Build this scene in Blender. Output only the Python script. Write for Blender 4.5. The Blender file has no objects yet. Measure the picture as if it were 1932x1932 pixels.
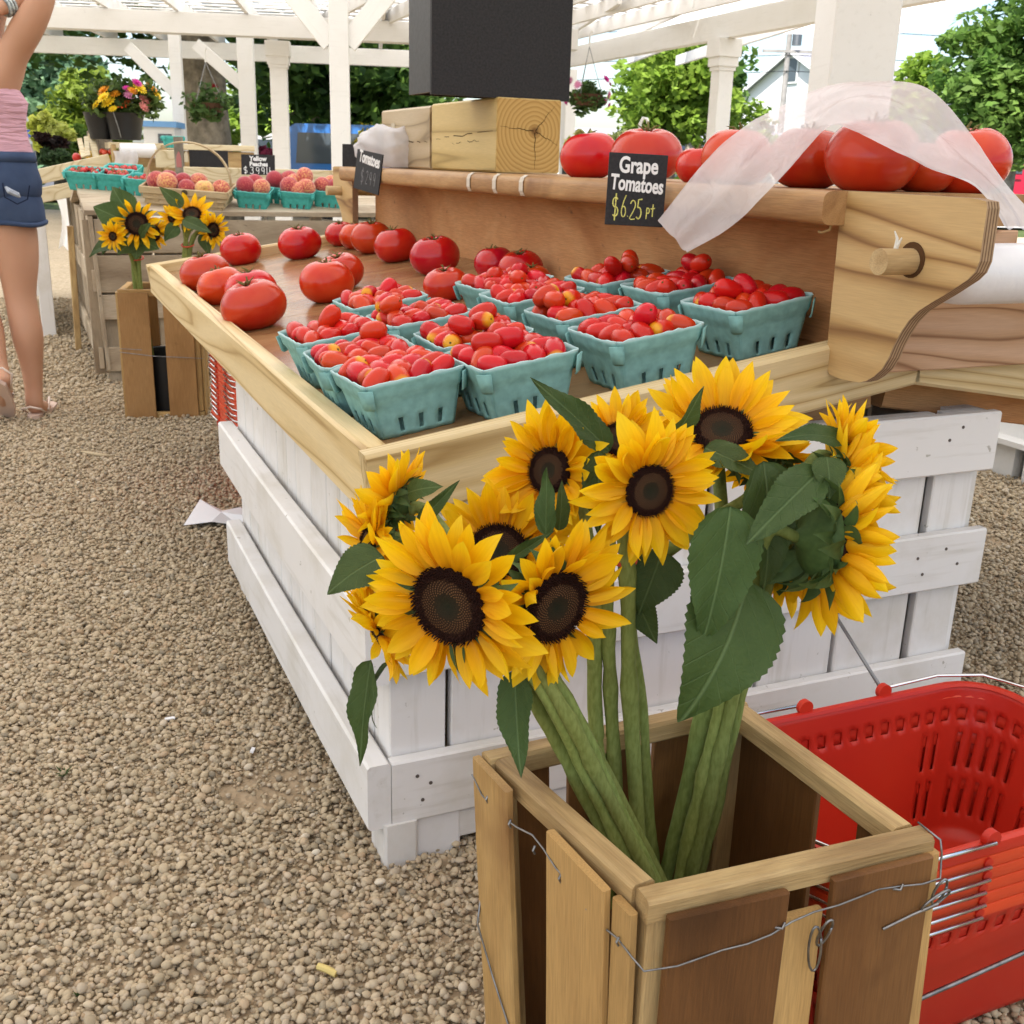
import bpy, math, random
import numpy as np
from mathutils import Vector as V, Matrix, Euler, noise as mnoise
rad = math.radians
random.seed(7)
sc = bpy.context.scene
col = sc.collection

# ------------------------------------------------------------------ camera
CAM_H = 0.97
PITCH, ROLL, YAW = rad(17.774), rad(-1.640), rad(-24.02)
_f = np.array([0, math.cos(PITCH), -math.sin(PITCH)])
_d = np.array([0, -math.sin(PITCH), -math.cos(PITCH)])
_x = np.array([1.0, 0, 0])
_c, _s = math.cos(ROLL), math.sin(ROLL)
CR, CD, CF = _c * _x + _s * _d, -_s * _x + _c * _d, _f
cam = bpy.data.cameras.new('camera')
cam.sensor_width = 36
cam.lens = 36 * 2645 / 2500
cam.clip_end = 1500
cam.clip_start = 0.02
camo = bpy.data.objects.new('camera', cam)
col.objects.link(camo)
mw = Matrix.Identity(4)
for i in range(3):
    mw[i][0], mw[i][1], mw[i][2] = CR[i], -CD[i], -CF[i]
mw[2][3] = CAM_H
camo.matrix_world = mw
cam.dof.use_dof = True
cam.dof.focus_distance = 1.15
cam.dof.aperture_fstop = 26
sc.camera = camo

# ------------------------------------------------------------------ world, sun, exposure
SUN_EL, SUN_AZ = rad(58), rad(205)      # azimuth of the sun, clockwise from +Y
w = bpy.data.worlds.new('World'); sc.world = w; w.use_nodes = True
nt = w.node_tree
sky = nt.nodes.new('ShaderNodeTexSky'); sky.sky_type = 'NISHITA'; sky.sun_disc = False
sky.sun_elevation = SUN_EL; sky.sun_rotation = SUN_AZ
sky.air_density = 1.0; sky.dust_density = 1.8; sky.ozone_density = 1.0
bg = nt.nodes['Background']; bg.inputs['Strength'].default_value = 0.15
nt.links.new(sky.outputs[0], bg.inputs['Color'])
sun = bpy.data.lights.new('sun', 'SUN'); sun.energy = 5.0; sun.angle = rad(0.5); sun.color = (1, .95, .87)
suno = bpy.data.objects.new('sun', sun); col.objects.link(suno)
sdir = V((math.sin(SUN_AZ) * math.cos(SUN_EL), math.cos(SUN_AZ) * math.cos(SUN_EL), math.sin(SUN_EL)))
suno.rotation_euler = sdir.to_track_quat('Z', 'Y').to_euler()
suno.location = (0, 0, 20)
vs = sc.view_settings
vs.view_transform = 'Standard'; vs.look = 'None'; vs.gamma = 1; vs.use_curve_mapping = False
vs.exposure = 1.0
sc.render.engine = 'CYCLES'
sc.cycles.use_denoising = True
sc.cycles.max_bounces = 8
sc.cycles.transparent_max_bounces = 16
sc.cycles.caustics_reflective = False
sc.cycles.caustics_refractive = False

# ------------------------------------------------------------------ geometry of the place
FPX = 2645.0 / 2500 * 1932
EYE = np.array([0, 0, CAM_H])
EV = np.array([math.cos(YAW), -math.sin(YAW), 0.0])     # across the stand
LV = np.array([math.sin(YAW), math.cos(YAW), 0.0])      # along the stand
def ray(x, y): return CR * ((x - 966) / FPX) + CD * ((y - 966) / FPX) + CF
def at_z(x, y, z=0.0):
    d = ray(x, y); return V(EYE + d * ((z - CAM_H) / d[2]))
def at_y(x, y, Y):
    d = ray(x, y); return V(EYE + d * (Y / d[1]))
def at_plane(x, y, n, k):
    d = ray(x, y); n = np.array(n, float); return V(EYE + d * ((k - n @ EYE) / (n @ d)))
ORG = np.array(at_z(718, 1645, 0))
def S(u, v, z): return V(ORG + EV * u + LV * v + np.array([0, 0, z]))
def toS(p):
    q = np.array(p) - ORG; return V((q @ EV, q @ LV, q[2]))
STAND_RZ = -YAW
EVv, LVv = V(EV), V(LV)

# ------------------------------------------------------------------ objects
def setp(o, label=None, cat=None, group=None, kind=None):
    if label: o['label'] = label
    if cat: o['category'] = cat
    if group: o['group'] = group
    if kind: o['kind'] = kind
    return o
def empty(name, loc, rz=0, label=None, cat=None, group=None):
    o = bpy.data.objects.new(name, None); col.objects.link(o)
    o.empty_display_size = .05
    o.location = loc; o.rotation_euler = (0, 0, rz)
    return setp(o, label, cat, group)
def obj(name, me, parent=None, mx=None):
    o = bpy.data.objects.new(name, me); col.objects.link(o)
    if parent is not None: o.parent = parent
    if mx is not None: o.matrix_basis = mx
    return o
def trs(loc=(0, 0, 0), rot=(0, 0, 0), s=(1, 1, 1)):
    if not hasattr(s, '__len__'): s = (s, s, s)
    return Matrix.LocRotScale(V(loc), Euler(rot), V(s))
def frame(loc, x, z):
    """matrix with local X along x and local Z near z"""
    x = V(x).normalized(); z = V(z); y = z.cross(x).normalized(); z = x.cross(y)
    m = Matrix.Identity(4)
    for i in range(3): m[i][0], m[i][1], m[i][2], m[i][3] = x[i], y[i], z[i], loc[i]
    return m
def copy_tree(o, parent=None):
    c = o.copy(); col.objects.link(c)
    if parent is not None: c.parent = parent
    for ch in o.children: copy_tree(ch, c)
    return c

class MB:
    def __init__(s): s.v = []; s.f = []; s.m = []; s.mi = 0
    def add(s, vs_, fs_, M=None):
        n = len(s.v)
        s.v += [tuple(M @ V(p)) for p in vs_] if M is not None else [tuple(p) for p in vs_]
        s.f += [tuple(i + n for i in f) for f in fs_]
        s.m += [s.mi] * len(fs_)
        return s
    def box(s, x0, x1, y0, y1, z0, z1, M=None):
        return s.add([(x0, y0, z0), (x1, y0, z0), (x1, y1, z0), (x0, y1, z0), (x0, y0, z1), (x1, y0, z1), (x1, y1, z1), (x0, y1, z1)],
                     [(3, 2, 1, 0), (4, 5, 6, 7), (0, 1, 5, 4), (1, 2, 6, 5), (2, 3, 7, 6), (3, 0, 4, 7)], M)
    def prism(s, poly, y0, y1, M=None):
        """polygon in XZ extruded along Y"""
        n = len(poly)
        vs_ = [(p[0], y0, p[1]) for p in poly] + [(p[0], y1, p[1]) for p in poly]
        fs_ = [tuple(range(n)), tuple(range(2 * n - 1, n - 1, -1))] + [(i, i + n, (i + 1) % n + n, (i + 1) % n) for i in range(n)]
        return s.add(vs_, fs_, M)
    def bar(s, L, w_, t, c=.003, nx=1, warp=0, M=None):
        """board: X 0..L, width along Z, thickness along Y, chamfered edges"""
        a, b = t / 2, w_ / 2
        pr = [(-a + c, -b), (a - c, -b), (a, -b + c), (a, b - c), (a - c, b), (-a + c, b), (-a, b - c), (-a, -b + c)]
        vs_ = []
        for i in range(nx + 1):
            x = L * i / nx; d = warp * math.sin(math.pi * i / nx)
            vs_ += [(x, p[0] + d, p[1]) for p in pr]
        fs_ = [tuple(range(7, -1, -1)), tuple(range(8 * nx, 8 * nx + 8))]
        for i in range(nx):
            for k in range(8):
                j = (k + 1) % 8
                fs_.append((i * 8 + k, i * 8 + j, (i + 1) * 8 + j, (i + 1) * 8 + k))
        return s.add(vs_, fs_, M)
    def tube(s, pts, r, n=8, cap=True, M=None):
        pts = [V(p) for p in pts]; m = len(pts)
        rr = r if hasattr(r, '__len__') else [r] * m
        t = [(pts[min(i + 1, m - 1)] - pts[max(i - 1, 0)]).normalized() for i in range(m)]
        a = t[0].orthogonal().normalized()
        vs_ = []
        for i in range(m):
            a = (a - t[i] * a.dot(t[i])).normalized(); b = t[i].cross(a)
            vs_ += [pts[i] + (a * math.cos(2 * math.pi * k / n) + b * math.sin(2 * math.pi * k / n)) * rr[i] for k in range(n)]
        fs_ = [(i * n + k, i * n + (k + 1) % n, (i + 1) * n + (k + 1) % n, (i + 1) * n + k) for i in range(m - 1) for k in range(n)]
        if cap: fs_ += [tuple(range(n - 1, -1, -1)), tuple(range((m - 1) * n, m * n))]
        return s.add(vs_, fs_, M)
    def lathe(s, prof, n=16, M=None):
        m = len(prof)
        vs_ = [(r * math.cos(2 * math.pi * k / n), r * math.sin(2 * math.pi * k / n), z) for r, z in prof for k in range(n)]
        fs_ = [(i * n + k, i * n + (k + 1) % n, (i + 1) * n + (k + 1) % n, (i + 1) * n + k) for i in range(m - 1) for k in range(n)]
        if prof[0][0] > 1e-6: fs_.append(tuple(range(n - 1, -1, -1)))
        if prof[-1][0] > 1e-6: fs_.append(tuple(range((m - 1) * n, m * n)))
        return s.add(vs_, fs_, M)
    def grid(s, fn, nu, nv, M=None, skip=None):
        vs_ = [fn(i / nu, j / nv) for j in range(nv + 1) for i in range(nu + 1)]
        fs_ = [(j * (nu + 1) + i, j * (nu + 1) + i + 1, (j + 1) * (nu + 1) + i + 1, (j + 1) * (nu + 1) + i)
               for j in range(nv) for i in range(nu) if not (skip and skip(i, j))]
        return s.add(vs_, fs_, M)
    def mesh(s, name, mats, smooth=False, angle=None):
        me = bpy.data.meshes.new(name)
        me.from_pydata(s.v, [], s.f)
        for m_ in (mats if isinstance(mats, (list, tuple)) else [mats]): me.materials.append(m_)
        if any(s.m): me.polygons.foreach_set('material_index', s.m)
        if smooth: me.polygons.foreach_set('use_smooth', [True] * len(me.polygons))
        me.update()
        if smooth and angle is not None: me.set_sharp_from_angle(angle=rad(angle))
        return me
    def obj(s, name, mats, parent=None, mx=None, smooth=False, angle=None):
        return obj(name, s.mesh(name, mats, smooth, angle), parent, mx)

_bars = {}
def board(name, parent, a, b, w_, t, up, mat, c=.003, warp=0, shape=None):
    """a board from a to b (centre line); w_ along up, t across"""
    a, b = V(a), V(b); L = (b - a).length
    k = (round(L, 3), round(w_, 4), round(t, 4), mat.name, c, warp)
    if k not in _bars:
        _bars[k] = MB().bar(L, w_, t, c, 4 if warp else 1, warp).mesh(name, mat)
    return obj(name, _bars[k], parent, frame(a, b - a, up))

# ------------------------------------------------------------------ materials
def lin(h):
    c = [int(h[i:i + 2], 16) / 255 for i in (0, 2, 4)]
    return tuple(x / 12.92 if x <= .04045 else ((x + .055) / 1.055) ** 2.4 for x in c)
class NT:
    def __init__(s, name):
        s.mat = bpy.data.materials.new(name); s.mat.use_nodes = True
        s.t = s.mat.node_tree; s.p = s.t.nodes['Principled BSDF']; s.out = s.t.nodes['Material Output']
    def n(s, ty, **kw):
        nd = s.t.nodes.new('ShaderNode' + ty)
        for k, v in kw.items():
            if k in nd.inputs: nd.inputs[k].default_value = v
            else: setattr(nd, k, v)
        return nd
    def l(s, a, b): s.t.links.new(a, b)
    def coord(s, scale=(1, 1, 1), rnd=True, kind='Object'):
        tc = s.n('TexCoord'); mp = s.n('Mapping'); mp.inputs['Scale'].default_value = scale
        s.l(tc.outputs[kind], mp.inputs['Vector'])
        if rnd:
            oi = s.n('ObjectInfo'); mu = s.n('VectorMath', operation='SCALE'); mu.inputs[0].default_value = (37, 91, 53)
            s.l(oi.outputs['Random'], mu.inputs['Scale']); s.l(mu.outputs[0], mp.inputs['Location'])
        return mp.outputs[0]
    def noise(s, vec, scale, detail=3, rough=.5, dist=0):
        nd = s.n('TexNoise', Scale=scale, Detail=detail, Roughness=rough, Distortion=dist); s.l(vec, nd.inputs['Vector']); return nd.outputs['Fac']
    def ramp(s, fac, stops, interp='LINEAR'):
        nd = s.n('ValToRGB'); cr = nd.color_ramp; cr.interpolation = interp
        while len(cr.elements) < len(stops): cr.elements.new(.5)
        for e, (p, c_) in zip(cr.elements, stops):
            e.position = p; e.color = (*c_, 1) if len(c_) == 3 else c_
        s.l(fac, nd.inputs['Fac']); return nd.outputs['Color']
    def mix(s, fac, a, b, blend='MIX'):
        nd = s.n('Mix', data_type='RGBA', blend_type=blend)
        for sock, v in ((nd.inputs[0], fac), (nd.inputs[6], a), (nd.inputs[7], b)):
            if hasattr(v, 'node'): s.l(v, sock)
            else: sock.default_value = v if not hasattr(v, '__len__') else ((*v, 1) if len(v) == 3 else v)
        return nd.outputs[2]
    def math(s, op, a, b=0.0):
        nd = s.n('Math', operation=op)
        for sock, v in ((nd.inputs[0], a), (nd.inputs[1], b)):
            if hasattr(v, 'node'): s.l(v, sock)
            else: sock.default_value = v
        return nd.outputs[0]
    def base(s, c_):
        if hasattr(c_, 'node'): s.l(c_, s.p.inputs['Base Color'])
        else: s.p.inputs['Base Color'].default_value = (*c_, 1)
    def bump(s, h, strength=.3, dist=.002):
        b = s.n('Bump', Strength=strength, Distance=dist); s.l(h, b.inputs['Height']); s.l(b.outputs[0], s.p.inputs['Normal'])
    def set(s, rough=.6, spec=.4, metal=0, coat=0, trans=0):
        s.p.inputs['Roughness'].default_value = rough; s.p.inputs['Specular IOR Level'].default_value = spec
        s.p.inputs['Metallic'].default_value = metal; s.p.inputs['Coat Weight'].default_value = coat
        s.p.inputs['Transmission Weight'].default_value = trans
    def translucent(s, c_, fac=.35):
        tr = s.n('BsdfTranslucent')
        if hasattr(c_, 'node'): s.l(c_, tr.inputs['Color'])
        else: tr.inputs['Color'].default_value = (*c_, 1)
        mx = s.n('MixShader', Fac=fac); s.l(s.p.outputs[0], mx.inputs[1]); s.l(tr.outputs[0], mx.inputs[2]); s.l(mx.outputs[0], s.out.inputs['Surface'])
def rnd_col(m, c_, amt=.15, hue=.0):
    """the colour varied a little from object to object"""
    oi = m.n('ObjectInfo'); hs = m.n('HueSaturation')
    v = m.n('MapRange'); v.inputs['To Min'].default_value = 1 - amt; v.inputs['To Max'].default_value = 1 + amt
    m.l(oi.outputs['Random'], v.inputs['Value']); m.l(v.outputs[0], hs.inputs['Value'])
    if hue:
        h = m.n('MapRange'); h.inputs['To Min'].default_value = .5 - hue; h.inputs['To Max'].default_value = .5 + hue
        sc_ = m.math('FRACT', m.math('MULTIPLY', oi.outputs['Random'], 7.31)); m.l(sc_, h.inputs['Value']); m.l(h.outputs[0], hs.inputs['Hue'])
    if hasattr(c_, 'node'): m.l(c_, hs.inputs['Color'])
    else: hs.inputs['Color'].default_value = (*c_, 1)
    return hs.outputs[0]
def plain(name, c_, rough=.6, spec=.4, metal=0, nz=None, bump=None, coat=0, var=0):
    m = NT(name); m.set(rough, spec, metal, coat); out = c_
    if nz or bump: vec = m.coord()
    if nz:
        f = m.noise(vec, nz[0], 4); out = m.ramp(f, [(.3, tuple(x * (1 - nz[1]) for x in c_)), (.7, tuple(min(1, x * (1 + nz[1])) for x in c_))])
    if var: out = rnd_col(m, out, var)
    m.base(out)
    if bump: m.bump(m.noise(vec, bump[0], 4), bump[1], bump[2] if len(bump) > 2 else .002)
    return m.mat
def wood(name, dark, mid, light, scale=7, stretch=14, rough=.55, contrast=(.3, .52, .75), knots=0, bump=.25, dist=1.2, stain=None, var=.1, along=.55):
    m = NT(name); m.set(rough, .3)
    vec = m.coord((along, stretch / 10, stretch / 10))
    f = m.noise(vec, scale, 5, .55, dist)
    vec2 = m.coord((1.2, 26, 26))
    g = m.noise(vec2, 22, 3)
    c_ = m.ramp(f, [(contrast[0], dark), (contrast[1], mid), (contrast[2], light)])
    c_ = m.mix(.35, c_, m.ramp(g, [(.3, (.35, .35, .35)), (.65, (1, 1, 1))]), 'MULTIPLY')
    if stain:
        h = m.noise(m.coord((1, 1.4, 1.4)), stain[1], 4, .6)
        c_ = m.mix(m.ramp(h, [(stain[2], (0, 0, 0)), (stain[3], (1, 1, 1))]), c_, stain[0])
    if knots:
        vo = m.n('TexVoronoi', Scale=knots); m.l(m.coord((.6, 1, 1)), vo.inputs['Vector'])
        c_ = m.mix(m.ramp(vo.outputs['Distance'], [(.05, (1, 1, 1)), (.13, (0, 0, 0))]), c_, tuple(x * .35 for x in dark))
    m.base(rnd_col(m, c_, var)); m.bump(g, bump, .0015)
    return m.mat
def rings(name, dark, mid, light, scale=9, freq=5.0, rough=.5, var=.08, along=.35, dist=.6, sharp=(.25, .5, .8), axis=0):
    """plain-sawn softwood: contour bands of a slow field give cathedral grain"""
    m = NT(name); m.set(rough, .35)
    vec = m.coord(tuple(along if i == axis else 1 for i in range(3)))
    f = m.noise(vec, scale, 2, .4, dist)
    k = m.math('FRACT', m.math('MULTIPLY', f, freq * 2.2))
    c_ = m.ramp(k, [(0, mid), (sharp[0], light), (sharp[1], light), (sharp[2], mid), (.93, dark), (1, mid)])
    g = m.noise(m.coord(tuple(1.2 if i == axis else 30 for i in range(3))), 20, 3)
    c_ = m.mix(.22, c_, m.ramp(g, [(.3, (.5, .5, .5)), (.65, (1, 1, 1))]), 'MULTIPLY')
    m.base(rnd_col(m, c_, var)); m.bump(g, .15, .001)
    return m.mat
def paint(name, c_, dirt, amt=.5, rough=.55, scale=6, bump=.15):
    m = NT(name); m.set(rough, .35)
    vec = m.coord()
    f = m.noise(vec, scale, 5, .65)
    o = m.mix(m.ramp(f, [(.48, (0, 0, 0)), (.8, (amt, amt, amt))]), c_, dirt)
    st = m.noise(m.coord((.7, 9, 9)), 5, 4, .6)
    o = m.mix(m.ramp(st, [(.55, (0, 0, 0)), (.80, (amt * .7,) * 3)]), o, tuple(x * .8 for x in dirt))
    ch = m.noise(vec, 48, 3, .6)
    o = m.mix(m.ramp(ch, [(.70, (0, 0, 0)), (.735, (amt,) * 3)]), o, tuple(x * .55 for x in dirt))
    m.base(rnd_col(m, o, .045)); m.bump(m.noise(m.coord((1, 9, 9)), 25, 3), bump, .001)
    return m.mat
WHITE = paint('white_paint', (.735, .715, .70), (.46, .41, .31), .62, scale=4.5)
WHITE2 = paint('white_post_paint', (.80, .79, .77), (.66, .64, .6), .35, .5, 3)
PINE = rings('fresh_pine', (.40, .26, .10), (.60, .44, .21), (.69, .54, .30), 11, 4.2, along=.045, dist=.25)
PLY = rings('fir_plywood', (.24, .115, .04), (.46, .28, .11), (.58, .39, .18), 8, 2.6, var=.03, along=.13, dist=.22, sharp=(.14, .55, .80), axis=1)
def ply_edge():
    m = NT('plywood_edge'); m.set(.75, .15)
    tc = m.n('TexCoord'); sp = m.n('SeparateXYZ'); m.l(tc.outputs['Object'], sp.inputs[0])
    k = m.math('FRACT', m.math('MULTIPLY', sp.outputs['X'], 210))
    c_ = m.ramp(k, [(0, (.16, .09, .05)), (.25, (.19, .11, .06)), (.35, (.40, .27, .16)), (.8, (.44, .30, .18)), (1, (.2, .12, .07))])
    m.base(m.mix(.4, c_, m.ramp(m.noise(m.coord((1, 1, 1)), 70, 3), [(.3, (.5, .5, .5)), (.7, (1, 1, 1))]), 'MULTIPLY')); return m.mat
PLYEDGE = ply_edge()
ROUGHWOOD = wood('rough_red_board', (.44, .19, .07), (.58, .29, .12), (.66, .375, .18), 5, 10, .75, bump=.6, stain=((.16, .09, .05), 22, .66, .74), var=0)
NOSE = wood('shelf_nosing_wood', (.30, .15, .06), (.46, .26, .11), (.58, .36, .17), 4, 16, .5, dist=2.2, var=.03)
TRAY = wood('varnished_tray_board', (.22, .115, .05), (.34, .19, .085), (.45, .27, .13), 5, 12, .23, bump=.06, var=.03)
CRATEW = wood('crate_slat_pale', (.33, .18, .062), (.47, .285, .105), (.57, .37, .15), 3.2, 13, .6, stain=((.24, .12, .042), 4, .54, .76), var=.16, knots=1.6)
CRATED = wood('crate_slat_brown', (.10, .04, .012), (.195, .085, .027), (.31, .155, .055), 3.4, 9, .5, stain=((.08, .03, .01), 5, .56, .76), var=.12, knots=2.5)
CRATEF = wood('crate_frame', (.28, .17, .07), (.46, .31, .14), (.58, .42, .2), 8, 22, .6, var=.08, bump=.5)
WEATH = wood('weathered_board', (.30, .225, .15), (.47, .38, .27), (.60, .51, .39), 4, 10, .8, stain=((.10, .07, .045), 14, .67, .74), var=.14, bump=.5)
TIMBER = rings('treated_timber', (.36, .25, .08), (.54, .39, .15), (.61, .46, .20), 6.5, 3, var=.05, along=.07, dist=.2)
CHALK = plain('chalkboard_black', (.020, .019, .021), .62, .3, nz=(180, .35), bump=(300, .12, .0006))
BLACKP = plain('black_plastic', (.012, .012, .013), .4, .45)
CHROME = plain('chrome_wire', (.72, .73, .75), .18, .5, 1)
GALV = plain('galvanised_wire', (.26, .26, .265), .42, .5, 1, nz=(80, .3))
def red_plastic():
    m = NT('red_plastic'); m.set(.40, .4)
    c_ = m.ramp(m.noise(m.coord(), 5, 3), [(.3, (.60, .028, .016)), (.7, (.69, .050, .022))])
    m.base(c_); m.translucent((.8, .03, .015), .22); return m.mat
REDP = red_plastic()
ORANGEP = plain('orange_red_rim_plastic', (.64, .060, .016), .38, .4, nz=(7, .15))
CHALKW = plain('white_lettering', (.80, .80, .80), .8, .1)
CHALKY = plain('yellow_chalk', (.62, .60, .18), .9, .1, nz=(300, .3))
CHALKD = plain('faint_chalk', (.24, .24, .25), .9, .1, nz=(300, .4))
# ------------------------------------------------------------------ ground and gravel
def np_mesh(name, verts, faces, mats, smooth=False):
    me = bpy.data.meshes.new(name); n, k = faces.shape
    me.vertices.add(len(verts)); me.vertices.foreach_set('co', verts.astype(np.float32).ravel())
    me.loops.add(n * k); me.loops.foreach_set('vertex_index', faces.astype(np.int32).ravel())
    me.polygons.add(n); me.polygons.foreach_set('loop_start', np.arange(0, n * k, k, dtype=np.int32))
    if smooth: me.polygons.foreach_set('use_smooth', np.ones(n, dtype=bool))
    for m_ in (mats if isinstance(mats, (list, tuple)) else [mats]): me.materials.append(m_)
    me.update(calc_edges=True); me.validate(); return me
def gravel_ground():
    m = NT('gravel_bed'); m.set(.9, .2)
    vec = m.coord((1, 1, 1), False)
    vo = m.n('TexVoronoi', Scale=62.0); m.l(vec, vo.inputs['Vector'])
    big = m.noise(vec, 1.1, 5, .6)
    stone = m.ramp(vo.outputs['Color'], [(0, (.38, .30, .20)), (.5, (.52, .42, .29)), (1, (.64, .53, .38))])
    soil = m.ramp(m.noise(vec, 30, 4), [(.3, (.31, .23, .145)), (.7, (.42, .315, .205))])
    sep = m.n('SeparateXYZ'); m.l(vec, sep.inputs[0])
    far = m.n('MapRange'); far.inputs['From Min'].default_value = 3.0; far.inputs['From Max'].default_value = 6.0
    m.l(sep.outputs['Y'], far.inputs['Value'])
    c_ = m.mix(far.outputs[0], soil, stone)
    m.base(m.mix(m.ramp(big, [(.35, (0, 0, 0)), (.7, (.3, .3, .3))]), c_, (.3, .24, .17)))
    m.bump(vo.outputs['Distance'], .8, .01); return m.mat
def stone_mat():
    m = NT('pea_gravel'); m.set(.75, .25)
    oi = m.n('ObjectInfo')
    c_ = m.ramp(oi.outputs['Random'], [(0, (.29, .245, .18)), (.10, (.40, .325, .22)), (.32, (.50, .40, .265)), (.55, (.55, .44, .295)), (.72, (.48, .395, .29)), (.86, (.60, .49, .34)), (.96, (.47, .335, .21)), (1, (.70, .62, .49))])
    n_ = m.noise(m.coord((1, 1, 1)), 90, 3)
    m.base(m.mix(.5, c_, m.ramp(n_, [(.3, (.55, .53, .5)), (.7, (1, 1, 1))]), 'MULTIPLY')); return m.mat
def sheet(name, x0, x1, y0, y1, z, mat, n=1, kind='structure'):
    b = MB().grid(lambda i, j: (x0 + (x1 - x0) * i, y0 + (y1 - y0) * j, z), n, n)
    return setp(b.obj(name, mat), kind=kind)
sheet('ground', -400, 400, -40, 700, 0.0, plain('far_turf', (.075, .10, .035), .9, .1, nz=(.6, .3)))
sheet('gravel_yard', -14, 12, -6, 19.5, 0.004, gravel_ground())
sheet('road', -120, 120, 24, 41, 0.004, plain('asphalt', (.10, .10, .105), .85, .2, nz=(3, .2)))
sheet('pavement', -120, 120, 22.2, 23.9, 0.05, plain('pale_concrete', (.42, .41, .38), .85, .2, nz=(4, .15)))

def gravel():
    stones = []
    pm = stone_mat()
    import bmesh
    for k in range(9):
        bm = bmesh.new(); bmesh.ops.create_icosphere(bm, subdivisions=2, radius=.5)
        ax = (random.uniform(.8, 1.2), random.uniform(.62, .95), random.uniform(.42, .68))
        off = V((k * 7.1, k * 3.3, 1))
        for v_ in bm.verts:
            d = 1 + .22 * mnoise.noise(v_.co * 2.1 + off)
            v_.co = V((v_.co.x * ax[0] * d, v_.co.y * ax[1] * d, v_.co.z * ax[2] * d))
        me = bpy.data.meshes.new('pebble'); bm.to_mesh(me); bm.free()
        me.polygons.foreach_set('use_smooth', [True] * len(me.polygons)); me.materials.append(pm)
        stones.append(bpy.data.objects.new('pebble', me))
    sc_ = bpy.data.collections.new('pebbles')
    for s_ in stones: sc_.objects.link(s_)
    rng = np.random.default_rng(3)
    P_, S_ = [], []
    for (y0, y1, dens, size) in ((.55, 1.7, 33000, .0092), (1.7, 2.8, 26000, .0095), (2.8, 4.4, 16000, .0106), (4.4, 7.5, 6500, .0145)):
        hw = .52 * y1 + .6
        n = int(dens * (y1 - y0) * 2 * hw)
        p = np.column_stack([rng.uniform(-hw, hw, n), rng.uniform(y0, y1, n), np.zeros(n)])
        keep = np.abs(p[:, 0]) < .47 * p[:, 1] + .35
        q = p - ORG; u = q @ EV; v_ = q @ LV
        keep &= ~((u > .12) & (u < .95) & (v_ > .14) & (v_ < 1.1))
        p = p[keep]
        bare = np.array([mnoise.noise(V((a * 2.3, b * 2.3, 5))) + .45 * mnoise.noise(V((a * 7, b * 7, 2))) for a, b in p[:, :2]])
        pr = np.where(bare > .66, .22, 1.0)
        p = p[rng.uniform(0, 1, len(p)) < pr]
        s_ = size * np.clip(rng.lognormal(-.04, .30, len(p)), .45, 1.9)
        p[:, 2] = .004 + rng.uniform(-.1, .75, len(p)) * s_
        P_.append(p); S_.append(s_)
    P_ = np.concatenate(P_); S_ = np.concatenate(S_)
    me = bpy.data.meshes.new('gravel')
    me.vertices.add(len(P_)); me.vertices.foreach_set('co', P_.astype(np.float32).ravel())
    at = me.attributes.new('size', 'FLOAT', 'POINT'); at.data.foreach_set('value', S_.astype(np.float32))
    rt = me.attributes.new('turn', 'FLOAT_VECTOR', 'POINT')
    rr = np.column_stack([rng.normal(0, .4, len(P_)), rng.normal(0, .4, len(P_)), rng.uniform(0, 6.28, len(P_))])
    rt.data.foreach_set('vector', rr.astype(np.float32).ravel())
    me.materials.append(pm)
    o = setp(obj('gravel', me), kind='stuff')
    g = bpy.data.node_groups.new('scatter', 'GeometryNodeTree')
    g.interface.new_socket('Geometry', in_out='INPUT', socket_type='NodeSocketGeometry')
    g.interface.new_socket('Geometry', in_out='OUTPUT', socket_type='NodeSocketGeometry')
    N = g.nodes.new
    gi, go = N('NodeGroupInput'), N('NodeGroupOutput')
    ci = N('GeometryNodeCollectionInfo'); ci.inputs['Collection'].default_value = sc_; ci.inputs['Separate Children'].default_value = True; ci.inputs['Reset Children'].default_value = True
    m2p = N('GeometryNodeMeshToPoints')
    ip = N('GeometryNodeInstanceOnPoints'); ip.inputs['Pick Instance'].default_value = True
    a1 = N('GeometryNodeInputNamedAttribute'); a1.data_type = 'FLOAT'; a1.inputs['Name'].default_value = 'size'
    a2 = N('GeometryNodeInputNamedAttribute'); a2.data_type = 'FLOAT_VECTOR'; a2.inputs['Name'].default_value = 'turn'
    rv = N('FunctionNodeRandomValue'); rv.data_type = 'INT'; rv.inputs['Min'].default_value = 0
    for s_ in rv.inputs:
        if s_.name == 'Max' and s_.type == 'INT': s_.default_value = 8
        if s_.name == 'Min' and s_.type == 'INT': s_.default_value = 0
    L = g.links.new
    L(gi.outputs[0], m2p.inputs['Mesh']); L(m2p.outputs[0], ip.inputs['Points']); L(ci.outputs[0], ip.inputs['Instance'])
    L([s_ for s_ in rv.outputs if s_.type == 'INT'][0], ip.inputs['Instance Index'])
    L([s_ for s_ in a1.outputs if s_.enabled and s_.name == 'Attribute'][0], ip.inputs['Scale'])
    L([s_ for s_ in a2.outputs if s_.enabled and s_.name == 'Attribute'][0], ip.inputs['Rotation'])
    L(ip.outputs[0], go.inputs[0])
    md = o.modifiers.new('scatter', 'NODES'); md.node_group = g
    print('pebbles', len(P_))
gravel()

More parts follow.
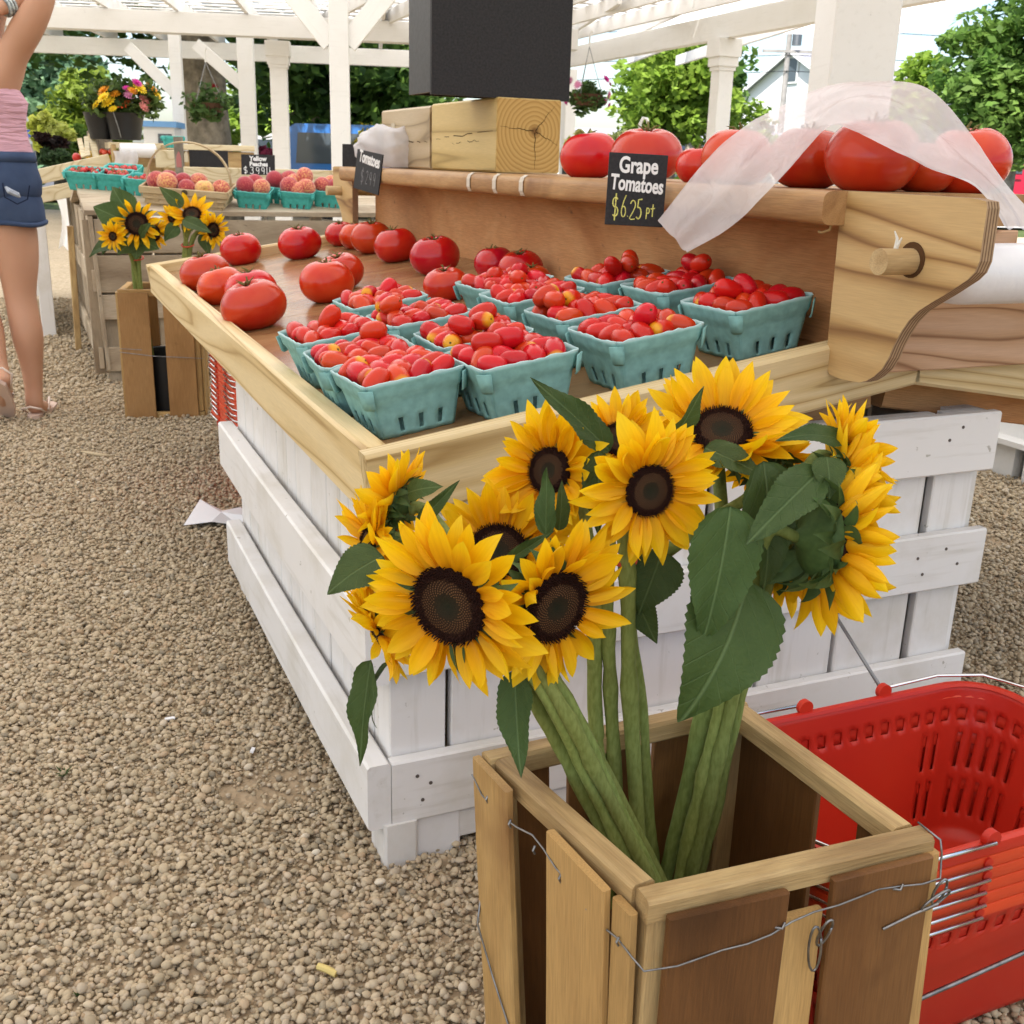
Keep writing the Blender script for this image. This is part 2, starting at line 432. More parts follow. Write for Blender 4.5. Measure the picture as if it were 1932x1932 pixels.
# ------------------------------------------------------------------ pergola
def roof_film(name, k):
    m = NT(name); m.set(.5, .3)
    m.base((.75, .75, .73)); m.translucent((.88, .86, .82), k); return m.mat
def pergola():
    root = empty('pergola', (0, 0, 0), 0, 'large white timber pergola with braced posts and a slatted roof over the stands', 'pergola')
    fr = lambda a, b: V(b) - V(a)
    def post(p, w_, h, rz, cap=True, base=False):
        m = trs((p[0], p[1], 0), (0, 0, rz))
        o = MB().bar(h, w_, w_, .006, M=Matrix.Rotation(-math.pi / 2, 4, 'Y')).obj('post', WHITE2, root, m)
        if cap:
            b = MB()
            for (z0, z1, e) in ((h - .30, h - .26, .012), (h - .26, h - .17, .028), (h - .17, h - .001, .045)):
                b.box(-w_ / 2 - e, w_ / 2 + e, -w_ / 2 - e, w_ / 2 + e, z0, z1)
            b.obj('capital', WHITE2, o)
        if base:
            b = MB()
            b.box(-w_ / 2 - .03, w_ / 2 + .03, -w_ / 2 - .03, w_ / 2 + .03, .14, .29)
            b.box(-w_ / 2 - .095, w_ / 2 + .095, -w_ / 2 - .095, w_ / 2 + .095, .122, .14)
            for s in (-1, 1):
                b.box(-w_ / 2 - .07, -.02, s * (w_ / 2 + .04) - .02, s * (w_ / 2 + .04) + .02, .0, .121)
                b.box(.0, w_ / 2 + .07, s * (w_ / 2 + .04) - .02, s * (w_ / 2 + .04) + .02, .0, .121)
                b.box(s * (w_ / 2 + .04) - .02, s * (w_ / 2 + .04) + .02, -w_ / 2 + .03, w_ / 2 - .03, .0, .121)
            b.obj('plinth', WHITE2, o)
        return o
    def brace(a, b, w_=.15, t=.07): board('brace', root, a, b, w_, t, (0, 0, 1) if abs((V(b) - V(a)).normalized().z) < .95 else (1, 0, 0), WHITE2, .005)
    zb = 2.3                                    # underside of the eaves beam
    L0, L1 = at_z(95, 53, zb), at_z(497, 70, zb)
    dirE = (L1 - L0).normalized(); dirN = V((dirE.y, -dirE.x, 0))          # dirN towards the camera
    rzE = math.atan2(dirE.y, dirE.x)
    e0, e1 = L0 - dirE * 4.5, L1 + dirE * 3.7
    up = V((0, 0, 1))
    board('beam', root, e0 + up * .115, e1 + up * .115, .23, .09, up, WHITE2, .005)
    board('beam', root, e0 + up * .115 - dirN * .14, e1 + up * .115 - dirN * .14, .23, .05, up, WHITE2, .005)
    f0 = at_z(60, 99, zb); f1 = f0 + dirE * 6.35; f0 = f0 - dirE * 5
    board('beam', root, f0 + up * .115, f1 + up * .115, .23, .09, up, WHITE2, .005)
    # eaves posts
    C = at_z(524, 78, zb); post(C, .20, zb - .002, rzE)
    Bp = at_y(467, 180, C.y + .9); Bp.z = 0; post(Bp, .20, zb + .2, rzE, False)
    brace(Bp + up * 1.80 - dirN * .0, Bp + up * 2.32 - dirE * .62)
    A = at_y(336, 180, C.y + 1.3); A.z = 0; post(A, .15, zb + .2, rzE, False)
    brace(A + up * 1.72, A + up * 2.3 - dirE * .60)
    # taller line of posts in front, its beam above the frame
    D = at_y(644, 300, 10.2); D.z = 0
    post(D, .17, 2.62, rzE)
    board('beam', root, D + up * 2.745 - dirE * 6, D + up * 2.745 + dirE * 3.4, .25, .1, up, WHITE2, .005)
    brace(D + up * 1.93 - dirE * .07, D + up * 2.58 - dirE * .62, .17)
    brace(D + up * 1.93 + dirE * .07, D + up * 2.58 + dirE * .62, .17)
    # right-hand eaves, running along the long axis of the stands
    r0, r1 = at_z(1085, 125, 2.25), at_z(1530, 45, 2.25)
    dR = (r1 - r0).normalized(); nR = V((dR.y, -dR.x, 0)); rzR = math.atan2(dR.y, dR.x)
    a0, a1 = r0 - dR * 1.2, r0 + dR * 15
    board('beam', root, a0 + up * .12, a1 + up * .12, .24, .1, up, WHITE2, .005)
    E = at_z(1368, 74, 2.25); post(E, .17, 2.248, rzR)
    G = at_z(1092, 128, 2.25) - dR * .3; post(G, .16, 2.248, rzR, False)
    brace(G + up * 1.62 + dR * .05, G + up * 2.26 + dR * .62)
    # nearer posts on the right
    H_ = at_y(1598, 200, 3.7); H_.z = 0
    post(H_, .205, 2.9, rzR - rad(17), False, True)
    K = (at_z(1893, 905, 0) + V((.13, .10, 0))); post(K, .17, 2.9, STAND_RZ, False, True)
    # roof: rafters, slats, diffusing sheet
    zr = zb + .235
    for k in range(17):
        p = e0 + dirE * (.45 + k * .78)
        board('rafter', root, p + up * (zr + .075 - zb) - dirN * 4.2, p + up * (zr + .075 - zb) + dirN * 2.2, .15, .045, up, WHITE2, .004)
    b = MB()
    for k in range(22):
        q = -dirN * 4.0 + dirN * (k * .29)
        b.bar((e1 - e0).length, .012, .085, .002, M=frame(e0 + q + up * (zr + .17 - zb), dirE, up))
    b.obj('slat', WHITE2, root)['kind'] = 'stuff'
    q = -nR if (V((0, 8, 0)) - r0).dot(nR) < 0 else nR
    for k in range(6):
        p = r0 + q * (.30 + k * .62)
        board('rafter', root, p + up * .33 - dR * .4, p + up * .33 + dR * 12, .15, .045, up, WHITE2, .004)
    b = MB()
    for k in range(34):
        b.bar(3.6, .012, .10, .002, M=frame(r0 + dR * (-.4 + k * .36) - q * .12 + up * .425, q, up))
    b.obj('slat', WHITE2, root)['kind'] = 'stuff'
    film = MB()  # zones made up to let more light through towards the far ground
    film.grid(lambda i, j: (-12 + 17.5 * i, -4 + 7.0 * j, 2.965), 8, 8)
    film.obj('roof_diffuser', roof_film('near_light_zone', .40), root)
    film = MB()
    film.grid(lambda i, j: (-12 + 17.5 * i, 2.99 + 9.22 * j, 2.970), 8, 8)
    film.obj('roof_diffuser', roof_film('middle_light_zone', .66), root)
    film = MB()  # most open zone, set to whiten the gaps between slats
    film.grid(lambda i, j: (-12 + 17.5 * i, 12.22 + 5.6 * j, 2.965), 8, 4)
    film.obj('roof_diffuser', roof_film('far_light_zone', .88), root)
pergola()

# ------------------------------------------------------------------ trees and plants
def leafmat(name, c1, c2, tr=.4, scale=1.5):
    m = NT(name); m.set(.55, .25)
    g = m.n('NewGeometry')
    f = m.noise(m.coord((1, 1, 1)), scale, 3, .6)
    c_ = m.mix(m.ramp(f, [(.35, (0, 0, 0)), (.68, (1, 1, 1))]), c1, c2)
    hs = m.n('HueSaturation'); mr = m.n('MapRange'); mr.inputs['To Min'].default_value = .65; mr.inputs['To Max'].default_value = 1.35
    m.l(g.outputs['Random Per Island'], mr.inputs['Value']); m.l(mr.outputs[0], hs.inputs['Value']); m.l(c_, hs.inputs['Color'])
    m.base(hs.outputs[0]); m.translucent(hs.outputs[0], tr); return m.mat
def leaves(rng, centers, radii, per, size, flat=.5):
    n = len(centers) * per
    c_ = np.repeat(centers, per, 0); r_ = np.repeat(radii, per)[:, None]
    d = rng.normal(size=(n, 3)); d /= np.linalg.norm(d, axis=1)[:, None]
    p = c_ + d * r_ * rng.uniform(.35, 1, (n, 1)) ** .5 * np.array([1, 1, .8])
    a = rng.normal(size=(n, 3)); a[:, 2] *= flat; a /= np.linalg.norm(a, axis=1)[:, None]
    b = rng.normal(size=(n, 3)); b -= a * (a * b).sum(1)[:, None]; b /= np.linalg.norm(b, axis=1)[:, None]
    s = size * rng.uniform(.55, 1.3, (n, 1))
    vs_ = np.stack([p - a * s, p + b * s * .55 - a * s * .15, p + a * s, p - b * s * .55 - a * s * .15], 1).reshape(-1, 3)
    return vs_, np.arange(4 * n).reshape(-1, 4)
def crown(name, seed, center, rad_, nclump, clump_r, per, size, mat, parent=None, hollow=.55, low=-1.0):
    rng = np.random.default_rng(seed)
    cs = []
    while len(cs) < nclump:
        d = rng.normal(size=3); d /= np.linalg.norm(d)
        if d[2] < low: continue
        k = 1 + .28 * mnoise.noise(V(d) * 1.7 + V((seed, 0, 0)))
        cs.append(np.array(center) + d * np.array(rad_) * k * rng.uniform(hollow, 1))
    cs = np.array(cs); rr = clump_r * rng.uniform(.6, 1.35, nclump)
    v_, f_ = leaves(rng, cs, rr, per, size)
    return obj(name, np_mesh(name, v_, f_, mat), parent), cs
BARK = plain('bark', (.23, .20, .155), .9, .1, nz=(7, .45), bump=(14, .9, .03))
def tree(label, x, y, r, h, rad_, zc, mat, nclump=90, clump_r=None, per=60, size=.16, seed=1, hollow=.5, group='trees beyond the pergola', low=-1.0, trunk_top=None):
    root = empty('tree', (x, y, 0), 0, label, 'tree', group)
    clump_r = clump_r or min(rad_) * .33
    _, cs = crown('crown', seed, (0, 0, zc), rad_, nclump, clump_r, per, size, mat, root, hollow, low)
    b = MB(); top = V((.1, 0, trunk_top or zc)); rng = random.Random(seed)
    pts = [V((0, 0, -.1)), V((.02 * r, 0, h * .3)), V((.06, .03, h * .7)), top]
    b.tube(pts, [r * 1.35, r, r * .85, r * .4], 12)
    for k in range(6):
        e = V(cs[rng.randrange(len(cs))]); s_ = pts[2].lerp(top, rng.random())
        b.tube([s_, s_.lerp(e, .5) + V((0, 0, .2)), e], [r * .33, r * .2, r * .06], 6)
    b.obj('trunk', BARK, root, smooth=True)
    return root
LG = leafmat('bright_leaf', (.17, .28, .03), (.30, .42, .06), .5, .8)
DG = leafmat('dark_leaf', (.045, .10, .022), (.13, .22, .04), .5, .8)
BG = leafmat('bluish_leaf', (.07, .16, .09), (.24, .36, .20), .4, .9)
MG = leafmat('mid_leaf', (.075, .16, .028), (.17, .28, .055), .5, .8)
OL = leafmat('yellow_green_leaf', (.20, .27, .035), (.30, .38, .06), .5, .8)
def gx(x, Y, y=300): p = at_y(x, y, Y); return p.x
def zat(x, y, Y): return at_y(x, y, Y).z
# the big shade tree behind the left stand: trunk and its low hanging canopy
Y = 18.0; x0 = gx(391, Y)
bt = empty('shade_tree', (x0, Y, 0), 0, 'old shade tree with a thick grey trunk behind the peach stand', 'tree', 'trees beyond the pergola')
MB().tube([(0.06, 0, -.1), (.0, 0, .5), (-.02, 0, 1.6), (-.05, 0, 3), (0, 0, 5.5)], [.56, .44, .38, .37, .32], 20).obj('trunk', BARK, bt, smooth=True)
crown('crown', 11, (-1.5, .8, 4.1), (5.4, 3.6, 2.0), 190, .62, 75, .12, DG, bt, .35)
MB().tube([(0, 0, 4), (-2, .5, 4.6), (-4, .8, 4.2)], [.2, .13, .05], 8).obj('limb', BARK, bt, smooth=True)
tree('dense round bluish green tree at the left between woman and flowers', gx(112, 30), 30, .16, 1.8, (1.5, 1.5, 1.75), 2.25, BG, 100, .52, 70, .16, seed=3)
tree('small yellow green tree behind the black flower bucket', gx(172, 28), 28, .1, 1.3, (1.0, 1.0, 1.2), 1.6, OL, 60, .42, 60, .13, seed=4)
tree('dark spreading tree seen between the two middle pergola posts', gx(600, 23), 23, .22, 2.0, (1.9, 2.0, 1.75), 3.2, DG, 110, .55, 70, .14, seed=5, hollow=.35)
tree('lighter green tree standing behind the middle posts near the blue car', gx(570, 29), 29, .2, 1.5, (2.0, 2.0, 1.7), 2.1, LG, 80, .6, 60, .15, seed=6, hollow=.3)
tree('glossy dark green tree just left of the tall chalkboard', gx(728, 23.5), 23.5, .2, 1.6, (1.15, 1.5, 1.6), 2.5, MG, 100, .45, 75, .13, seed=7, hollow=.3)
tree('sunlit light green tree between the chalkboard and the right post', gx(1262, 34), 34, .2, 1.5, (1.75, 1.8, 1.75), 3.0, LG, 130, .55, 75, .15, seed=8, hollow=.25)
tree('darker tree crown rising behind the sunlit light green one', gx(1300, 44), 44, .25, 3, (2.1, 2.0, 2.0), 4.3, MG, 80, .7, 60, .2, seed=9, hollow=.3)
tree('thin young tree left of the white house', gx(1418, 45), 45, .12, 2, (1.0, 1.0, 1.4), 2.3, LG, 40, .45, 45, .16, seed=10, hollow=.3)
tree('bright tree peeking out behind the large right post', gx(1712, 42), 42, .2, 3, (1.05, 1.2, 1.7), 3.4, LG, 60, .5, 55, .17, seed=12, hollow=.3)
MG2 = leafmat('maple_leaf', (.095, .19, .035), (.22, .34, .07), .5, .9)
tree('tall full maple at the far right above the red car', gx(1895, 27), 27, .3, 2.4, (2.05, 2.1, 2.25), 3.15, MG2, 190, .46, 70, .12, seed=13, hollow=.25)
tree('small dark tree far behind the red car', gx(1915, 48), 48, .2, 2, (2.5, 2, 1.5), 1.6, DG, 60, .7, 50, .2, seed=14)
def shrub(name, label, px, Y, zc, rad_, mat, n=40, per=50, size=.07, seed=1, cat='shrub'):
    root = empty(name, (gx(px, Y), Y, 0), 0, label, cat, 'plants beyond the pergola')
    crown('foliage', seed, (0, 0, zc), rad_, n, min(rad_) * .35, per, size, mat, root, .3)
    MB().tube([(0, 0, 0), (0, 0, zc)], [.03, .02], 6).obj('stem', BARK, root)
    return root
shrub('shrub', 'pale green leafy bushes at the foot of the shade tree', 437, 19, .75, (.42, .5, .75), LG, 30, 50, .08, 21)
shrub('flowering_bush', 'bush covered in bright yellow bloom left of the timber blocks', 702, 19, 1.15, (.42, .4, .42), leafmat('yellow_bloom', (.35, .36, .04), (.75, .55, .03), .4, 3), 40, 50, .06, 22, 'bush')
shrub('maroon_shrub', 'dark maroon leaved shrub seen between two white posts', 497, 17, .8, (.28, .3, .55), leafmat('maroon_leaf', (.11, .008, .03), (.18, .015, .05), .2, 3), 36, 50, .07, 23)
shrub('hedge_plant', 'cream flowering plant on the table right of the timber blocks', 1110, 13.5, 1.24, (.30, .3, .13), leafmat('cream_bloom', (.45, .45, .12), (.75, .72, .35), .4, 4), 30, 50, .045, 24, 'plant')
shrub('low_shrub', 'pale variegated plant beside the cream flowering plant', 1160, 14.5, 1.2, (.24, .3, .22), leafmat('pale_leaf', (.3, .38, .12), (.55, .6, .3), .4, 4), 26, 50, .05, 25, 'plant')

# ------------------------------------------------------------------ far houses, poles, cars
SIDING = paint('white_siding', (.78, .78, .77), (.6, .6, .58), .2)
ROOFG = plain('grey_shingles', (.30, .30, .335), .85, .2, nz=(8, .25))
GLASSD = plain('dark_window_glass', (.07, .09, .11), .1, .6)
def house(label, p, w_, d, h, rh, rz, group='houses across the road'):
    root = empty('house', p, rz, label, 'house', group)
    MB().box(0, w_, 0, d, 0, h).obj('wall', SIDING, root)
    MB().prism([(0, h), (w_, h), (w_ / 2, h + rh)], .02, d - .02).obj('gable', SIDING, root)
    for s in (0, 1):
        a = V((-.35, -.3, h - .25)) if not s else V((w_ + .35, -.3, h - .25)); t = V((w_ / 2, -.3, h + rh + .05))
        n_ = V((0, d + .6, 0))
        o = MB().add([a, t, t + n_, a + n_, a + V((0, 0, .14)), t + V((0, 0, .14)), t + n_ + V((0, 0, .14)), a + n_ + V((0, 0, .14))],
                 [(0, 1, 2, 3), (7, 6, 5, 4), (0, 4, 5, 1), (1, 5, 6, 2), (2, 6, 7, 3), (3, 7, 4, 0)]).obj('roof', ROOFG, root)
        board('fascia', o, a + V((0, -.03, .03)), t + V((0, -.03, .03)), .22, .05, (0, 0, 1), SIDING)
    for x, z in ((w_ * .3, h * .45), (w_ * .62, h * .45), (w_ * .45, h + rh * .3)):
        f = MB().box(x, x + .9, -.06, -.005, z, z + 1.3).obj('window', SIDING, root)
        MB().box(x + .1, x + .8, -.075, -.062, z + .1, z + 1.2).obj('pane', GLASSD, f)
    return root
h2 = house('white gabled house with a grey roof and satellite dish behind the big white post', V((gx(1478, 60) - 2.0, 63.8, 0)), 8.6, 6.4, 4.7, 2.1, rad(-62))
o = MB().lathe([(0, 0), (.25, .03), (.48, .12), (.5, .14), (.48, .16), (.25, .06), (0, .03)], 20).obj('satellite_dish', SIDING, h2, trs((6.4, 6.5, 6.2), (rad(80), 0, rad(70))), True)
MB().tube([(0, 0, 0), (0, 0, 1.2)], .03, 6).obj('mast', GALV, o, trs((0, -1.1, -.1), (rad(-80), 0, 0)))
lb = empty('shed', (gx(1235, 47), 47, 0), rad(-4), 'long low grey roofed shed behind the shelf tomatoes', 'shed')
MB().box(-5, 7.5, 0, 4, 0, 1.65).obj('wall', SIDING, lb)
MB().prism([(-5.3, 1.6), (7.8, 1.6), (7.8, 1.72), (-5.3, 1.72)], -.3, 4.3).obj('eave', SIDING, lb)
MB().add([(-5.3, -.35, 1.73), (7.8, -.35, 1.73), (7.8, 2, 2.55), (-5.3, 2, 2.55), (7.8, 4.3, 1.73), (-5.3, 4.3, 1.73)], [(0, 1, 2, 3), (3, 2, 4, 5), (1, 4, 2), (0, 3, 5)]).obj('roof', ROOFG, lb)
up_ = empty('utility_pole', (gx(1467, 55), 55, 0), 0, 'grey utility pole with crossarms and wires in front of the white house', 'utility pole')
WOODG = plain('weathered_pole', (.32, .30, .28), .9, .1, nz=(5, .2))
MB().tube([(0, 0, 0), (0, 0, 9)], [.16, .11], 10).obj('pole', WOODG, up_)
for z in (8.3, 6.3): MB().box(-1.2, 1.2, -.14, -.02, z, z + .12).obj('crossarm', WOODG, up_)
MB().lathe([(0, 0), (.22, .02), (.22, .7), (0, .75)], 12).obj('transformer', GALV, up_, trs((.35, -.1, 6.6)))
for k, (z, dz) in enumerate(((8.4, .5), (7.4, .35), (6.2, .6), (5.5, .8))):
    b = MB()
    for s in (-1, 1):
        b.tube([(0, -.15, z), (s * 12, -.3, z - .5 + dz * s * .4), (s * 24, -.4, z - .1 + dz * s), (s * 40, -.6, z + .7 + dz * s)], .022, 4)
    b.obj('power_line', BLACKP, up_)
def car(name, label, px, Y, L, h, rz, colour, suv=False, dz=0):
    root = empty(name, (gx(px, Y), Y, dz), rz, label, 'car', 'cars parked beyond the pergola')
    body = plain(name + '_paint', colour, .25, .5, coat=.5)
    hood = h * .56
    if suv: poly = [(-L / 2, .38), (-L / 2, hood), (-L / 2 + .05, h - .12), (-L / 2 + .25, h), (L * .16, h), (L * .27, hood + .04), (L / 2 - .1, hood - .06), (L / 2, hood - .25), (L / 2, .38)]
    else: poly = [(-L / 2, .35), (-L / 2, hood), (-L * .38, hood + .04), (-L * .26, h - .05), (-L * .12, h), (L * .08, h), (L * .26, hood + .04), (L / 2 - .12, hood - .12), (L / 2, hood - .3), (L / 2, .35)]
    MB().prism(poly, -.88, .88).obj('body', body, root)
    if suv: wins = [(-L * .45, -L * .27), (-L * .25, -L * .07), (-L * .05, L * .12)]
    else: wins = [(-L * .27, -L * .07), (-L * .05, L * .13)]
    for x0, x1 in wins:
        MB().prism([(x0 + .03, hood + .05), (x1, hood + .05), (x1 - (.0 if suv else .02), h - .14), (x0 + .08, h - .14)], -.897, -.883).obj('window', GLASSD, root)
    for x in (-L * .31, L * .31):
        wh = MB().tube([(0, -.11, 0), (0, .11, 0)], .34, 18).obj('wheel', BLACKP, root, trs((x, -.82, .34)))
        MB().tube([(0, -.125, 0), (0, -.10, 0)], .2, 14).obj('rim', CHROME, wh)
        MB().tube([(0, -.11, 0), (0, .11, 0)], .34, 14).obj('wheel', BLACKP, root, trs((x, .82, .34)))
    MB().box(L / 2 - .04, L / 2 + .02, -.8, -.5, hood - .32, hood - .18).obj('headlight', CHROME, root)
    MB().box(-L / 2 - .02, -L / 2 + .03, -.85, -.65, hood - .3, hood - .02).obj('tail_light', REDP, root)
    MB().box(-.5, -.32, -.915, -.885, hood - .1, hood - .06).obj('door_handle', body, root)
    return root
car('red_car', 'red boxy car parked at the far right edge beyond the tomatoes', 1918, 33, 4.4, 1.90, rad(8), (.52, .014, .05), True)
car('blue_car', 'blue car parked behind the white posts and the clear bag', 790, 19.6, 4.3, 1.52, rad(-5), (.03, .17, .52), True)
car('white_car', 'white car seen between two white pergola posts', 560, 27, 4.2, 1.5, rad(12), (.75, .75, .75))
bo = empty('kiosk', (gx(303, 14.5), 14.5, 0), rad(8), 'small white booth with a light blue roof and dark window beside the shade tree', 'kiosk')
MB().box(-.19, .19, 0, .6, 0, 1.30).obj('wall', SIDING, bo)
MB().box(-.23, .23, -.05, .66, 1.30, 1.37).obj('roof', plain('light_blue_roof', (.16, .36, .68), .4, .4), bo)
MB().box(-.01, .16, -.02, -.003, 1.0, 1.22).obj('window', GLASSD, bo)
# ------------------------------------------------------------------ the tomato stand
SL = .157
UP = V((0, 0, 1))
stand = empty('tomato_stand', V(ORG), STAND_RZ, 'white slatted market stand with a sloping wooden tray and raised shelf for tomatoes', 'market stand')
def spart(mb, name, mats, **k): return mb.obj(name, mats, stand, **k)
def sboard(name, a, b, w_, t, up, mat, **k): return board(name, stand, a, b, w_, t, up, mat, **k)
rs = random.Random(4)
# vertical planks and horizontal boards of the white base
ug = [(.022, .105), (.114, .262), (.268, .40), (.406, .518), (.532, .640), (.646, .790), (.799, .946), (.964, 1.05)]
for a, b in ug:
    sboard('plank', ((a + b) / 2, .031 + rs.uniform(-.0015, .0015), .045 + rs.uniform(0, .02)), ((a + b) / 2, .031, .605), b - a, .018, (1, 0, 0), WHITE, c=.002)
vg = [.022, .10, .218, .268, .352, .455, .572, .645, .728, .858, .97, 1.06, 1.165]
for a, b in zip(vg[:-1], vg[1:]):
    g = rs.choice((.002, .003, .005))
    sboard('plank', (.031 + rs.uniform(-.0015, .0015), (a + b) / 2, .055), (.031, (a + b) / 2, .575), b - a - g, .018, (0, 1, 0), WHITE, c=.002)
for z in (.121, .345):
    sboard('side_rail', (.0, .001, z), (.0, 1.19 - (.04 if z < .2 else 0), z), .102, .034, UP, WHITE, c=.004, warp=.003)
for z, u1 in ((.122, 1.075), (.352, 1.077), (.556, 1.066)):
    sboard('end_rail', (.018 if z < .5 else .64, .0095, z), (u1, .0095, z), .1, .021, UP, WHITE, c=.003)
sboard('end_rail', (.06, .016, .046), (1.0, .016, .046), .046, .02, UP, WHITE, c=.003)
for u in (.03, .0855, .50, .94, 1.0):
    sboard('foot', (u, .028 if u > .05 else .03, -.01), (u, .03, .075), .05 if u < .05 else .078, .05 if u > .05 else .07, (1, 0, 0), WHITE, c=.004)
sboard('foot', (.03, 1.1, -.01), (.03, 1.1, .08), .05, .09, (1, 0, 0), WHITE)
sboard('corner_post', (1.045, .06, 0), (1.045, .06, .60), .06, .05, (1, 0, 0), WHITE)
for v in (1.155,):
    for k in range(6): sboard('plank', (.12 + k * .17, v, .06), (.12 + k * .17, v, .58), .15, .018, (1, 0, 0), WHITE, c=.002)
for k in range(6): sboard('plank', (1.03, .17 + k * .175, .06), (1.03, .17 + k * .175, .58), .165, .018, (0, 1, 0), WHITE, c=.002)
NAIL = plain('nail_head', (.12, .10, .09), .6, .3, .3)
b = MB()
for u, z in ((.055, .145), (.063, .105), (.075, .13), (.93, .365), (.945, .335), (.99, .375), (1.02, .345), (.96, .565), (.985, .585), (.30, .14), (.55, .10), (.72, .37), (.60, .34)):
    b.lathe([(0, 0), (.0028, 0), (.0028, .0012), (0, .0014)], 8, M=trs((u, -.0008, z), (rad(90), 0, 0)))
o = spart(b, 'nail_head', NAIL); o['kind'] = 'stuff'
# second base under the far half of the tray
for k in range(6):
    sboard('plank', (.62, 1.5 + k * .18, .04), (.62, 1.5 + k * .18, .63), .168, .02, (0, 1, 0), WHITE, c=.002)
    sboard('plank', (1.15, 1.5 + k * .18, .04), (1.15, 1.5 + k * .18, .63), .168, .02, (0, 1, 0), WHITE, c=.002)
# tray rims
zc = lambda u: .618 - .0475 + SL * u
sboard('rim_board', (.013, .036, .5705), (.013, 2.60, .5705), .095, .038, UP, PINE, c=.005)
sl = V((1, 0, SL)).normalized(); sr = V((1, 0, -SL)).normalized()
nl = V((-SL, 0, 1)).normalized(); nr_ = V((SL, 0, 1)).normalized()
for v in (.018, 2.618):
    a = V((-.006, v, zc(-.006))); c0 = V((.873, v, zc(.873))); c1 = V((.877, v, zc(.873))); d_ = V((1.756, v, zc(-.006)))
    sboard('rim_board', a, c0, .095, .036, nl, PINE, c=.005)
    sboard('rim_board', c1, d_, .095, .036, nr_, PINE, c=.005)
sboard('rim_board', (1.737, .036, .5705), (1.737, 2.60, .5705), .095, .038, UP, PINE, c=.005)
# tray floor and what carries it
def panel(u0, u1, v0, v1, mat, h=.585, t=.018, right=False):
    L = (u1 - u0)
    if not right: a = V((u0, (v0 + v1) / 2, h + SL * u0 - t / 2)); bb = V((u1, (v0 + v1) / 2, h + SL * u1 - t / 2)); n = nl
    else: a = V((1.75 - u1, (v0 + v1) / 2, h + SL * u1 - t / 2)); bb = V((1.75 - u0, (v0 + v1) / 2, h + SL * u0 - t / 2)); n = nr_
    return sboard('tray_panel', a, bb, v1 - v0, t, n.cross(bb - a), mat, c=.001)
for r in (False, True):
    panel(.033, .86, .037, 1.30, TRAY, right=r); panel(.033, .86, 1.3015, 2.599, TRAY, right=r)
sboard('tray_support', (.04, .10, zc(.04) - .075), (.86, .10, zc(.86) - .075), .05, .036, nl, ROUGHWOOD)
sboard('tray_support', (.89, .10, zc(.86) - .075), (1.7, .10, zc(.05) - .075), .05, .036, nr_, ROUGHWOOD)
# raised shelf
sboard('backboard', (.797, .0, .801), (.797, 2.62, .801), .188, .02, UP, ROUGHWOOD, c=.001)
sboard('backboard', (.953, .0, .801), (.953, 2.62, .801), .188, .02, UP, ROUGHWOOD, c=.001)
sboard('shelf_board', (.875, 0.002, .9235), (.875, 2.62, .9235), .349, .047, (1, 0, 0), NOSE, c=.002)
# round the nosing: a bull-nosed strip on each long edge
for u, s in ((.70, -1), (1.05, 1)):
    b = MB(); pr = [(0, -.0235), (0, .0235), (.030, .0235), (.038, .0212), (.0430, .016), (.0445, .009), (.0445, -.010), (.0425, -.0175), (.037, -.0220), (.030, -.0235)]
    n = len(pr)
    for y in (.001, 2.621): b.v += [(s * p[0], y, p[1]) for p in pr]
    b.f += [tuple(range(n)), tuple(range(2 * n - 1, n - 1, -1))] + [(i, (i + 1) % n, (i + 1) % n + n, i + n) for i in range(n)]; b.m = [0] * len(b.f)
    spart(MB().add([(p[1], -p[0], p[2]) for p in b.v], b.f), 'shelf_nosing', NOSE, mx=trs((u, 0, .9237), (0, 0, rad(90))) @ Matrix.Identity(4), smooth=True, angle=50)
for v in (1.368, 1.20, 1.043):
    b = MB()
    for q in range(5):
        a0, a1 = [(-.0005, .0245), (.032, .0243), (.0420, .0185), (.0455, .009), (.0455, -.010), (.040, -.0205)][q:q + 2]
        b.add([(.70 - a0[0] - .0012, v - .011, .9237 + a0[1] + .0008), (.70 - a0[0] - .0012, v + .011, .9237 + a0[1] + .0008), (.70 - a1[0] - .0012, v + .011, .9237 + a1[1] + .0008), (.70 - a1[0] - .0012, v - .011, .9237 + a1[1] + .0008)], [(0, 1, 2, 3)])
    spart(b, 'tape_strip', plain('masking_tape', (.62, .55, .46), .7, .2))
sboard('end_board', (.735, -.013, .745), (1.42, -.013, .745), .115, .024, UP, RINGB := rings('pink_fir_board', (.24, .11, .05), (.50, .30, .17), (.58, .37, .24), 6, 5, along=.25), c=.002)
sboard('end_board', (.735, -.008, .85), (1.02, -.008, .85), .09, .014, UP, RINGB, c=.002)
b = MB()
for (v, z, s) in ((.035, .845, .0045), (.028, .822, .004), (.04, .742, .005), (.05, .71, .005)):
    b.lathe([(0, 0), (s, 0), (s * .9, .001), (0, .0013)], 7, M=trs((.7866, v, z), (0, rad(-90), 0)))
spart(b, 'knot_hole', plain('dark_knot', (.035, .018, .01), .9, .1))['kind'] = 'stuff'

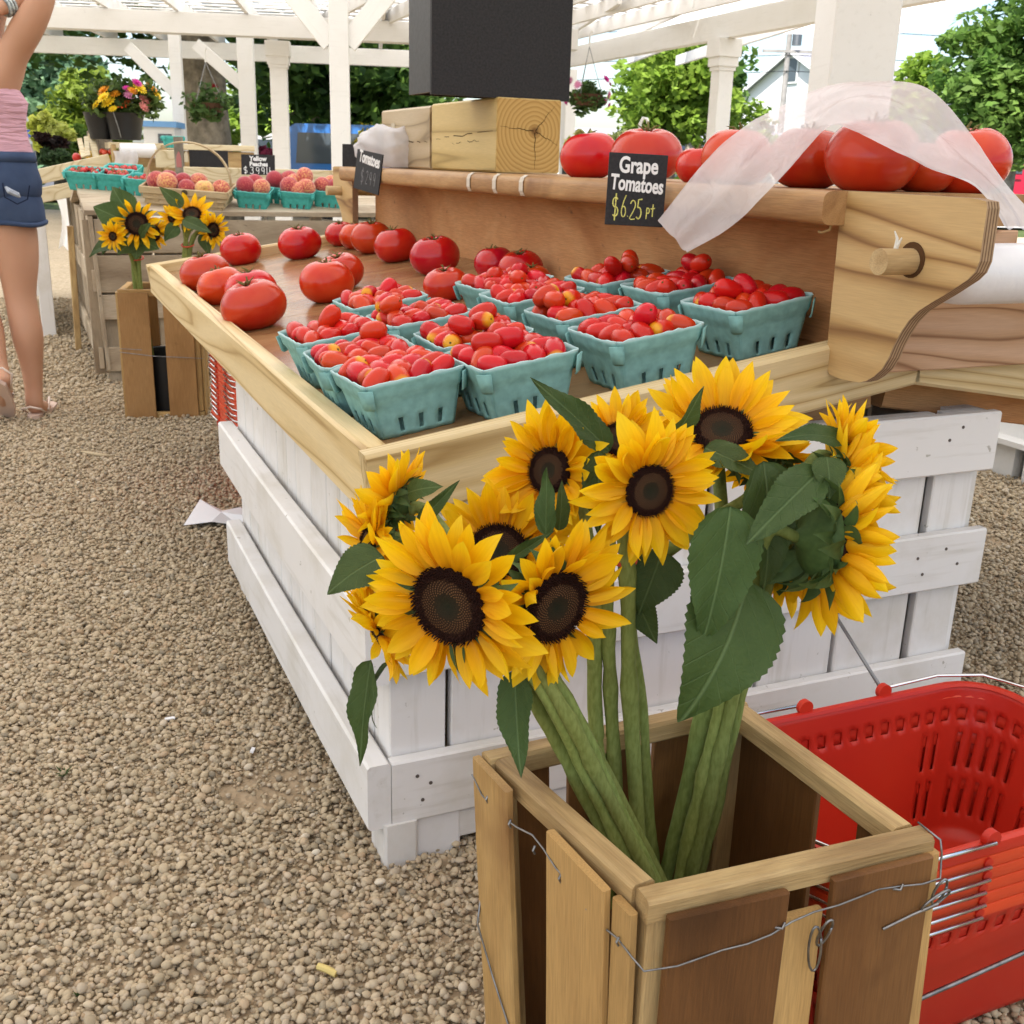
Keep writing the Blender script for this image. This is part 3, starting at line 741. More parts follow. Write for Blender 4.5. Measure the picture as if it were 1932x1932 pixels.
# shaped plywood brackets and the rod through them
BRK = [(.013, .9475), (-.229, .946), (-.251, .943), (-.254, .935), (-.255, .872), (-.250, .858), (-.240, .848), (-.225, .838), (-.205, .825), (-.185, .813), (-.165, .800),
       (-.150, .785), (-.138, .767), (-.129, .749), (-.122, .730), (-.112, .713), (-.098, .700), (-.084, .691), (-.07, .6862), (-.03, .684), (-.006, .686), (.006, .697)]
def bracket(u, far=False):
    b = MB(); n = len(BRK)
    P_ = [(-v + (2.62 if far else 0), z) if far else (v, z) for v, z in BRK]
    b.v = [(u, p[0], p[1]) for p in P_] + [(u + .021, p[0], p[1]) for p in P_]
    f0, f1 = tuple(range(n)), tuple(range(2 * n - 1, n - 1, -1))
    if far: f0, f1 = f0[::-1], f1[::-1]
    b.f = [f0, f1]; b.m = [0, 0]
    for i in range(n):
        q = (i, i + n, (i + 1) % n + n, (i + 1) % n)
        b.f.append(q[::-1] if far else q); b.m.append(1)
    return spart(b, 'bracket', [PLY, PLYEDGE])
DOWEL = wood('dowel_wood', (.42, .27, .12), (.58, .41, .21), (.68, .52, .3), 6, 20, .6)
br = bracket(.697)
MB().lathe([(.0, 0), (.0235, 0), (.0235, .0012), (0, .0013)], 22, M=trs((.6968, -.141, .864), (0, rad(-90), 0))).obj('rod_hole_shade', plain('hole_shadow_wood', (.09, .045, .02), .9, .1), br)  # dark disc on the face, the hole's shade put into its colour
MB().tube([(.642, -.140, .862), (1.30, -.140, .862)], .0172, 20).obj('rod', DOWEL, br, smooth=True, angle=40)
bracket(1.262)
brf = bracket(.70, True); bracket(1.0, True)
MB().tube([(.645, 2.76, .862), (1.12, 2.76, .862)], .0165, 14).obj('rod', DOWEL, brf, smooth=True, angle=40)
# wire hook where shelf and bracket meet
b = MB(); b.tube([(.690, .006, .940), (.6875, .012, .93), (.687, .014, .905), (.6865, .018, .893), (.686, .034, .888), (.6855, .041, .889)], .0022, 6)
spart(b, 'cord_loop', plain('tan_cord', (.42, .28, .13), .8, .1), smooth=True)
b = MB(); b.tube([(.668, -.140, .879), (.667, -.141, .892), (.664, -.138, .901)], [.0035, .002, .0008], 6); b.tube([(.668, -.140, .879), (.670, -.146, .893)], [.003, .001], 6)
spart(b, 'torn_plastic', plain('torn_plastic_white', (.7, .68, .63), .5))

# ------------------------------------------------------------------ produce bag roll and the loose bag
def film_mat():
    m = NT('thin_bag_film'); m.set(.17, .6); m.base((.86, .85, .87))
    vec = m.coord((1, 1, 1), False)
    m.bump(m.noise(vec, 26, 3, .55, 1.6), .45, .007)
    tl = m.n('BsdfTranslucent', Color=(.86, .84, .86, 1)); tp = m.n('BsdfTransparent', Color=(.97, .96, .97, 1))
    mx = m.n('MixShader', Fac=.42); m.l(m.p.outputs[0], mx.inputs[1]); m.l(tl.outputs[0], mx.inputs[2])
    nz_ = m.noise(vec, 9, 4)
    fa = m.math('MULTIPLY', nz_, .34)
    fa = m.math('ADD', fa, .12)
    m2 = m.n('MixShader'); m.l(fa, m2.inputs[0]); m.l(mx.outputs[0], m2.inputs[1]); m.l(tp.outputs[0], m2.inputs[2])
    m.l(m2.outputs[0], m.out.inputs['Surface']); return m.mat
FILM = film_mat()
ROLLM = plain('bag_roll_film', (.76, .75, .77), .3, .5, bump=(40, .35, .004))
roll = empty('produce_bag_roll', S(.74, -.14, .85), STAND_RZ, 'white roll of produce bags by the plywood bracket, one bag pulled over the tomatoes', 'bag roll')
b = MB(); b.lathe([(.020, 0), (.036, .008), (.041, .05), (.042, .2), (.0425, .36), (.041, .43), (.02, .44)], 26, M=trs((.0, 0, -.006), (0, rad(90), 0)))
b.obj('roll', ROLLM, roll, smooth=True, angle=60)
def spline(pts, n):
    pts = [V(p) for p in pts]; m = len(pts); out = []
    for i in range(n + 1):
        t = i / n * (m - 1); k = min(int(t), m - 2); f = t - k
        p0, p1, p2, p3 = pts[max(k - 1, 0)], pts[k], pts[k + 1], pts[min(k + 2, m - 1)]
        out.append(.5 * ((2 * p1) + (p2 - p0) * f + (2 * p0 - 5 * p1 + 4 * p2 - p3) * f * f + (3 * p1 - p0 - 3 * p2 + p3) * f ** 3))
    return out
top_e = [(.612, .369, .874), (.655, .285, .985), (.735, .265, 1.047), (.80, .205, 1.088), (.825, .118, 1.095), (.845, .028, 1.080), (.862, -.055, 1.012), (.885, -.102, .95), (.905, -.15, .900)]
low_e = [(.612, .271, .83), (.625, .165, .879), (.640, .088, .944), (.675, .078, .99), (.705, .053, 1.024), (.705, -.018, 1.003), (.735, -.093, .975), (.765, -.162, .947), (.80, -.19, .898)]
NB = 92
te, le = spline(top_e, NB), spline(low_e, NB)
rb = random.Random(2)
def bagfn(i, j):
    k = round(j * NB); a, c = te[k], le[k]
    p = a.lerp(c, i)
    sag = math.sin(math.pi * i)
    d = V((-.003, -.002, .010)) + V((-.55, -.45, .5)) * (.010 * sag * math.sin(j * 3.0 + .4))
    d += V((-.4, -.5, .6)) * .0065 * (mnoise.noise(V((i * 3.2, j * 7, 1))) + .55 * math.sin(i * 13 + 6 * mnoise.noise(V((j * 4, 2, 1)))) + .5 * abs(mnoise.noise(V((i * 5 + j * 4, j * 13, 4)))) + .7 * (1 - abs(math.sin(i * 7 + 3 * j + 2.5 * mnoise.noise(V((j * 3, i * 2, 7)))))) ** 3)
    return p + d - V((.74, -.14, .85))
MB().grid(bagfn, 24, NB).obj('bag', FILM, roll, smooth=True)
def bagfn2(i, j):
    k = round(j * NB); a, c = te[k], le[k]
    p = a.lerp(c, .04 + .92 * i)
    p += V((.30, .32, -.35)) * (.016 * math.sin(math.pi * i) * (.4 + .6 * abs(math.sin(j * 5)))) + V((.004, .004, -.004))
    return p - V((.74, -.14, .85))
# rumpled clear bag left on the shelf by the far sign
b = MB()
def blob(i, j):
    th, ph = i * 2 * math.pi, j * math.pi
    d = V((math.sin(ph) * math.cos(th), math.sin(ph) * math.sin(th), math.cos(ph)))
    r = 1 + .32 * mnoise.noise(d * 2.3 + V((3, 1, 1))) + .12 * mnoise.noise(d * 6)
    return (d.x * .10 * r, d.y * .075 * r, max(-.047, d.z * .068 * r))
b.grid(blob, 40, 24)
setp(b.obj('crumpled_bag', FILM, None, trs(S(.765, 2.36, 1.005), (0, 0, rad(30)), 1.15), smooth=True), 'crumpled clear plastic bag lying on the shelf behind the far tomato sign', 'plastic bag')

# ------------------------------------------------------------------ timber blocks and chalkboard column on the shelf
RZ90 = Matrix.Rotation(-math.pi / 2, 4, 'Z')
tb = empty('chalkboard_column', S(.80, 1.545, .9475), STAND_RZ, 'tall blank black chalkboard column held between thick timber blocks on the shelf', 'chalkboard')
o = MB().bar(.51, .19, .19, .005).obj('timber_block', TIMBER, tb, trs((.095, 0, .0965), (0, 0, math.pi / 2)))
# ring pattern on the sawn end
def endgrain():
    m = NT('sawn_end_grain'); m.set(.75, .2)
    tc = m.n('TexCoord'); mp = m.n('Mapping'); mp.inputs['Location'].default_value = (-.018, 0, -.012); m.l(tc.outputs['Object'], mp.inputs['Vector'])
    ln = m.n('VectorMath', operation='LENGTH'); dn = m.n('TexNoise', Scale=18.0, Detail=2.0); m.l(mp.outputs[0], dn.inputs['Vector'])
    m.l(mp.outputs[0], ln.inputs[0])
    r = m.math('ADD', ln.outputs['Value'], m.math('MULTIPLY', dn.outputs['Fac'], .010))
    k = m.math('FRACT', m.math('MULTIPLY', r, 88))
    c_ = m.ramp(k, [(0, (.40, .24, .075)), (.3, (.54, .36, .13)), (.8, (.47, .29, .095)), (1, (.33, .185, .055))])
    c_ = m.mix(m.ramp(r, [(.012, (1, 1, 1)), (.024, (0, 0, 0))]), c_, (.20, .10, .03))
    m.base(c_); m.bump(k, .2, .001); return m.mat
MB().box(-.0925, .0925, -.0012, -.0002, -.0925, .0925).obj('end_grain', endgrain(), o, RZ90)
CRACK = plain('wood_check', (.05, .03, .012), .9, .1)
b = MB(); rc = random.Random(5)
def crack(p, q, w_):
    n = 12
    pts = [V(p).lerp(V(q), i / n) + V((0, 0, rc.uniform(-.003, .003))) for i in range(n + 1)]
    for i in range(n):
        if rc.random() < .18: continue
        h = w_ * (.35 + .65 * math.sin(math.pi * (i + .5) / n))
        d_ = pts[i + 1] - pts[i]; n_ = V((0, 0, 1))
        b.add([pts[i] - n_ * h, pts[i + 1] - n_ * h, pts[i + 1] + n_ * h, pts[i] + n_ * h], [(0, 1, 2, 3)])
crack((-.0957, .02, .010), (-.0957, .47, -.006), .0012); crack((-.0957, .12, -.012), (-.0957, .33, -.022), .001)
b.obj('crack', CRACK, o, RZ90)
b = MB()
for (p, q) in (((.02, -.0016, .012), (.088, -.0016, -.020)), ((.015, -.0016, .014), (-.085, -.0016, .022)), ((.018, -.0016, .01), (.022, -.0016, -.085)), ((.02, -.0016, .014), (.075, -.0016, .08))):
    n = 8
    for i in range(n):
        a_, c_ = V(p).lerp(V(q), i / n), V(p).lerp(V(q), (i + 1) / n); h = .0011 * (1 - i / n) + .0002
        d_ = (c_ - a_).normalized(); n_ = V((-d_.z, 0, d_.x)); wob = n_ * (.0015 * math.sin(i * 1.7))
        b.add([a_ - n_ * h + wob, c_ - n_ * h + wob, c_ + n_ * h + wob, a_ + n_ * h + wob], [(0, 1, 2, 3)])
b.obj('crack', CRACK, o, RZ90)
TIMB2 = rings('dry_timber', (.28, .20, .11), (.48, .36, .21), (.55, .43, .28), 7, 3.5, var=.05, along=.12, dist=.4)
o2 = MB().bar(.50, .187, .18, .006).obj('timber_block', TIMB2, tb, trs((.09, .53, .0945), (0, 0, math.pi / 2)))
b = MB(); rc = random.Random(8); crack((-.0907, .02, -.012), (-.0907, .42, -.005), .0018); b.obj('crack', CRACK, o2, RZ90)
MB().box(-.0915, -.0906, .35, .39, .005, .05).obj('tape_patch', plain('clear_tape', (.55, .46, .34), .25, .5), o2, RZ90)
MB().box(-.178, .219, .012, .024, .190, 1.1).obj('front_panel', CHALK, tb)
MB().box(-.178, -.166, .0245, .195, .196, 1.1).obj('side_panel', plain('chalkboard_lit_side', (.045, .044, .046), .5, .35, nz=(90, .2)), tb)  # lighter copy of the board colour for the side the light falls on
MB().box(.207, .219, .0245, .195, .196, 1.1).obj('side_panel', CHALK, tb)
MB().box(-.165, .206, .183, .195, .196, 1.1).obj('back_panel', CHALK, tb)

# ------------------------------------------------------------------ price signs
def text(name, body, size, parent, mx, mat, bold=.0, squeeze=1.0, shear=0, depth=.0006, align='CENTER'):
    cu = bpy.data.curves.new(name, 'FONT'); cu.body = body; cu.size = size; cu.align_x = align; cu.offset = bold; cu.extrude = depth; cu.shear = shear; cu.resolution_u = 4
    t = bpy.data.objects.new(name, cu); col.objects.link(t)
    bpy.context.view_layer.update()
    me = bpy.data.meshes.new_from_object(t.evaluated_get(bpy.context.evaluated_depsgraph_get()))
    bpy.data.objects.remove(t); me.materials.clear(); me.materials.append(mat); me.name = name
    me.transform(Matrix.Diagonal((squeeze, 1, 1, 1)))
    return obj(name, me, parent, mx)
def stroke(b, pts, r, n=5): b.tube([(x, y, 0) for x, y in pts], r, n)
def arc(cx, cy, rx, ry, a0, a1, n=10): return [(cx + rx * math.cos(rad(a0 + (a1 - a0) * i / n)), cy + ry * math.sin(rad(a0 + (a1 - a0) * i / n))) for i in range(n + 1)]
GLY = {
 '$': [arc(.5, .68, .28, .2, 40, 270, 10) + arc(.5, .30, .28, .2, 90, -140, 10), [(.52, 1.05), (.48, -.08)]],
 '6': [[(.72, 1.05), (.45, .75), (.25, .38)] + arc(.5, .27, .26, .25, 160, 520, 14)],
 '.': [[(.3, .03), (.34, .05)]],
 '2': [arc(.5, .75, .27, .24, 165, -20, 8) + [(.55, .4), (.2, .06), (.35, .0), (.78, .03)]],
 '5': [[(.78, .98), (.38, .95), (.33, .58)] + arc(.46, .30, .28, .28, 110, -140, 10)],
 '3': [arc(.45, .75, .27, .22, 150, -80, 8) + arc(.45, .27, .3, .26, 80, -150, 10)],
 '9': [arc(.45, .68, .27, .27, 20, 380, 14) + [(.70, .3), (.62, -.02)]],
 'l': [[(.4, 1.0), (.42, 0)]],
 'b': [[(.3, 1.0), (.3, .0)] + arc(.5, .24, .22, .24, 200, 520, 12)],
 'p': [[(.3, .6), (.24, -.35)], arc(.46, .34, .2, .22, 200, 540, 12)],
 't': [[(.45, .95), (.42, .0)], [(.15, .6), (.75, .66)]],
}
def chalk(name, items, parent, mx, mat, r=.0011):
    b = MB()
    for ch, x, y, w_, h in items:
        for pts in GLY[ch]: stroke(b, [(x + px * w_, y + py * h) for px, py in pts], r)
    return b.obj(name, mat, parent, mx @ Matrix.Diagonal((1, 1, .35, 1)))
def sign(label, loc, rot, w_, h, t=.004):
    root = empty('price_sign', loc, 0, label, 'price sign'); root.rotation_euler = rot
    MB().bar(w_, h, t, .0006, M=trs((-w_ / 2, 0, 0))).obj('board', CHALK, root)
    return root, trs((0, -t / 2 - .0006, 0), (rad(90), 0, 0))
p0 = at_plane(1253, 359, EV, EV @ ORG + .638)
sg, fm = sign('black price sign lettered Grape Tomatoes with a yellow chalk price below', p0 + V((-.0485, -.005, -.001)), (rad(-4), rad(1.5), rad(4)), .101, .119)
text('lettering', 'Grape', .037, sg, fm @ trs((.001, .028, 0)), CHALKW, .0010, .72)
text('lettering', 'Tomatoes', .035, sg, fm @ trs((.0, -.002, 0), (0, 0, rad(-3))), CHALKW, .0010, .64)
chalk('chalk_price', [('$', -.043, -.049, .017, .040), ('.', -.016, -.045, .012, .03), ('5', -.001, -.048, .016, .034)], sg, fm, CHALKY, .0012)
chalk('chalk_price', [('6', -.027, -.046, .014, .035), ('2', -.012, -.049, .016, .032), ('p', .017, -.040, .012, .02), ('t', .025, -.043, .013, .022)], sg, fm, CHALKY, .0010)
MB().tube([(.03, .003, -.02), (.045, .012, -.02), (.05, .02, -.01)], .0012, 6).obj('clip_wire', GALV, sg)
sg2, fm2 = sign('leaning black price sign lettered Tomatoes with a faint chalk price, far end of the shelf', S(.640, 2.205, .936), (rad(-6), rad(5), STAND_RZ - rad(82)), .19, .122)
text('lettering', 'Tomatoes', .050, sg2, fm2 @ trs((0.005, .022, 0), (0, 0, rad(-3))), CHALKW, .0012, .76)
chalk('chalk_price', [('$', -.05, -.04, .03, .046), ('2', -.012, -.038, .024, .040), ('9', .017, -.038, .024, .04), ('9', .045, -.038, .024, .04)], sg2, fm2, CHALKD, .0013)
pb = sign('blank black back of a small sign at the far end of the shelf', S(.72, 2.58, .985), (rad(-8), 0, rad(2)), .12, .075)[0]

# ------------------------------------------------------------------ tomatoes
def tomato_mat(name, c1, c2):
    m = NT(name); m.set(.19, .4)
    tc = m.n('TexCoord'); sp = m.n('SeparateXYZ'); m.l(tc.outputs['Object'], sp.inputs[0])
    f = m.noise(m.coord((1.6, 1.6, 1.6)), 1.3, 2)
    c_ = m.mix(m.ramp(f, [(.35, (0, 0, 0)), (.7, (1, 1, 1))]), c1, c2)
    top = m.ramp(sp.outputs['Z'], [(.0, (0, 0, 0)), (1, (1, 1, 1))])
    c_ = rnd_col(m, c_, .12, .008)
    m.base(c_); m.p.inputs['Subsurface Weight'].default_value = .05; m.p.inputs['Subsurface Radius'].default_value = (.02, .006, .003); m.p.inputs['Subsurface Scale'].default_value = .3
    m.bump(m.noise(m.coord((1, 1, 1)), 60, 2), .03, .002); return m.mat
TOM = tomato_mat('ripe_tomato', (.50, .014, .006), (.60, .045, .010))
CALYX = plain('dry_calyx', (.16, .14, .05), .8, .1, nz=(40, .4))
TM = []
for k in range(6):
    rk = random.Random(k); lobes = rk.choice((5, 6, 7)); amp = rk.uniform(.010, .034); sq = rk.uniform(.78, .86); ph0 = rk.uniform(0, 6)
    def fn(i, j, lobes=lobes, amp=amp, sq=sq, ph0=ph0, k=k):
        th, ph = i * 2 * math.pi, j * math.pi
        s_, c_ = math.sin(ph), math.cos(ph)
        rho = s_ * (1 + amp * math.cos(lobes * th + ph0) * (.25 + .75 * max(0, c_)) + .035 * math.cos(2 * th + k) + .02 * math.cos(3 * th + 2 * k))
        z = c_ * sq
        if c_ > 0: z -= .30 * math.exp(-(s_ / .30) ** 2) * (1 + .25 * math.cos(lobes * th + ph0))
        else: z = z + .10 * math.exp(-(s_ / .5) ** 2)
        return (.5 * rho * math.cos(th), .5 * rho * math.sin(th), .5 * z + .36)
    TM.append(MB().grid(fn, 40, 24).mesh('tomato', TOM, True))
CM = []
for k in range(3):
    b = MB(); rk = random.Random(20 + k); zt = .655
    b.tube([(0, 0, zt), (rk.uniform(-.03, .03), .02, zt + .08), (rk.uniform(-.08, .08), rk.uniform(-.05, .05), zt + .15)], [.028, .018, .014], 6)
    for q in range(5):
        a = q * 1.257 + rk.uniform(-.3, .3); l_ = rk.uniform(.14, .22)
        p = [(0, 0, zt + .01), (l_ * .5 * math.cos(a), l_ * .5 * math.sin(a), zt + .06 + rk.uniform(0, .04)), (l_ * math.cos(a + .2), l_ * math.sin(a + .2), zt + .05 + rk.uniform(-.02, .09))]
        b.tube(p, [.022, .014, .003], 5)
    CM.append(b.mesh('calyx', CALYX, True))
_tk = 0
def tomato(p, d, label, group, tilt=None, stem=True, mx=None):
    """p: the point it rests on, d: its width"""
    global _tk; _tk += 1; rk = random.Random(_tk * 13)
    t = tilt or (rk.uniform(-.12, .12), rk.uniform(-.12, .12))
    o = obj('tomato', TM[_tk % 6], None, Matrix.Translation(p) @ (mx or Matrix.Identity(4)) @ trs((0, 0, -.003), (t[0], t[1], rk.uniform(0, 6.3)), d))
    setp(o, label, 'tomato', group)
    if stem: obj('calyx', CM[_tk % 3], o)
    return o
TROT = Matrix.Rotation(STAND_RZ, 4, 'Z') @ Matrix.Rotation(-math.atan(SL), 4, 'Y')
def tp(u, v): return S(u, v, .585 + SL * u)
big = [(.285, 2.49, .128, 'big red tomato alone by the far rim of the tray, the left of two'),
 (.455, 2.37, .132, 'big red tomato alone by the far rim of the tray, the right of two'),
 (.102, 2.01, .132, 'big tomato furthest back along the left rim of the tray'),
 (.098, 1.70, .118, 'big tomato second from the back along the left rim'),
 (.142, 1.545, .12, 'big tomato behind the largest one at the left rim, mostly hidden'),
 (.098, 1.245, .138, 'largest flat red tomato at the front of the row along the left rim'),
 (.302, 1.42, .128, 'big tomato in the middle of the tray behind the grape tomato baskets'),
 (.390, 1.585, .118, 'big tomato tucked behind the middle one, its top showing'),
 (.640, 2.54, .105, 'furthest tomato in the row along the terracotta backboard'),
 (.655, 2.38, .108, 'second furthest tomato in the row along the backboard'),
 (.648, 2.20, .128, 'orange red tomato third from the far end of the backboard row'),
 (.640, 1.90, .126, 'bright red tomato in the backboard row, second from the near end'),
 (.640, 1.555, .124, 'nearest tomato of the backboard row, with a curled dry stem'),
 (.690, 2.30, .075, 'small tomato peeping out behind the backboard row'),
 (.515, 1.135, .098, 'tomato half hidden behind the middle baskets of grape tomatoes'),
 (.705, 1.30, .10, 'large tomato behind the rear baskets near the backboard, left of two'),
 (.722, 1.17, .10, 'large tomato behind the rear baskets near the backboard, right of two'),
 (.665, .99, .088, 'tomato just showing above the rear pair of baskets')]
for u, v, d, lb in big: tomato(tp(u, v), d * 1.07, lb, 'large tomatoes on the tray', mx=TROT)
SROT = Matrix.Rotation(STAND_RZ, 4, 'Z')
shelf_t = [(.80, .985, .116, 'shelf tomato next to the timber blocks, left of the grape tomato sign'), (.792, .732, .124, 'shelf tomato directly behind the grape tomato sign'),
 (.95, 1.02, .085, 'small tomato at the back of the shelf between two larger ones'), (.80, .548, .078, 'narrow shelf tomato to the right of the sign, left of the loose bag'),
 (.79, .415, .115, 'round tomato on the shelf where the loose bag begins'), (.795, .225, .114, 'shelf tomato half under the loose bag'),
 (.792, .068, .124, 'largest shelf tomato under the arch of the bag'), (.94, .215, .10, 'tomato at the back of the shelf behind the bag'), (.885, -.01 + .07, .09, 'dark tomato low behind the right side of the bag'),
 (.985, .07, .118, 'shelf tomato at the right end above the bracket')]
for u, v, d, lb in shelf_t: tomato(S(u, v, .9475), d * 1.14, lb, 'large tomatoes on the shelf', mx=SROT)

# ------------------------------------------------------------------ pulp baskets
def pulp(name, c_, rim):
    m = NT(name); m.set(.9, .15)
    vec = m.coord((1, 1, 1))
    f = m.noise(vec, 70, 4)
    tc = m.n('TexCoord'); sp = m.n('SeparateXYZ'); m.l(tc.outputs['Object'], sp.inputs[0])
    k = m.ramp(f, [(.3, tuple(x * .84 for x in c_)), (.7, tuple(x * 1.12 for x in c_))])
    mr = m.n('MapRange'); mr.inputs['From Min'].default_value = .0795; mr.inputs['From Max'].default_value = .0845; m.l(sp.outputs['Z'], mr.inputs['Value'])
    m.base(rnd_col(m, m.mix(mr.outputs[0], k, rim), .05)); m.bump(f, .35, .0012); return m.mat
PULP = pulp('green_paper_pulp', (.225, .435, .415), (.46, .63, .63))
PULPB = pulp('bright_turquoise_pulp', (.085, .46, .42), (.2, .6, .55))
BT, BB, BH = .147, .112, .085
def basket_mesh(k, mat):
    rk = random.Random(100 + k); b = MB(); nu, nv = 16, 12
    slots = {(4, r) for r in (1, 2, 3)} | {(8, r) for r in (1, 2, 3)} | {(12, r) for r in (1, 2, 3)}
    jag = [rk.uniform(-.0016, .0014) for _ in range(4 * nu + 4)]
    for s_ in range(4):
        M_ = Matrix.Rotation(s_ * math.pi / 2, 4, 'Z')
        def fn(i, j, s_=s_):
            t = j; w_ = BB + (BT - BB) * t
            tt = -1 + 2 * i
            r_ = 1 - .055 * max(0, abs(tt) - .9) / .1                 # rounded corner
            x = tt * w_ / 2 * (1 - .02 * (1 if abs(tt) > .97 else 0)); y = -w_ / 2 * r_
            z = BH * t
            if t > .74: y -= .0034; x *= 1.02
            if t > .99: z += jag[(int(round(i * nu)) + s_ * nu) % (4 * nu)]; y -= .0008
            if t < .7: y += .0011 * math.sin(i * math.pi * 8) * (1 - t)
            y += .0012 * mnoise.noise(V((i * 3 + s_ * 5, t * 3, k)))
            return (x, y, z)
        b.grid(fn, nu, nv, M_, skip=lambda i, j: (i, j) in slots)
    # corner tabs of the rim band
    for s_ in range(4):
        M_ = Matrix.Rotation(s_ * math.pi / 2 + math.pi / 4, 4, 'Z')
        b.add([(-.009, -.1012, .052), (.009, -.1012, .052), (.011, -.1062, .078), (-.011, -.1062, .078), (-.006, -.0985, .050), (.006, -.0985, .050)], [(0, 1, 2, 3), (4, 5, 1, 0)], M_)
    b.add([(-BB / 2, -BB / 2, .001), (BB / 2, -BB / 2, .001), (BB / 2, BB / 2, .001), (-BB / 2, BB / 2, .001)], [(0, 1, 2, 3)])
    me = b.mesh('pint_basket', mat, True)
    return me
BM = [basket_mesh(k, PULP) for k in range(3)]
BMB = basket_mesh(5, PULPB)
def add_basket(me, mx, label, group):
    o = obj('pint_basket', me, None, mx); setp(o, label, 'basket', group)
    md = o.modifiers.new('wall', 'SOLIDIFY'); md.thickness = .0022; md.offset = 1
    return o
def grape_mat(name, yel):
    m = NT(name); m.set(.24, .32)
    c_ = rnd_col(m, (.55, .022, .008), .13, .008)
    if yel:
        tc = m.n('TexCoord'); sp = m.n('SeparateXYZ'); m.l(tc.outputs['Object'], sp.inputs[0])
        n_ = m.noise(m.coord((1, 1, 1)), 70, 2)
        z = m.math('ADD', sp.outputs['X'], m.math('MULTIPLY', n_, .006))
        mr = m.n('MapRange'); m.l(z, mr.inputs['Value']); mr.inputs['From Min'].default_value = .0132; mr.inputs['From Max'].default_value = .0188
        c_ = m.mix(m.ramp(mr.outputs[0], [(0, (0, 0, 0)), (.9, (1, 1, 1))]), c_, (.74, .33, .015))
    m.base(c_)
    m.p.inputs['Subsurface Weight'].default_value = .05; m.p.inputs['Subsurface Radius'].default_value = (.01, .003, .002); m.p.inputs['Subsurface Scale'].default_value = .3
    return m.mat
GRM = grape_mat('grape_tomato', False); GRY = grape_mat('yellow_tipped_grape_tomato', True); SCAR = plain('stem_scar', (.12, .09, .02), .8, .2)
b = MB()
gp = [(0, -.0175), (.0045, -.0168), (.0080, -.0140), (.0104, -.0090), (.0116, -.0020), (.0117, .004), (.0108, .0095), (.0085, .0140), (.0050, .0166), (.0022, .0172), (0, .0168)]
b.lathe(gp, 20, M=Matrix.Rotation(math.pi / 2, 4, 'Y')); b.mi = 1
b.lathe([(0, .0171), (.0012, .0176), (.0015, .0170)], 6, M=Matrix.Rotation(math.pi / 2, 4, 'Y'))
GM = b.mesh('grape_tomato', [GRM, SCAR], True); GMY = b.mesh('grape_tomato', [GRY, SCAR], True)
def heap(rng, n, half, z0, r):
    """settle n spheres in a square tray by pushing them apart"""
    p = np.column_stack([rng.uniform(-half, half, n), rng.uniform(-half, half, n), z0 + r + rng.uniform(0, .045, n)])
    for it in range(420):
        p[:, 2] -= .0011
        d = p[:, None] - p[None]; L_ = np.linalg.norm(d, axis=2) + np.eye(n)
        ov = np.clip(2 * r - L_, 0, None); p += (d / L_[..., None] * ov[..., None]).sum(1) * .32
        p[:, :2] = np.clip(p[:, :2], -half + r, half - r); p[:, 2] = np.maximum(p[:, 2], z0 + r)
    d = np.linalg.norm(p[:, None] - p[None], axis=2) + np.eye(n)
    return p[((d < 2.06 * r).sum(1) >= 3) & (p[:, 2] < z0 + 3.0 * r) | (p[:, 2] < z0 + 1.5 * r)]
bk = [(.036, .142, 3, 'nearest basket of grape tomatoes, at the front left corner of the tray'), (.028, .300, -2, 'basket of grape tomatoes just behind the nearest corner basket'),
 (.038, .520, 2, 'basket of grape tomatoes by the left rim in front of the largest tomato'), (.196, .752, 0, 'rearmost basket of grape tomatoes in the second column from the left'),
 (.196, .510, 1, 'basket of grape tomatoes left of centre, second from the rear'), (.205, .272, -2, 'basket of grape tomatoes in the middle of the left cluster'),
 (.192, .094, 2, 'front basket of grape tomatoes behind the topmost sunflower leaf tip'), (.395, .086, 1, 'front basket of grape tomatoes in the middle of the front rim'),
 (.612, .113, 2, 'front basket of grape tomatoes at the right by the plywood bracket'), (.410, .288, 0, 'basket of grape tomatoes behind the middle front one'),
 (.437, .690, 2, 'rear left of the two joined baskets in front of the hidden tomatoes'), (.416, .512, -1, 'basket of grape tomatoes in front of the rearmost middle one'),
 (.600, .520, 1, 'rearmost basket of grape tomatoes against the backboard'), (.624, .338, 0, 'basket of grape tomatoes against the backboard under the bag tip')]
LOOSE = ['nearest corner basket', 'second basket by the left rim', 'third basket by the left rim', 'rearmost left basket', 'basket left of centre', 'middle basket of the left cluster', 'front basket under the leaf tip',
         'middle front basket', 'front basket by the bracket', 'basket behind the middle front', 'rear joined basket', 'front joined basket', 'rearmost basket at the backboard', 'basket under the bag tip']
def spot(q, r=.020):
    a = 'front' if q[1] < -r else 'back' if q[1] > r else 'middle'; b_ = 'left' if q[0] < -r else 'right' if q[0] > r else 'centre'
    return ('centre' if a == 'middle' else a + ' centre') if b_ == 'centre' else (a + ' ' + b_)
rng = np.random.default_rng(12)
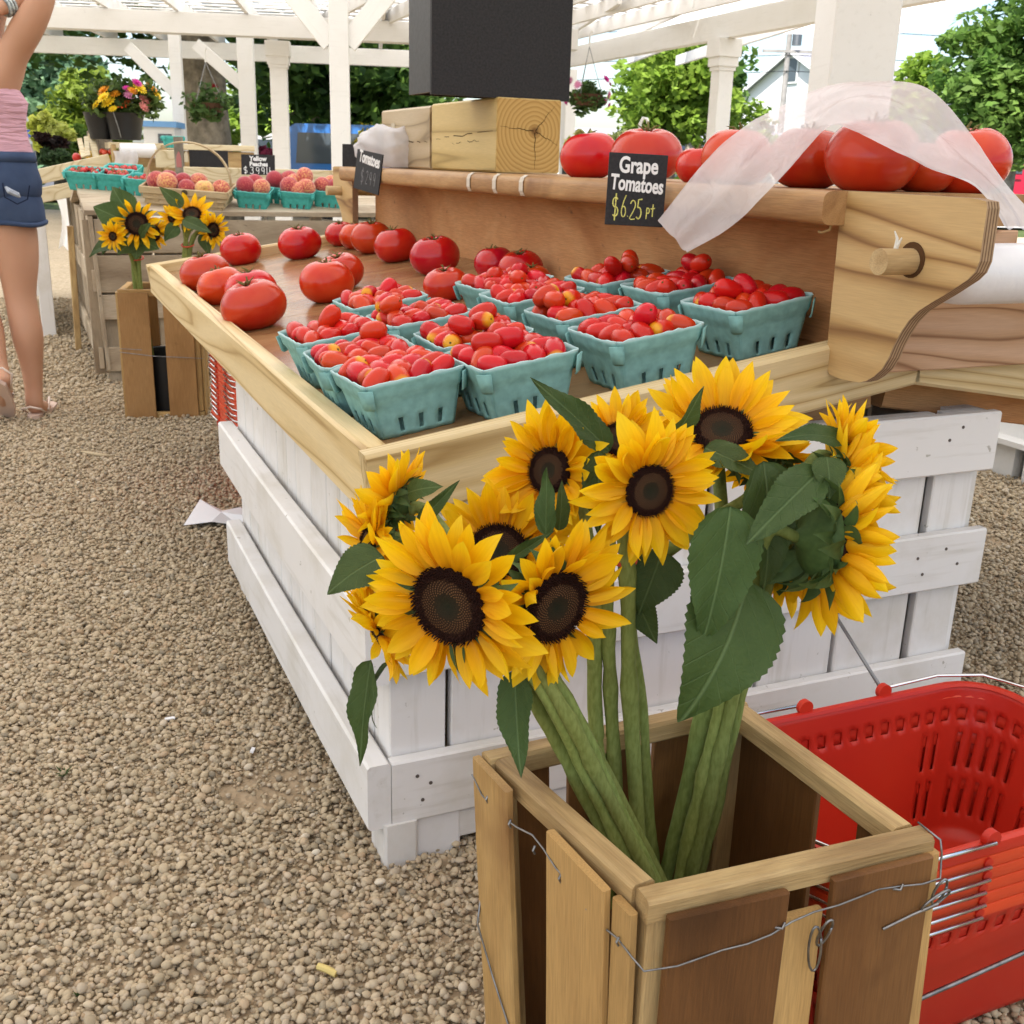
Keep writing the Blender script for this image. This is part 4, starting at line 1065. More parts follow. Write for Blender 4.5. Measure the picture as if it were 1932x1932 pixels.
for k, (u, v, rz, lb) in enumerate(bk):
    cu, cv = u + BT / 2, v + BT / 2
    mx = Matrix.Translation(tp(cu, cv)) @ TROT @ Matrix.Rotation(rad(rz), 4, 'Z') @ Matrix.Translation((0, 0, .0012))
    add_basket(BM[k % 3], mx, lb, 'pulp baskets of grape tomatoes')
    pts = heap(rng, 19, .0665, .065, .0168); n_top = sorted(p_[2] for p_ in pts)[-5]
    for q in pts:
        a = rng.uniform(0, 6.28); el = rng.normal(0, .35); yel = rng.random() < .17
        o = obj('grape_tomato', GMY if yel else GM, None, mx @ trs(q, (rng.uniform(0, 6), el, a), rng.uniform(1.22, 1.46)))
        setp(o, ('yellow tipped' if yel else 'red') + ' grape tomato ' + ('on top' if q[2] >= n_top else 'lower down') + ', ' + spot(q) + ' of the ' + LOOSE[k], 'grape tomato', 'grape tomatoes in the ' + LOOSE[k])
# ------------------------------------------------------------------ wooden crate with wire
def slab(b, p00, p10, p11, p01, t, out):
    """four corners of the outer face, thickness t inwards"""
    o_ = V(out).normalized() * t
    q = [V(p) for p in (p00, p10, p11, p01)]
    return b.add(q + [p - o_ for p in q], [(0, 1, 2, 3), (7, 6, 5, 4), (0, 4, 5, 1), (1, 5, 6, 2), (2, 6, 7, 3), (3, 7, 4, 0)])
crate = empty('flower_crate', (.17, .84, 0), 0, 'tall slatted wooden crate in front holding the sunflowers, bound with wire', 'crate')
CO = V((.17, .84, 0)); ZT = .45
cf, cl, cr, cb = V((.111, .680, ZT)) - CO, V((-.023, .896, ZT)) - CO, V((.358, .774, ZT)) - CO, V((.239, 1.023, ZT)) - CO
bf, bl, br_, bb = [V((p.x, p.y, 0)) + d for p, d in ((cf, V((0, 0, 0))), (cl, V((.028, .012, 0))), (cr, V((.018, 0, 0))), (cb, V((0, 0, 0))))]
def face(t0, t1, b0, b1):
    """point on a crate face: s along the top edge, h down from the top (0..1)"""
    return lambda s, h: (V(t0).lerp(t1, s)).lerp(V(b0).lerp(b1, s), h)
F_left, F_front, F_right, F_back = face(cl, cf, bl, bf), face(cf, cr, bf, br_), face(cr, cb, br_, bb), face(cb, cl, bb, bl)
def outn(F): return (F(1, 0) - F(0, 0)).cross(V((0, 0, 1))).normalized()
def slat(F, s0, s1, h0, h1, mat, t=.008, off=.008, skew=0.0):
    n = outn(F); b = MB(); L = (F(1, 0) - F(0, 0)).length; k = random.Random(int(s0 * 999) + int(L * 9999))
    w0 = F((s0 + s1) / 2, (h0 + h1) / 2)
    ax = (F(s0, 0) - F(s0, 1)).normalized(); sd = (F(1, .5) - F(0, .5)).normalized()
    H_ = (F(s0, h0) - F(s0, h1)).length; W_ = (F(s1, .5) - F(s0, .5)).length
    # local frame: X up the slat, Y out, Z across - so that the grain follows
    o = MB().bar(H_, W_, t, .0015, 4, k.uniform(-.0025, .0025)).obj('slat', mat, crate, frame(F((s0 + s1) / 2, h1) + n * (off - t / 2), ax, sd))
    return o
def rail(F, h, hh, t, mat, off=0.0, s0=0, s1=1):
    n = outn(F); a, c_ = F(s0, h) - n * (t / 2 - off), F(s1, h) - n * (t / 2 - off)
    return board('rail', crate, a, c_, hh, t, (0, 0, 1), mat, c=.003)
# rails: top rails carry the slats
for F in (F_left, F_front, F_right, F_back):
    lo, hi = (0.0, 1.0) if F in (F_front, F_back) else (.09, .91)
    rail(F, .027, .022, .022, CRATEF, -.001, lo, hi); rail(F, .955, .026, .024, CRATEF, -.001, lo, hi)
for p, q in ((cf, bf), (cl, bl), (cr, br_), (cb, bb)):
    inw = (V((0, 0, 0)) - V((p.x, p.y, 0))).normalized() * .020
    board('corner_post', crate, V(q) + inw, V(p) + inw + V((0, 0, -.006)), .022, .022, (cr - cf), CRATEF, c=.002)
slat(F_left, .005, .275, .012, 1, CRATEW); slat(F_left, .505, .86, .022, 1, CRATEW); slat(F_left, .863, .965, .034, 1, CRATEW)
slat(F_front, .045, .43, .030, 1, CRATED); slat(F_front, .437, .585, .095, 1, CRATEW, off=.003); slat(F_front, .60, .955, .028, 1, CRATED); slat(F_front, .958, 1.01, .03, 1, CRATEW, off=.004, t=.012)
slat(F_right, .06, .30, .03, 1, CRATED, off=.006); slat(F_right, .50, .97, .03, 1, CRATED, off=.006)
slat(F_back, .03, .36, .03, 1, CRATED, off=.006); slat(F_back, .42, .70, .03, 1, CRATED, off=.006); slat(F_back, .76, .97, .03, 1, CRATED, off=.006)
b = MB(); b.add([F_left(.1, .97) , F_front(.1, .97), F_right(.1, .97), F_back(.1, .97)], [(0, 1, 2, 3)]); b.obj('floor_board', CRATED, crate)
# binding wire and its loops
nL, nF = outn(F_left), outn(F_front)
wp = []
for i in range(13):
    s = i / 12; wp.append(F_left(s * .985, .055 + .028 * math.sin(s * math.pi * 3) * (1 - s) + .05 * s) + nL * (.0105 + .002 * math.sin(i * 2.1)))
wp.append(F_front(.0, .118) + nL * .006 + nF * .008)
for i in range(1, 14):
    s = i / 13; wp.append(F_front(s, .115 - .05 * s + .012 * math.sin(s * 7)) + nF * (.0105 + .002 * math.sin(i * 1.7)))
wp += [F_front(1.02, .06) + nF * .004, F_front(1.02, .03) + nF * .003, F_front(1.012, .004) + nF * .002, F_right(.06, -.004) + nF * -.004]
MB().tube(wp, .0009, 6).obj('binding_wire', GALV, crate, smooth=True)
def loop(F, s, h, w_, hh, n_, turn=0):
    pts = []
    for i in range(17):
        a = 2 * math.pi * i / 16 + .4
        x, z = math.cos(a) * w_ / 2, math.sin(a) * hh / 2
        x, z = x * math.cos(turn) - z * math.sin(turn), x * math.sin(turn) + z * math.cos(turn)
        pts.append(F(s + x / .265, h - z / .45) + n_ * (.0125 + .004 * math.sin(a)))
    MB().tube(pts, .0011, 6).obj('wire_loop', GALV, crate, smooth=True)
loop(F_front, .545, .155, .012, .052, nF, .18); loop(F_front, .575, .125, .010, .030, nF, -.1)
loop(F_front, .985, .115, .030, .018, nF, .4); loop(F_front, .995, .098, .012, .030, nF, 0)
MB().tube([F_front(.80, .155) + nF * .010, F_front(.90, .135) + nF * .012, F_front(.99, .12) + nF * .014], .0012, 6).obj('wire_tail', GALV, crate)
for i in range(6):
    s = .12 + i * .16; p = F_left(s, .072 + .03 * s) + nL * .011
    MB().tube([p + V((0, 0, .004)), p + nL * .002, p - V((0, 0, .004))], .0011, 6).obj('staple', GALV, crate)
for s in (.42, .84):
    p = F_front(s, .113 - .05 * s) + nF * .011
    MB().tube([p + V((.004, 0, .0025)) - nF * .002, p + nF * .002, p - V((0.005, 0, .002)) - nF * .002], .0011, 6).obj('staple', GALV, crate)
MB().tube([F_left(.015, .36) + nL * .010, F_left(.02, .42) + nL * .016, F_left(.12, .52) + nL * .014, F_left(.26, .62) + nL * .012, F_left(.33, .80) + nL * .012], .0011, 6).obj('binding_wire', GALV, crate, smooth=True)

# ------------------------------------------------------------------ nested red shopping baskets
BL, BW, BHH = .47, .295, .213
def rrect(L, W, r, n):
    """points of a rounded rectangle, evenly spaced"""
    pts = []
    for cx, cy, a0 in ((L / 2 - r, -W / 2 + r, -90), (L / 2 - r, W / 2 - r, 0), (-L / 2 + r, W / 2 - r, 90), (-L / 2 + r, -W / 2 + r, 180)):
        for i in range(9): a = rad(a0 + 90 * i / 8); pts.append((cx + r * math.cos(a), cy + r * math.sin(a)))
    pts.append(pts[0]); d = [0]
    for p, q in zip(pts[:-1], pts[1:]): d.append(d[-1] + math.hypot(q[0] - p[0], q[1] - p[1]))
    out = []
    for i in range(n):
        t = d[-1] * i / n; k = max(j for j in range(len(d)) if d[j] <= t + 1e-9); k = min(k, len(pts) - 2)
        f = (t - d[k]) / max(1e-9, d[k + 1] - d[k]); out.append((pts[k][0] + (pts[k + 1][0] - pts[k][0]) * f, pts[k][1] + (pts[k + 1][1] - pts[k][1]) * f))
    return out
def shop_body():
    n, nv = 208, 26; b = MB(); rings = []
    for j in range(nv + 1):
        t = j / nv; ins = .034 * (1 - t) + (.016 if t < .001 else 0)
        rings.append([(x, y, BHH * t) for x, y in rrect(BL - 2 * ins, BW - 2 * ins, .062 - .01 * (1 - t), n)])
    b.v = [p for r_ in rings for p in r_]
    q = n // 4
    for j in range(nv):
        for i in range(n):
            x, y, _ = rings[nv][i]
            corner = abs(x) > BL / 2 - .10 or abs(y) < BW / 2 - .08
            m4 = i % 4
            hole = (j in (20, 21) and m4 in (0, 1)) or (corner and 12 <= j <= 17 and i % 3 == 0 and (i // 3) % 6 != 5) or (corner and 4 <= j <= 9 and i % 3 == 0 and (i // 3) % 6 != 5)
            if not hole: b.f.append((j * n + i, j * n + (i + 1) % n, (j + 1) * n + (i + 1) % n, (j + 1) * n + i))
    b.f.append(tuple(range(n - 1, -1, -1))); b.m = [0] * len(b.f)
    return b.mesh('body', REDP, True, 60)
def shop_rim(mat):
    b = MB(); n = 80; pr = [(-.001, -.012), (.007, -.012), (.0085, -.004), (.0075, .002), (.003, .004), (-.002, .003), (-.004, -.001)]
    for dx, dz in pr:
        b.v += [(x, y, BHH + dz) for x, y in rrect(BL + 2 * dx, BW + 2 * dx, .064 + dx, n)]
    for k in range(len(pr) - 1):
        b.f += [(k * n + i, k * n + (i + 1) % n, (k + 1) * n + (i + 1) % n, (k + 1) * n + i) for i in range(n)]
    b.m = [0] * len(b.f); return b.mesh('rim', mat, True, 50)
SBM, SRM, SRMR = shop_body(), shop_rim(ORANGEP), shop_rim(REDP)
GRIP = plain('red_grip', (.50, .012, .02), .4, .4)
def handle(parent, side, z, lift=0, grip=True):
    """a wire handle folded down on the rim; side -1 left, +1 right"""
    x0 = side * .065; e = .0135
    p = [(x0, -BW / 2 - e, z), (side * (BL / 2 - .07), -BW / 2 - e, z + lift * .5), (side * (BL / 2 - .012), -BW / 2 + .012, z + lift), (side * (BL / 2 + e), -BW / 2 + .06, z + lift), (side * (BL / 2 + e), BW / 2 - .06, z + lift),
         (side * (BL / 2 - .012), BW / 2 - .012, z + lift), (side * (BL / 2 - .07), BW / 2 + e, z + lift * .5), (x0, BW / 2 + e, z)]
    h = MB().tube(p, .0023, 8).obj('handle', CHROME, parent, smooth=True)
    if grip: MB().tube([(side * (BL / 2 + e), -BW / 2 + .07, z + lift), (side * (BL / 2 + e), BW / 2 - .07, z + lift)], .0065, 10).obj('grip', GRIP, h, smooth=True, angle=50)
    return h
def shop_basket(c, rz, k, top, label, group):
    root = empty('shopping_basket', c + V((0, 0, .0158 * k)), rz, label, 'shopping basket', group)
    o = obj('body', SBM, root); md = o.modifiers.new('wall', 'SOLIDIFY'); md.thickness = .0018
    obj('rim', SRM if not top else SRMR, root)
    for x in (-.065, .065):
        for s in (-1, 1): MB().tube([(x, s * (BW / 2 + .002), BHH + (.008 if top else -.004)), (x, s * (BW / 2 + .0105), BHH + (.008 if top else -.004))], .0105 if top else .006, 14).obj('pivot_lug', REDP, root, smooth=True, angle=50)
    handle(root, -1, BHH + (.007 if top else -.0065), .004 if top else 0, top); handle(root, 1, BHH + (.007 if top else -.0065), .006 if top else 0, top)
    return root
sbc = S(.552, -.435, .012)
NTH = ['lowest red shopping basket of the stack, standing on the gravel', 'red shopping basket second from the bottom of the front stack', 'red shopping basket third from the bottom of the front stack',
       'red shopping basket fourth from the bottom of the front stack', 'red shopping basket just below the top one of the front stack', 'topmost empty red shopping basket beside the flower crate']
for k in range(6):
    r_ = shop_basket(sbc, STAND_RZ + rad((0, .3, -.4, .2, -.2, 0)[k]), k, k == 5, NTH[k], 'red shopping baskets nested beside the crate')
    if k == 0:
        pts = [r_.matrix_basis.inverted() @ at_plane(x, y, LV, LV @ ORG - .595) for x, y in ((1600, 1935), (1716, 1893), (1830, 1843), (1932, 1797), (2080, 1725))]
        MB().tube(pts, .0026, 8).obj('handle', GALV, r_, smooth=True)
    if k == 5:
        m_ = Matrix.Translation(sbc + V((0, 0, .0158 * 5))) @ Matrix.Rotation(STAND_RZ, 4, 'Z')
        a = V((.065, BW / 2 + .012, BHH + .010)); e_ = m_.inverted() @ at_plane(1538, 1100, LV, LV @ ORG - .05); e2 = m_.inverted() @ at_plane(1500, 1040, LV, LV @ ORG - .05)
        MB().tube([a, a.lerp(e_, .5), e_, e2], .0026, 8).obj('handle', plain('dark_wire', (.20, .20, .21), .35, .5, .8), r_, smooth=True)
# second stack behind the stand
sb2 = at_z(478, 935, .01) + V((.055, .10, 0))
ORD = ['first', 'second', 'third', 'fourth', 'fifth', 'sixth', 'seventh', 'eighth', 'ninth', 'tenth', 'eleventh', 'twelfth', 'thirteenth', 'fourteenth']
for k in range(14):
    s_ = shop_basket(sb2, STAND_RZ + rad(92 + random.uniform(-2, 2)), k * 1.02, False, 'red shopping basket in the tall stack behind the stand, ' + ORD[k] + ' up from the gravel', 'red shopping baskets stacked behind the stand')

# ------------------------------------------------------------------ sunflowers
def petal_mat():
    m = NT('sunflower_petal'); m.set(.5, .25)
    tc = m.n('TexCoord'); sp = m.n('SeparateXYZ'); m.l(tc.outputs['Object'], sp.inputs[0])
    c_ = m.ramp(sp.outputs['X'], [(0, (.78, .30, .003)), (.18, (.87, .45, .003)), (.7, (.93, .585, .006)), (1, (.94, .64, .016))])
    wv = m.n('TexNoise', Scale=1.0, Detail=3.0); mp = m.n('Mapping'); mp.inputs['Scale'].default_value = (1.2, 26, 1); m.l(m.coord((1, 1, 1)), mp.inputs[0]); m.l(mp.outputs[0], wv.inputs['Vector'])
    c_ = m.mix(.30, c_, m.ramp(wv.outputs['Fac'], [(.35, (.80, .70, .5)), (.6, (1, 1, 1))]), 'MULTIPLY')
    c_ = rnd_col(m, c_, .08, .006)
    m.base(c_); m.bump(wv.outputs['Fac'], .35, .001); m.translucent(c_, .38); return m.mat
PETAL = petal_mat()
def petal_mesh(k):
    rk = random.Random(40 + k); curl = (.10, .28, -.16, -.34, .45, .02, -.08)[k]; tw = rk.uniform(-.35, .35); cup = (.5, .9, .45, .3, 1.1, .7, .6)[k]
    def fn(i, j):
        t = j; y = (i - .5) * 2
        w_ = .5 * (math.sin(math.pi * min(1, t * .92 + .075) ** .92) ** .68) * (1 if t < .62 else 1 - .38 * ((t - .62) / .38) ** 1.8) * .36
        if t > .985: w_ *= .15
        a = curl * t * t * 1.7
        x = t if abs(curl) < .01 else math.sin(a * 1.0) / max(1e-6, abs(a)) * t * (1 if a > 0 else 1) * (1 if a > 0 else -1) if abs(a) > 1e-3 else t
        z = (1 - math.cos(a)) / a * t if abs(a) > 1e-3 else 0
        yy = y * w_
        zz = z + cup * w_ * (y * y - .35) * (1 - .5 * t) - .018 * math.cos(y * math.pi * 1.5) * (1 - t) * math.sin(math.pi * t) + .012 * math.sin(7 * t + k) * y
        ct, st = math.cos(tw * t), math.sin(tw * t)
        return (x, yy * ct - zz * st * .3, zz * ct + yy * st)
    return MB().grid(fn, 6, 9).mesh('petal', PETAL, True)
PM = [petal_mesh(k) for k in range(7)]
def disc_mat():
    m = NT('sunflower_disc'); m.set(.75, .2)
    tc = m.n('TexCoord'); ln = m.n('VectorMath', operation='LENGTH'); sp = m.n('SeparateXYZ'); cm = m.n('CombineXYZ'); m.l(tc.outputs['Object'], sp.inputs[0]); m.l(sp.outputs['X'], cm.inputs['X']); m.l(sp.outputs['Y'], cm.inputs['Y']); m.l(cm.outputs[0], ln.inputs[0])
    c_ = m.ramp(ln.outputs['Value'], [(0, (.014, .016, .007)), (.28, (.026, .018, .008)), (.46, (.030, .014, .006)), (.66, (.032, .012, .005)), (.76, (.030, .0085, .005)), (1, (.022, .006, .004))])
    z = m.n('MapRange'); z.inputs['From Min'].default_value = .10; z.inputs['From Max'].default_value = .20; m.l(sp.outputs['Z'], z.inputs['Value'])
    n_ = m.noise(tc.outputs['Object'], 30, 3)
    m.base(m.mix(.6, c_, m.ramp(n_, [(.3, (.5, .5, .5)), (.7, (1.0, 1, 1))]), 'MULTIPLY')); return m.mat
DISC = disc_mat()
def disc_mesh():
    b = MB(); rk = random.Random(3)
    hz = lambda r: .10 * (1 - r ** 4) - .07 * math.exp(-(r / .3) ** 2) - .25 * max(0, r - .93)
    b.lathe([(0, hz(0)), (.15, hz(.15)), (.3, hz(.3)), (.5, hz(.5)), (.7, hz(.7)), (.85, hz(.85)), (.95, hz(.95)), (1.0, -.10), (.9, -.2)], 30)
    n = 760
    for i in range(1, n):
        r = math.sqrt(i / n) * 1.0; a = i * 2.399963
        c, s = math.cos(a), math.sin(a); z = hz(r)
        if r > .68: h = rk.uniform(.09, .17); wd = .017; lean = rk.uniform(-.02, .07); tg = rk.uniform(-.05, .05)
        elif r > .34: h = .032; wd = .021; lean = -.012; tg = 0
        else: h = .020; wd = .014; lean = -.006; tg = 0
        P_ = V((r * c, r * s, z)); R_ = V((c, s, 0)); T_ = V((-s, c, 0))
        if r > .68:
            mid = P_ + R_ * lean * .4 + T_ * tg * .3 + V((0, 0, h * .7)); tip = P_ + R_ * lean * 1.3 + T_ * tg + V((0, 0, h))
            b.add([P_ - R_ * wd, P_ + T_ * wd, P_ + R_ * wd, P_ - T_ * wd, mid - R_ * wd * .9, mid + T_ * wd * .9, mid + R_ * wd * .9, mid - T_ * wd * .9, tip],
                  [(0, 1, 5, 4), (1, 2, 6, 5), (2, 3, 7, 6), (3, 0, 4, 7), (4, 5, 8), (5, 6, 8), (6, 7, 8), (7, 4, 8)])
        else:
            b.mi = 1 if r > .34 else 0
            tip = P_ + R_ * lean + V((0, 0, h))
            b.add([P_ - R_ * wd, P_ + T_ * wd, P_ + R_ * wd, P_ - T_ * wd, tip], [(0, 1, 4), (1, 2, 4), (2, 3, 4), (3, 0, 4)])
            b.mi = 0
    return b.mesh('disc', [DISC, plain('disc_floret', (.15, .072, .03), .7, .2, nz=(40, .4))])
DM = disc_mesh()
def green(name, c1, c2, rough=.55, veins=False, tr=.25):
    m = NT(name); m.set(rough, .3)
    vec = m.coord((1, 1, 1)); f = m.noise(vec, 6, 4)
    c_ = m.mix(f, c1, c2)
    if veins:
        tc = m.n('TexCoord'); sp = m.n('SeparateXYZ'); m.l(tc.outputs['Object'], sp.inputs[0])
        ay = m.math('ABSOLUTE', sp.outputs['Y'])
        k = m.math('FRACT', m.math('MULTIPLY', m.math('SUBTRACT', sp.outputs['X'], m.math('MULTIPLY', ay, 1.25)), 6.2))
        d = m.math('ABSOLUTE', m.math('SUBTRACT', k, .5))
        vn = m.ramp(d, [(.0, (1, 1, 1)), (.05, (0, 0, 0))])
        mid = m.ramp(ay, [(.006, (1, 1, 1)), (.014, (0, 0, 0))])
        vv = m.math('MAXIMUM', m.math('MULTIPLY', vn, .5), mid)
        c_ = m.mix(m.math('MULTIPLY', vv, .55), c_, (.15, .22, .09))
        fine = m.noise(vec, 45, 3)
        m.bump(m.math('SUBTRACT', m.math('MULTIPLY', fine, .6), vv), .5, .003)
    c_ = rnd_col(m, c_, .18, .012)
    m.base(c_)
    if tr: m.translucent(c_, tr)
    return m.mat
LEAFM = green('sunflower_leaf', (.042, .074, .018), (.072, .120, .032), .55, True)
def stem_mat():
    m = NT('sunflower_stem'); m.set(.7, .25)
    a_ = m.noise(m.coord((1, 1, .3)), 320, 2); b_ = m.noise(m.coord((1, 1, 1)), 14, 4)
    c_ = m.mix(m.ramp(a_, [(.35, (0, 0, 0)), (.65, (1, 1, 1))]), (.165, .205, .05), (.23, .28, .08)); c_ = m.mix(m.ramp(b_, [(.58, (0, 0, 0)), (.78, (.35, .35, .35))]), c_, (.12, .11, .03))
    m.base(rnd_col(m, c_, .15, .01)); m.bump(a_, .12, .0005); return m.mat
STEMM = stem_mat()
BRACTM = green('sunflower_bract', (.040, .078, .022), (.10, .16, .045), .6, False, .2)
def leaf_mesh(k):
    rk = random.Random(70 + k); droop = (.5, .9, .2, 1.3, .05, -.3)[k]; fold = (.18, .12, .3, .25, .08, .2)[k]
    narrow = k in (2, 3)
    def fn(i, j):
        t = j; y = (i - .5) * 2
        w_ = .5 * (math.sin(math.pi * t ** .62) ** .9) * (.62 if not narrow else .40) * (1 - .15 * t)
        if 0 < t < 1 and abs(y) > .95: w_ *= 1 + .03 * (1 if round(t * 34) % 2 else -1)
        a = droop * t
        x = math.sin(a) / a * t if abs(a) > 1e-3 else t
        z = -(1 - math.cos(a)) / a * t if abs(a) > 1e-3 else 0
        yy = y * w_
        zz = z + fold * abs(yy) + .03 * math.sin(t * 11 + k) * y * y * (.3 + t) + .012 * math.sin(abs(y) * 9 - t * 16) * abs(y)
        return (x, yy, zz)
    return MB().grid(fn, 10, 34).mesh('leaf', LEAFM, True)
LM = [leaf_mesh(k) for k in range(6)]
def bract_mesh(k):
    def fn(i, j):
        t = j; y = (i - .5) * 2; w_ = .5 * math.sin(math.pi * min(1, t * .8 + .2)) ** .7 * .5 * (1 - t) ** .55
        a = (1.1, .5, 1.7)[k] * t; x = math.sin(a) / a * t if a > 1e-3 else t; z = -(1 - math.cos(a)) / a * t if a > 1e-3 else 0
        return (x, y * w_, z + .35 * abs(y * w_))
    return MB().grid(fn, 4, 7).mesh('bract', BRACTM, True)
BRM = [bract_mesh(k) for k in range(3)]
RECM = MB().lathe([(.95, -.06), (1.0, -.16), (.86, -.36), (.6, -.52), (.3, -.64), (.17, -.8), (0, -.84)], 20).mesh('receptacle', BRACTM, True)
def head(root, c, N, Rd, Lp, seed, npet=(21, 24), lift=(24, 6), droopy=0.0, nb=18, back=False):
    """c, N in world space; root at the stem's foot"""
    rk = random.Random(seed); c = V(c) - root.location; N = V(N).normalized()
    q = N.to_track_quat('Z', 'Y').to_matrix().to_4x4()
    Mh = Matrix.Translation(c) @ q
    hd = obj('disc', DM, root, Mh @ Matrix.Rotation(rk.uniform(0, 6), 4, 'Z') @ Matrix.Diagonal((Rd, Rd, Rd, 1)))
    for layer, n in enumerate(npet):
        for i in range(n):
            a = 2 * math.pi * (i + layer * .5) / n + rk.uniform(-.09, .09)
            el = rad(lift[layer] + rk.gauss(0, 9)) - droopy * max(0, -math.sin(a)) * .4
            l_ = Lp * rk.uniform(.88, 1.20) * (1.0 if layer else .92)
            k = rk.choice((0, 0, 1, 2, 5, 5, 6, 4 if layer == 0 else 3))
            if rk.random() < .05: k = rk.choice((3, 4)); l_ *= .75
            M_ = Matrix.Rotation(a, 4, 'Z') @ Matrix.Translation((Rd * .93, 0, Rd * (-.03 - .09 * layer))) @ Matrix.Rotation(-el, 4, 'Y') @ Matrix.Rotation(rk.gauss(0, .28), 4, 'X') @ Matrix.Rotation(rk.gauss(0, .10), 4, 'Z')
            wd = l_ * rk.uniform(.82, 1.15)
            obj('petal', PM[k], root, Mh @ M_ @ Matrix.Diagonal((l_, wd, l_, 1)))
    obj('receptacle', RECM, root, Mh @ Matrix.Diagonal((Rd, Rd, Rd, 1)))
    for r_, z_, el0, n in ((.98, -.14, 2 if not back else -8, nb), (.86, -.34, -28, nb - 3)):
        for i in range(n):
            a = 2 * math.pi * i / n + rk.uniform(-.15, .15)
            el = rad(el0 + rk.gauss(0, 16)); l_ = Rd * rk.uniform(.75, 1.15)
            M_ = Matrix.Rotation(a, 4, 'Z') @ Matrix.Translation((Rd * r_ * .95, 0, Rd * z_)) @ Matrix.Rotation(-el, 4, 'Y') @ Matrix.Rotation(rk.gauss(0, .3), 4, 'X')
            obj('bract', BRM[rk.randrange(3)], root, Mh @ M_ @ Matrix.Diagonal((l_, l_ * rk.uniform(.9, 1.3), l_, 1)))
    return c - N * Rd * .8, N
def stem(root, hb, N, pts, r=.0074, seed=0):
    rk = random.Random(seed); hb = V(hb)
    P_ = [hb, hb - N * .028] + [V(p) - root.location for p in pts]
    sp_ = spline(P_, 34)
    nd_ = set(rk.sample(range(8, 34), 4))
    rr = [r * (.86 + .3 * i / 34) * (1.28 if i in nd_ else 1.1 if i - 1 in nd_ else 1) + rk.uniform(0, .0005) for i in range(35)]
    sp_ = [p + V((rk.uniform(-.0005, .0005), rk.uniform(-.0005, .0005), 0)) for p in sp_]
    return MB().tube(sp_, rr, 12).obj('stem', STEMM, root, smooth=True)
def NW(r, u, t): return V((r, -t, u)).normalized()
def wleaf(root, a, c, k, wpx, n=(0, .25, 1), name='leaf'):
    """leaf from a (px, py, Y) to c; width in photo pixels"""
    A = at_y(*a); C_ = at_y(*c); L = (C_ - A).length
    base_w = .62 if k not in (2, 3) else .40
    wd = wpx / FPX * a[2] * 1.03 / (base_w * .93)
    dr = (.5, .9, .2, 1.3, .05, -.3)[k]
    L2 = L / (math.sin(dr / 2) / (dr / 2)) if abs(dr) > .01 else L
    f = frame((0, 0, 0), C_ - A, NW(*n)) @ Matrix.Rotation(-dr / 2, 4, 'Y')
    return obj(name, LM[k], root, Matrix.Translation(A - root.location) @ f @ Matrix.Diagonal((L2, wd, L2, 1)))
SUNF = [
 # px, py, Y, normal, disc px, petal px, lifts, label
 (846, 1143, .785, (-.46, -.06, .88), 87, 122, (20, 4), 'largest sunflower at front left, facing the camera with a broad dark disc'),
 (1049, 1146, .830, (.58, -.05, .80), 79, 108, (26, 8), 'sunflower right of the largest one, turned to the right'),
 (1226, 926, .880, (.38, .06, .92), 54, 103, (22, 5), 'sunflower in the upper middle facing the camera, above the thick stems'),
 (1036, 888, .960, (-.55, .30, .78), 48, 92, (24, 10), 'sunflower in front of the tray rim facing up to the left'),
 (940, 1040, .930, (.04, .70, .70), 62, 96, (30, 15), 'sunflower behind the largest one, tilted upward, its disc mostly hidden'),
 (745, 952, .930, (-.86, .22, -.32), 40, 84, (16, -2), 'sunflower at upper left seen from behind with a green calyx'),
 (695, 1030, .905, (-.88, .12, .42), 42, 84, (14, -4), 'sunflower at far left behind the largest one, seen side on'),
 (712, 1195, .870, (-.78, -.45, .40), 40, 86, (10, -10), 'drooping sunflower at lower left behind the largest one'),
 (1362, 812, 1.00, (-.10, .80, .58), 60, 108, (34, 22), 'sunflower at upper right opening upward like a bowl'),
 (1170, 828, .985, (-.05, .55, .60), 38, 66, (28, 12), 'sunflower hidden behind the upper middle one, only top petals showing'),
 (1560, 1018, .900, (.95, -.12, -.22), 84, 118, (38, 24), 'large sunflower at right seen from behind with curling green bracts'),
 (1592, 912, .935, (.93, .10, -.25), 48, 82, (32, 18), 'middle sunflower of the three seen from behind at right'),
 (1602, 850, .965, (.86, .42, -.10), 40, 76, (34, 20), 'topmost of the three sunflowers seen from behind at right'),
 (1478, 1056, .975, (.05, -.75, -.45), 56, 72, (22, 8), 'dark backed sunflower hanging down below the right group'),
 (1448, 872, 1.02, (.30, .35, -.75), 42, 64, (22, 6), 'orange tinted sunflower deep in shade between the middle and right groups')]
BUNCH = {'L': [(1000, 1275, .845), (1110, 1480, .86), (1222, 1700, .87)], 'M': [(1165, 1100, .925), (1172, 1350, .93), (1190, 1620, .94)], 'R': [(1400, 1160, .925), (1345, 1400, .93), (1285, 1655, .94)]}
which = ['L', 'L', 'M', 'M', 'L', 'L', 'L', 'L', 'R', 'M', 'R', 'R', 'R', 'R', 'M']
offs = {'L': [(-14, .012), (16, .0), (44, .025), (26, -.010), (4, -.006), (34, .012)], 'M': [(18, -.012), (-48, .0), (-18, .0), (40, .02)], 'R': [(-30, .015), (18, -.01), (-2, -.004), (32, .015), (10, .012)]}
cnt = {'L': 0, 'M': 0, 'R': 0}; SF = []
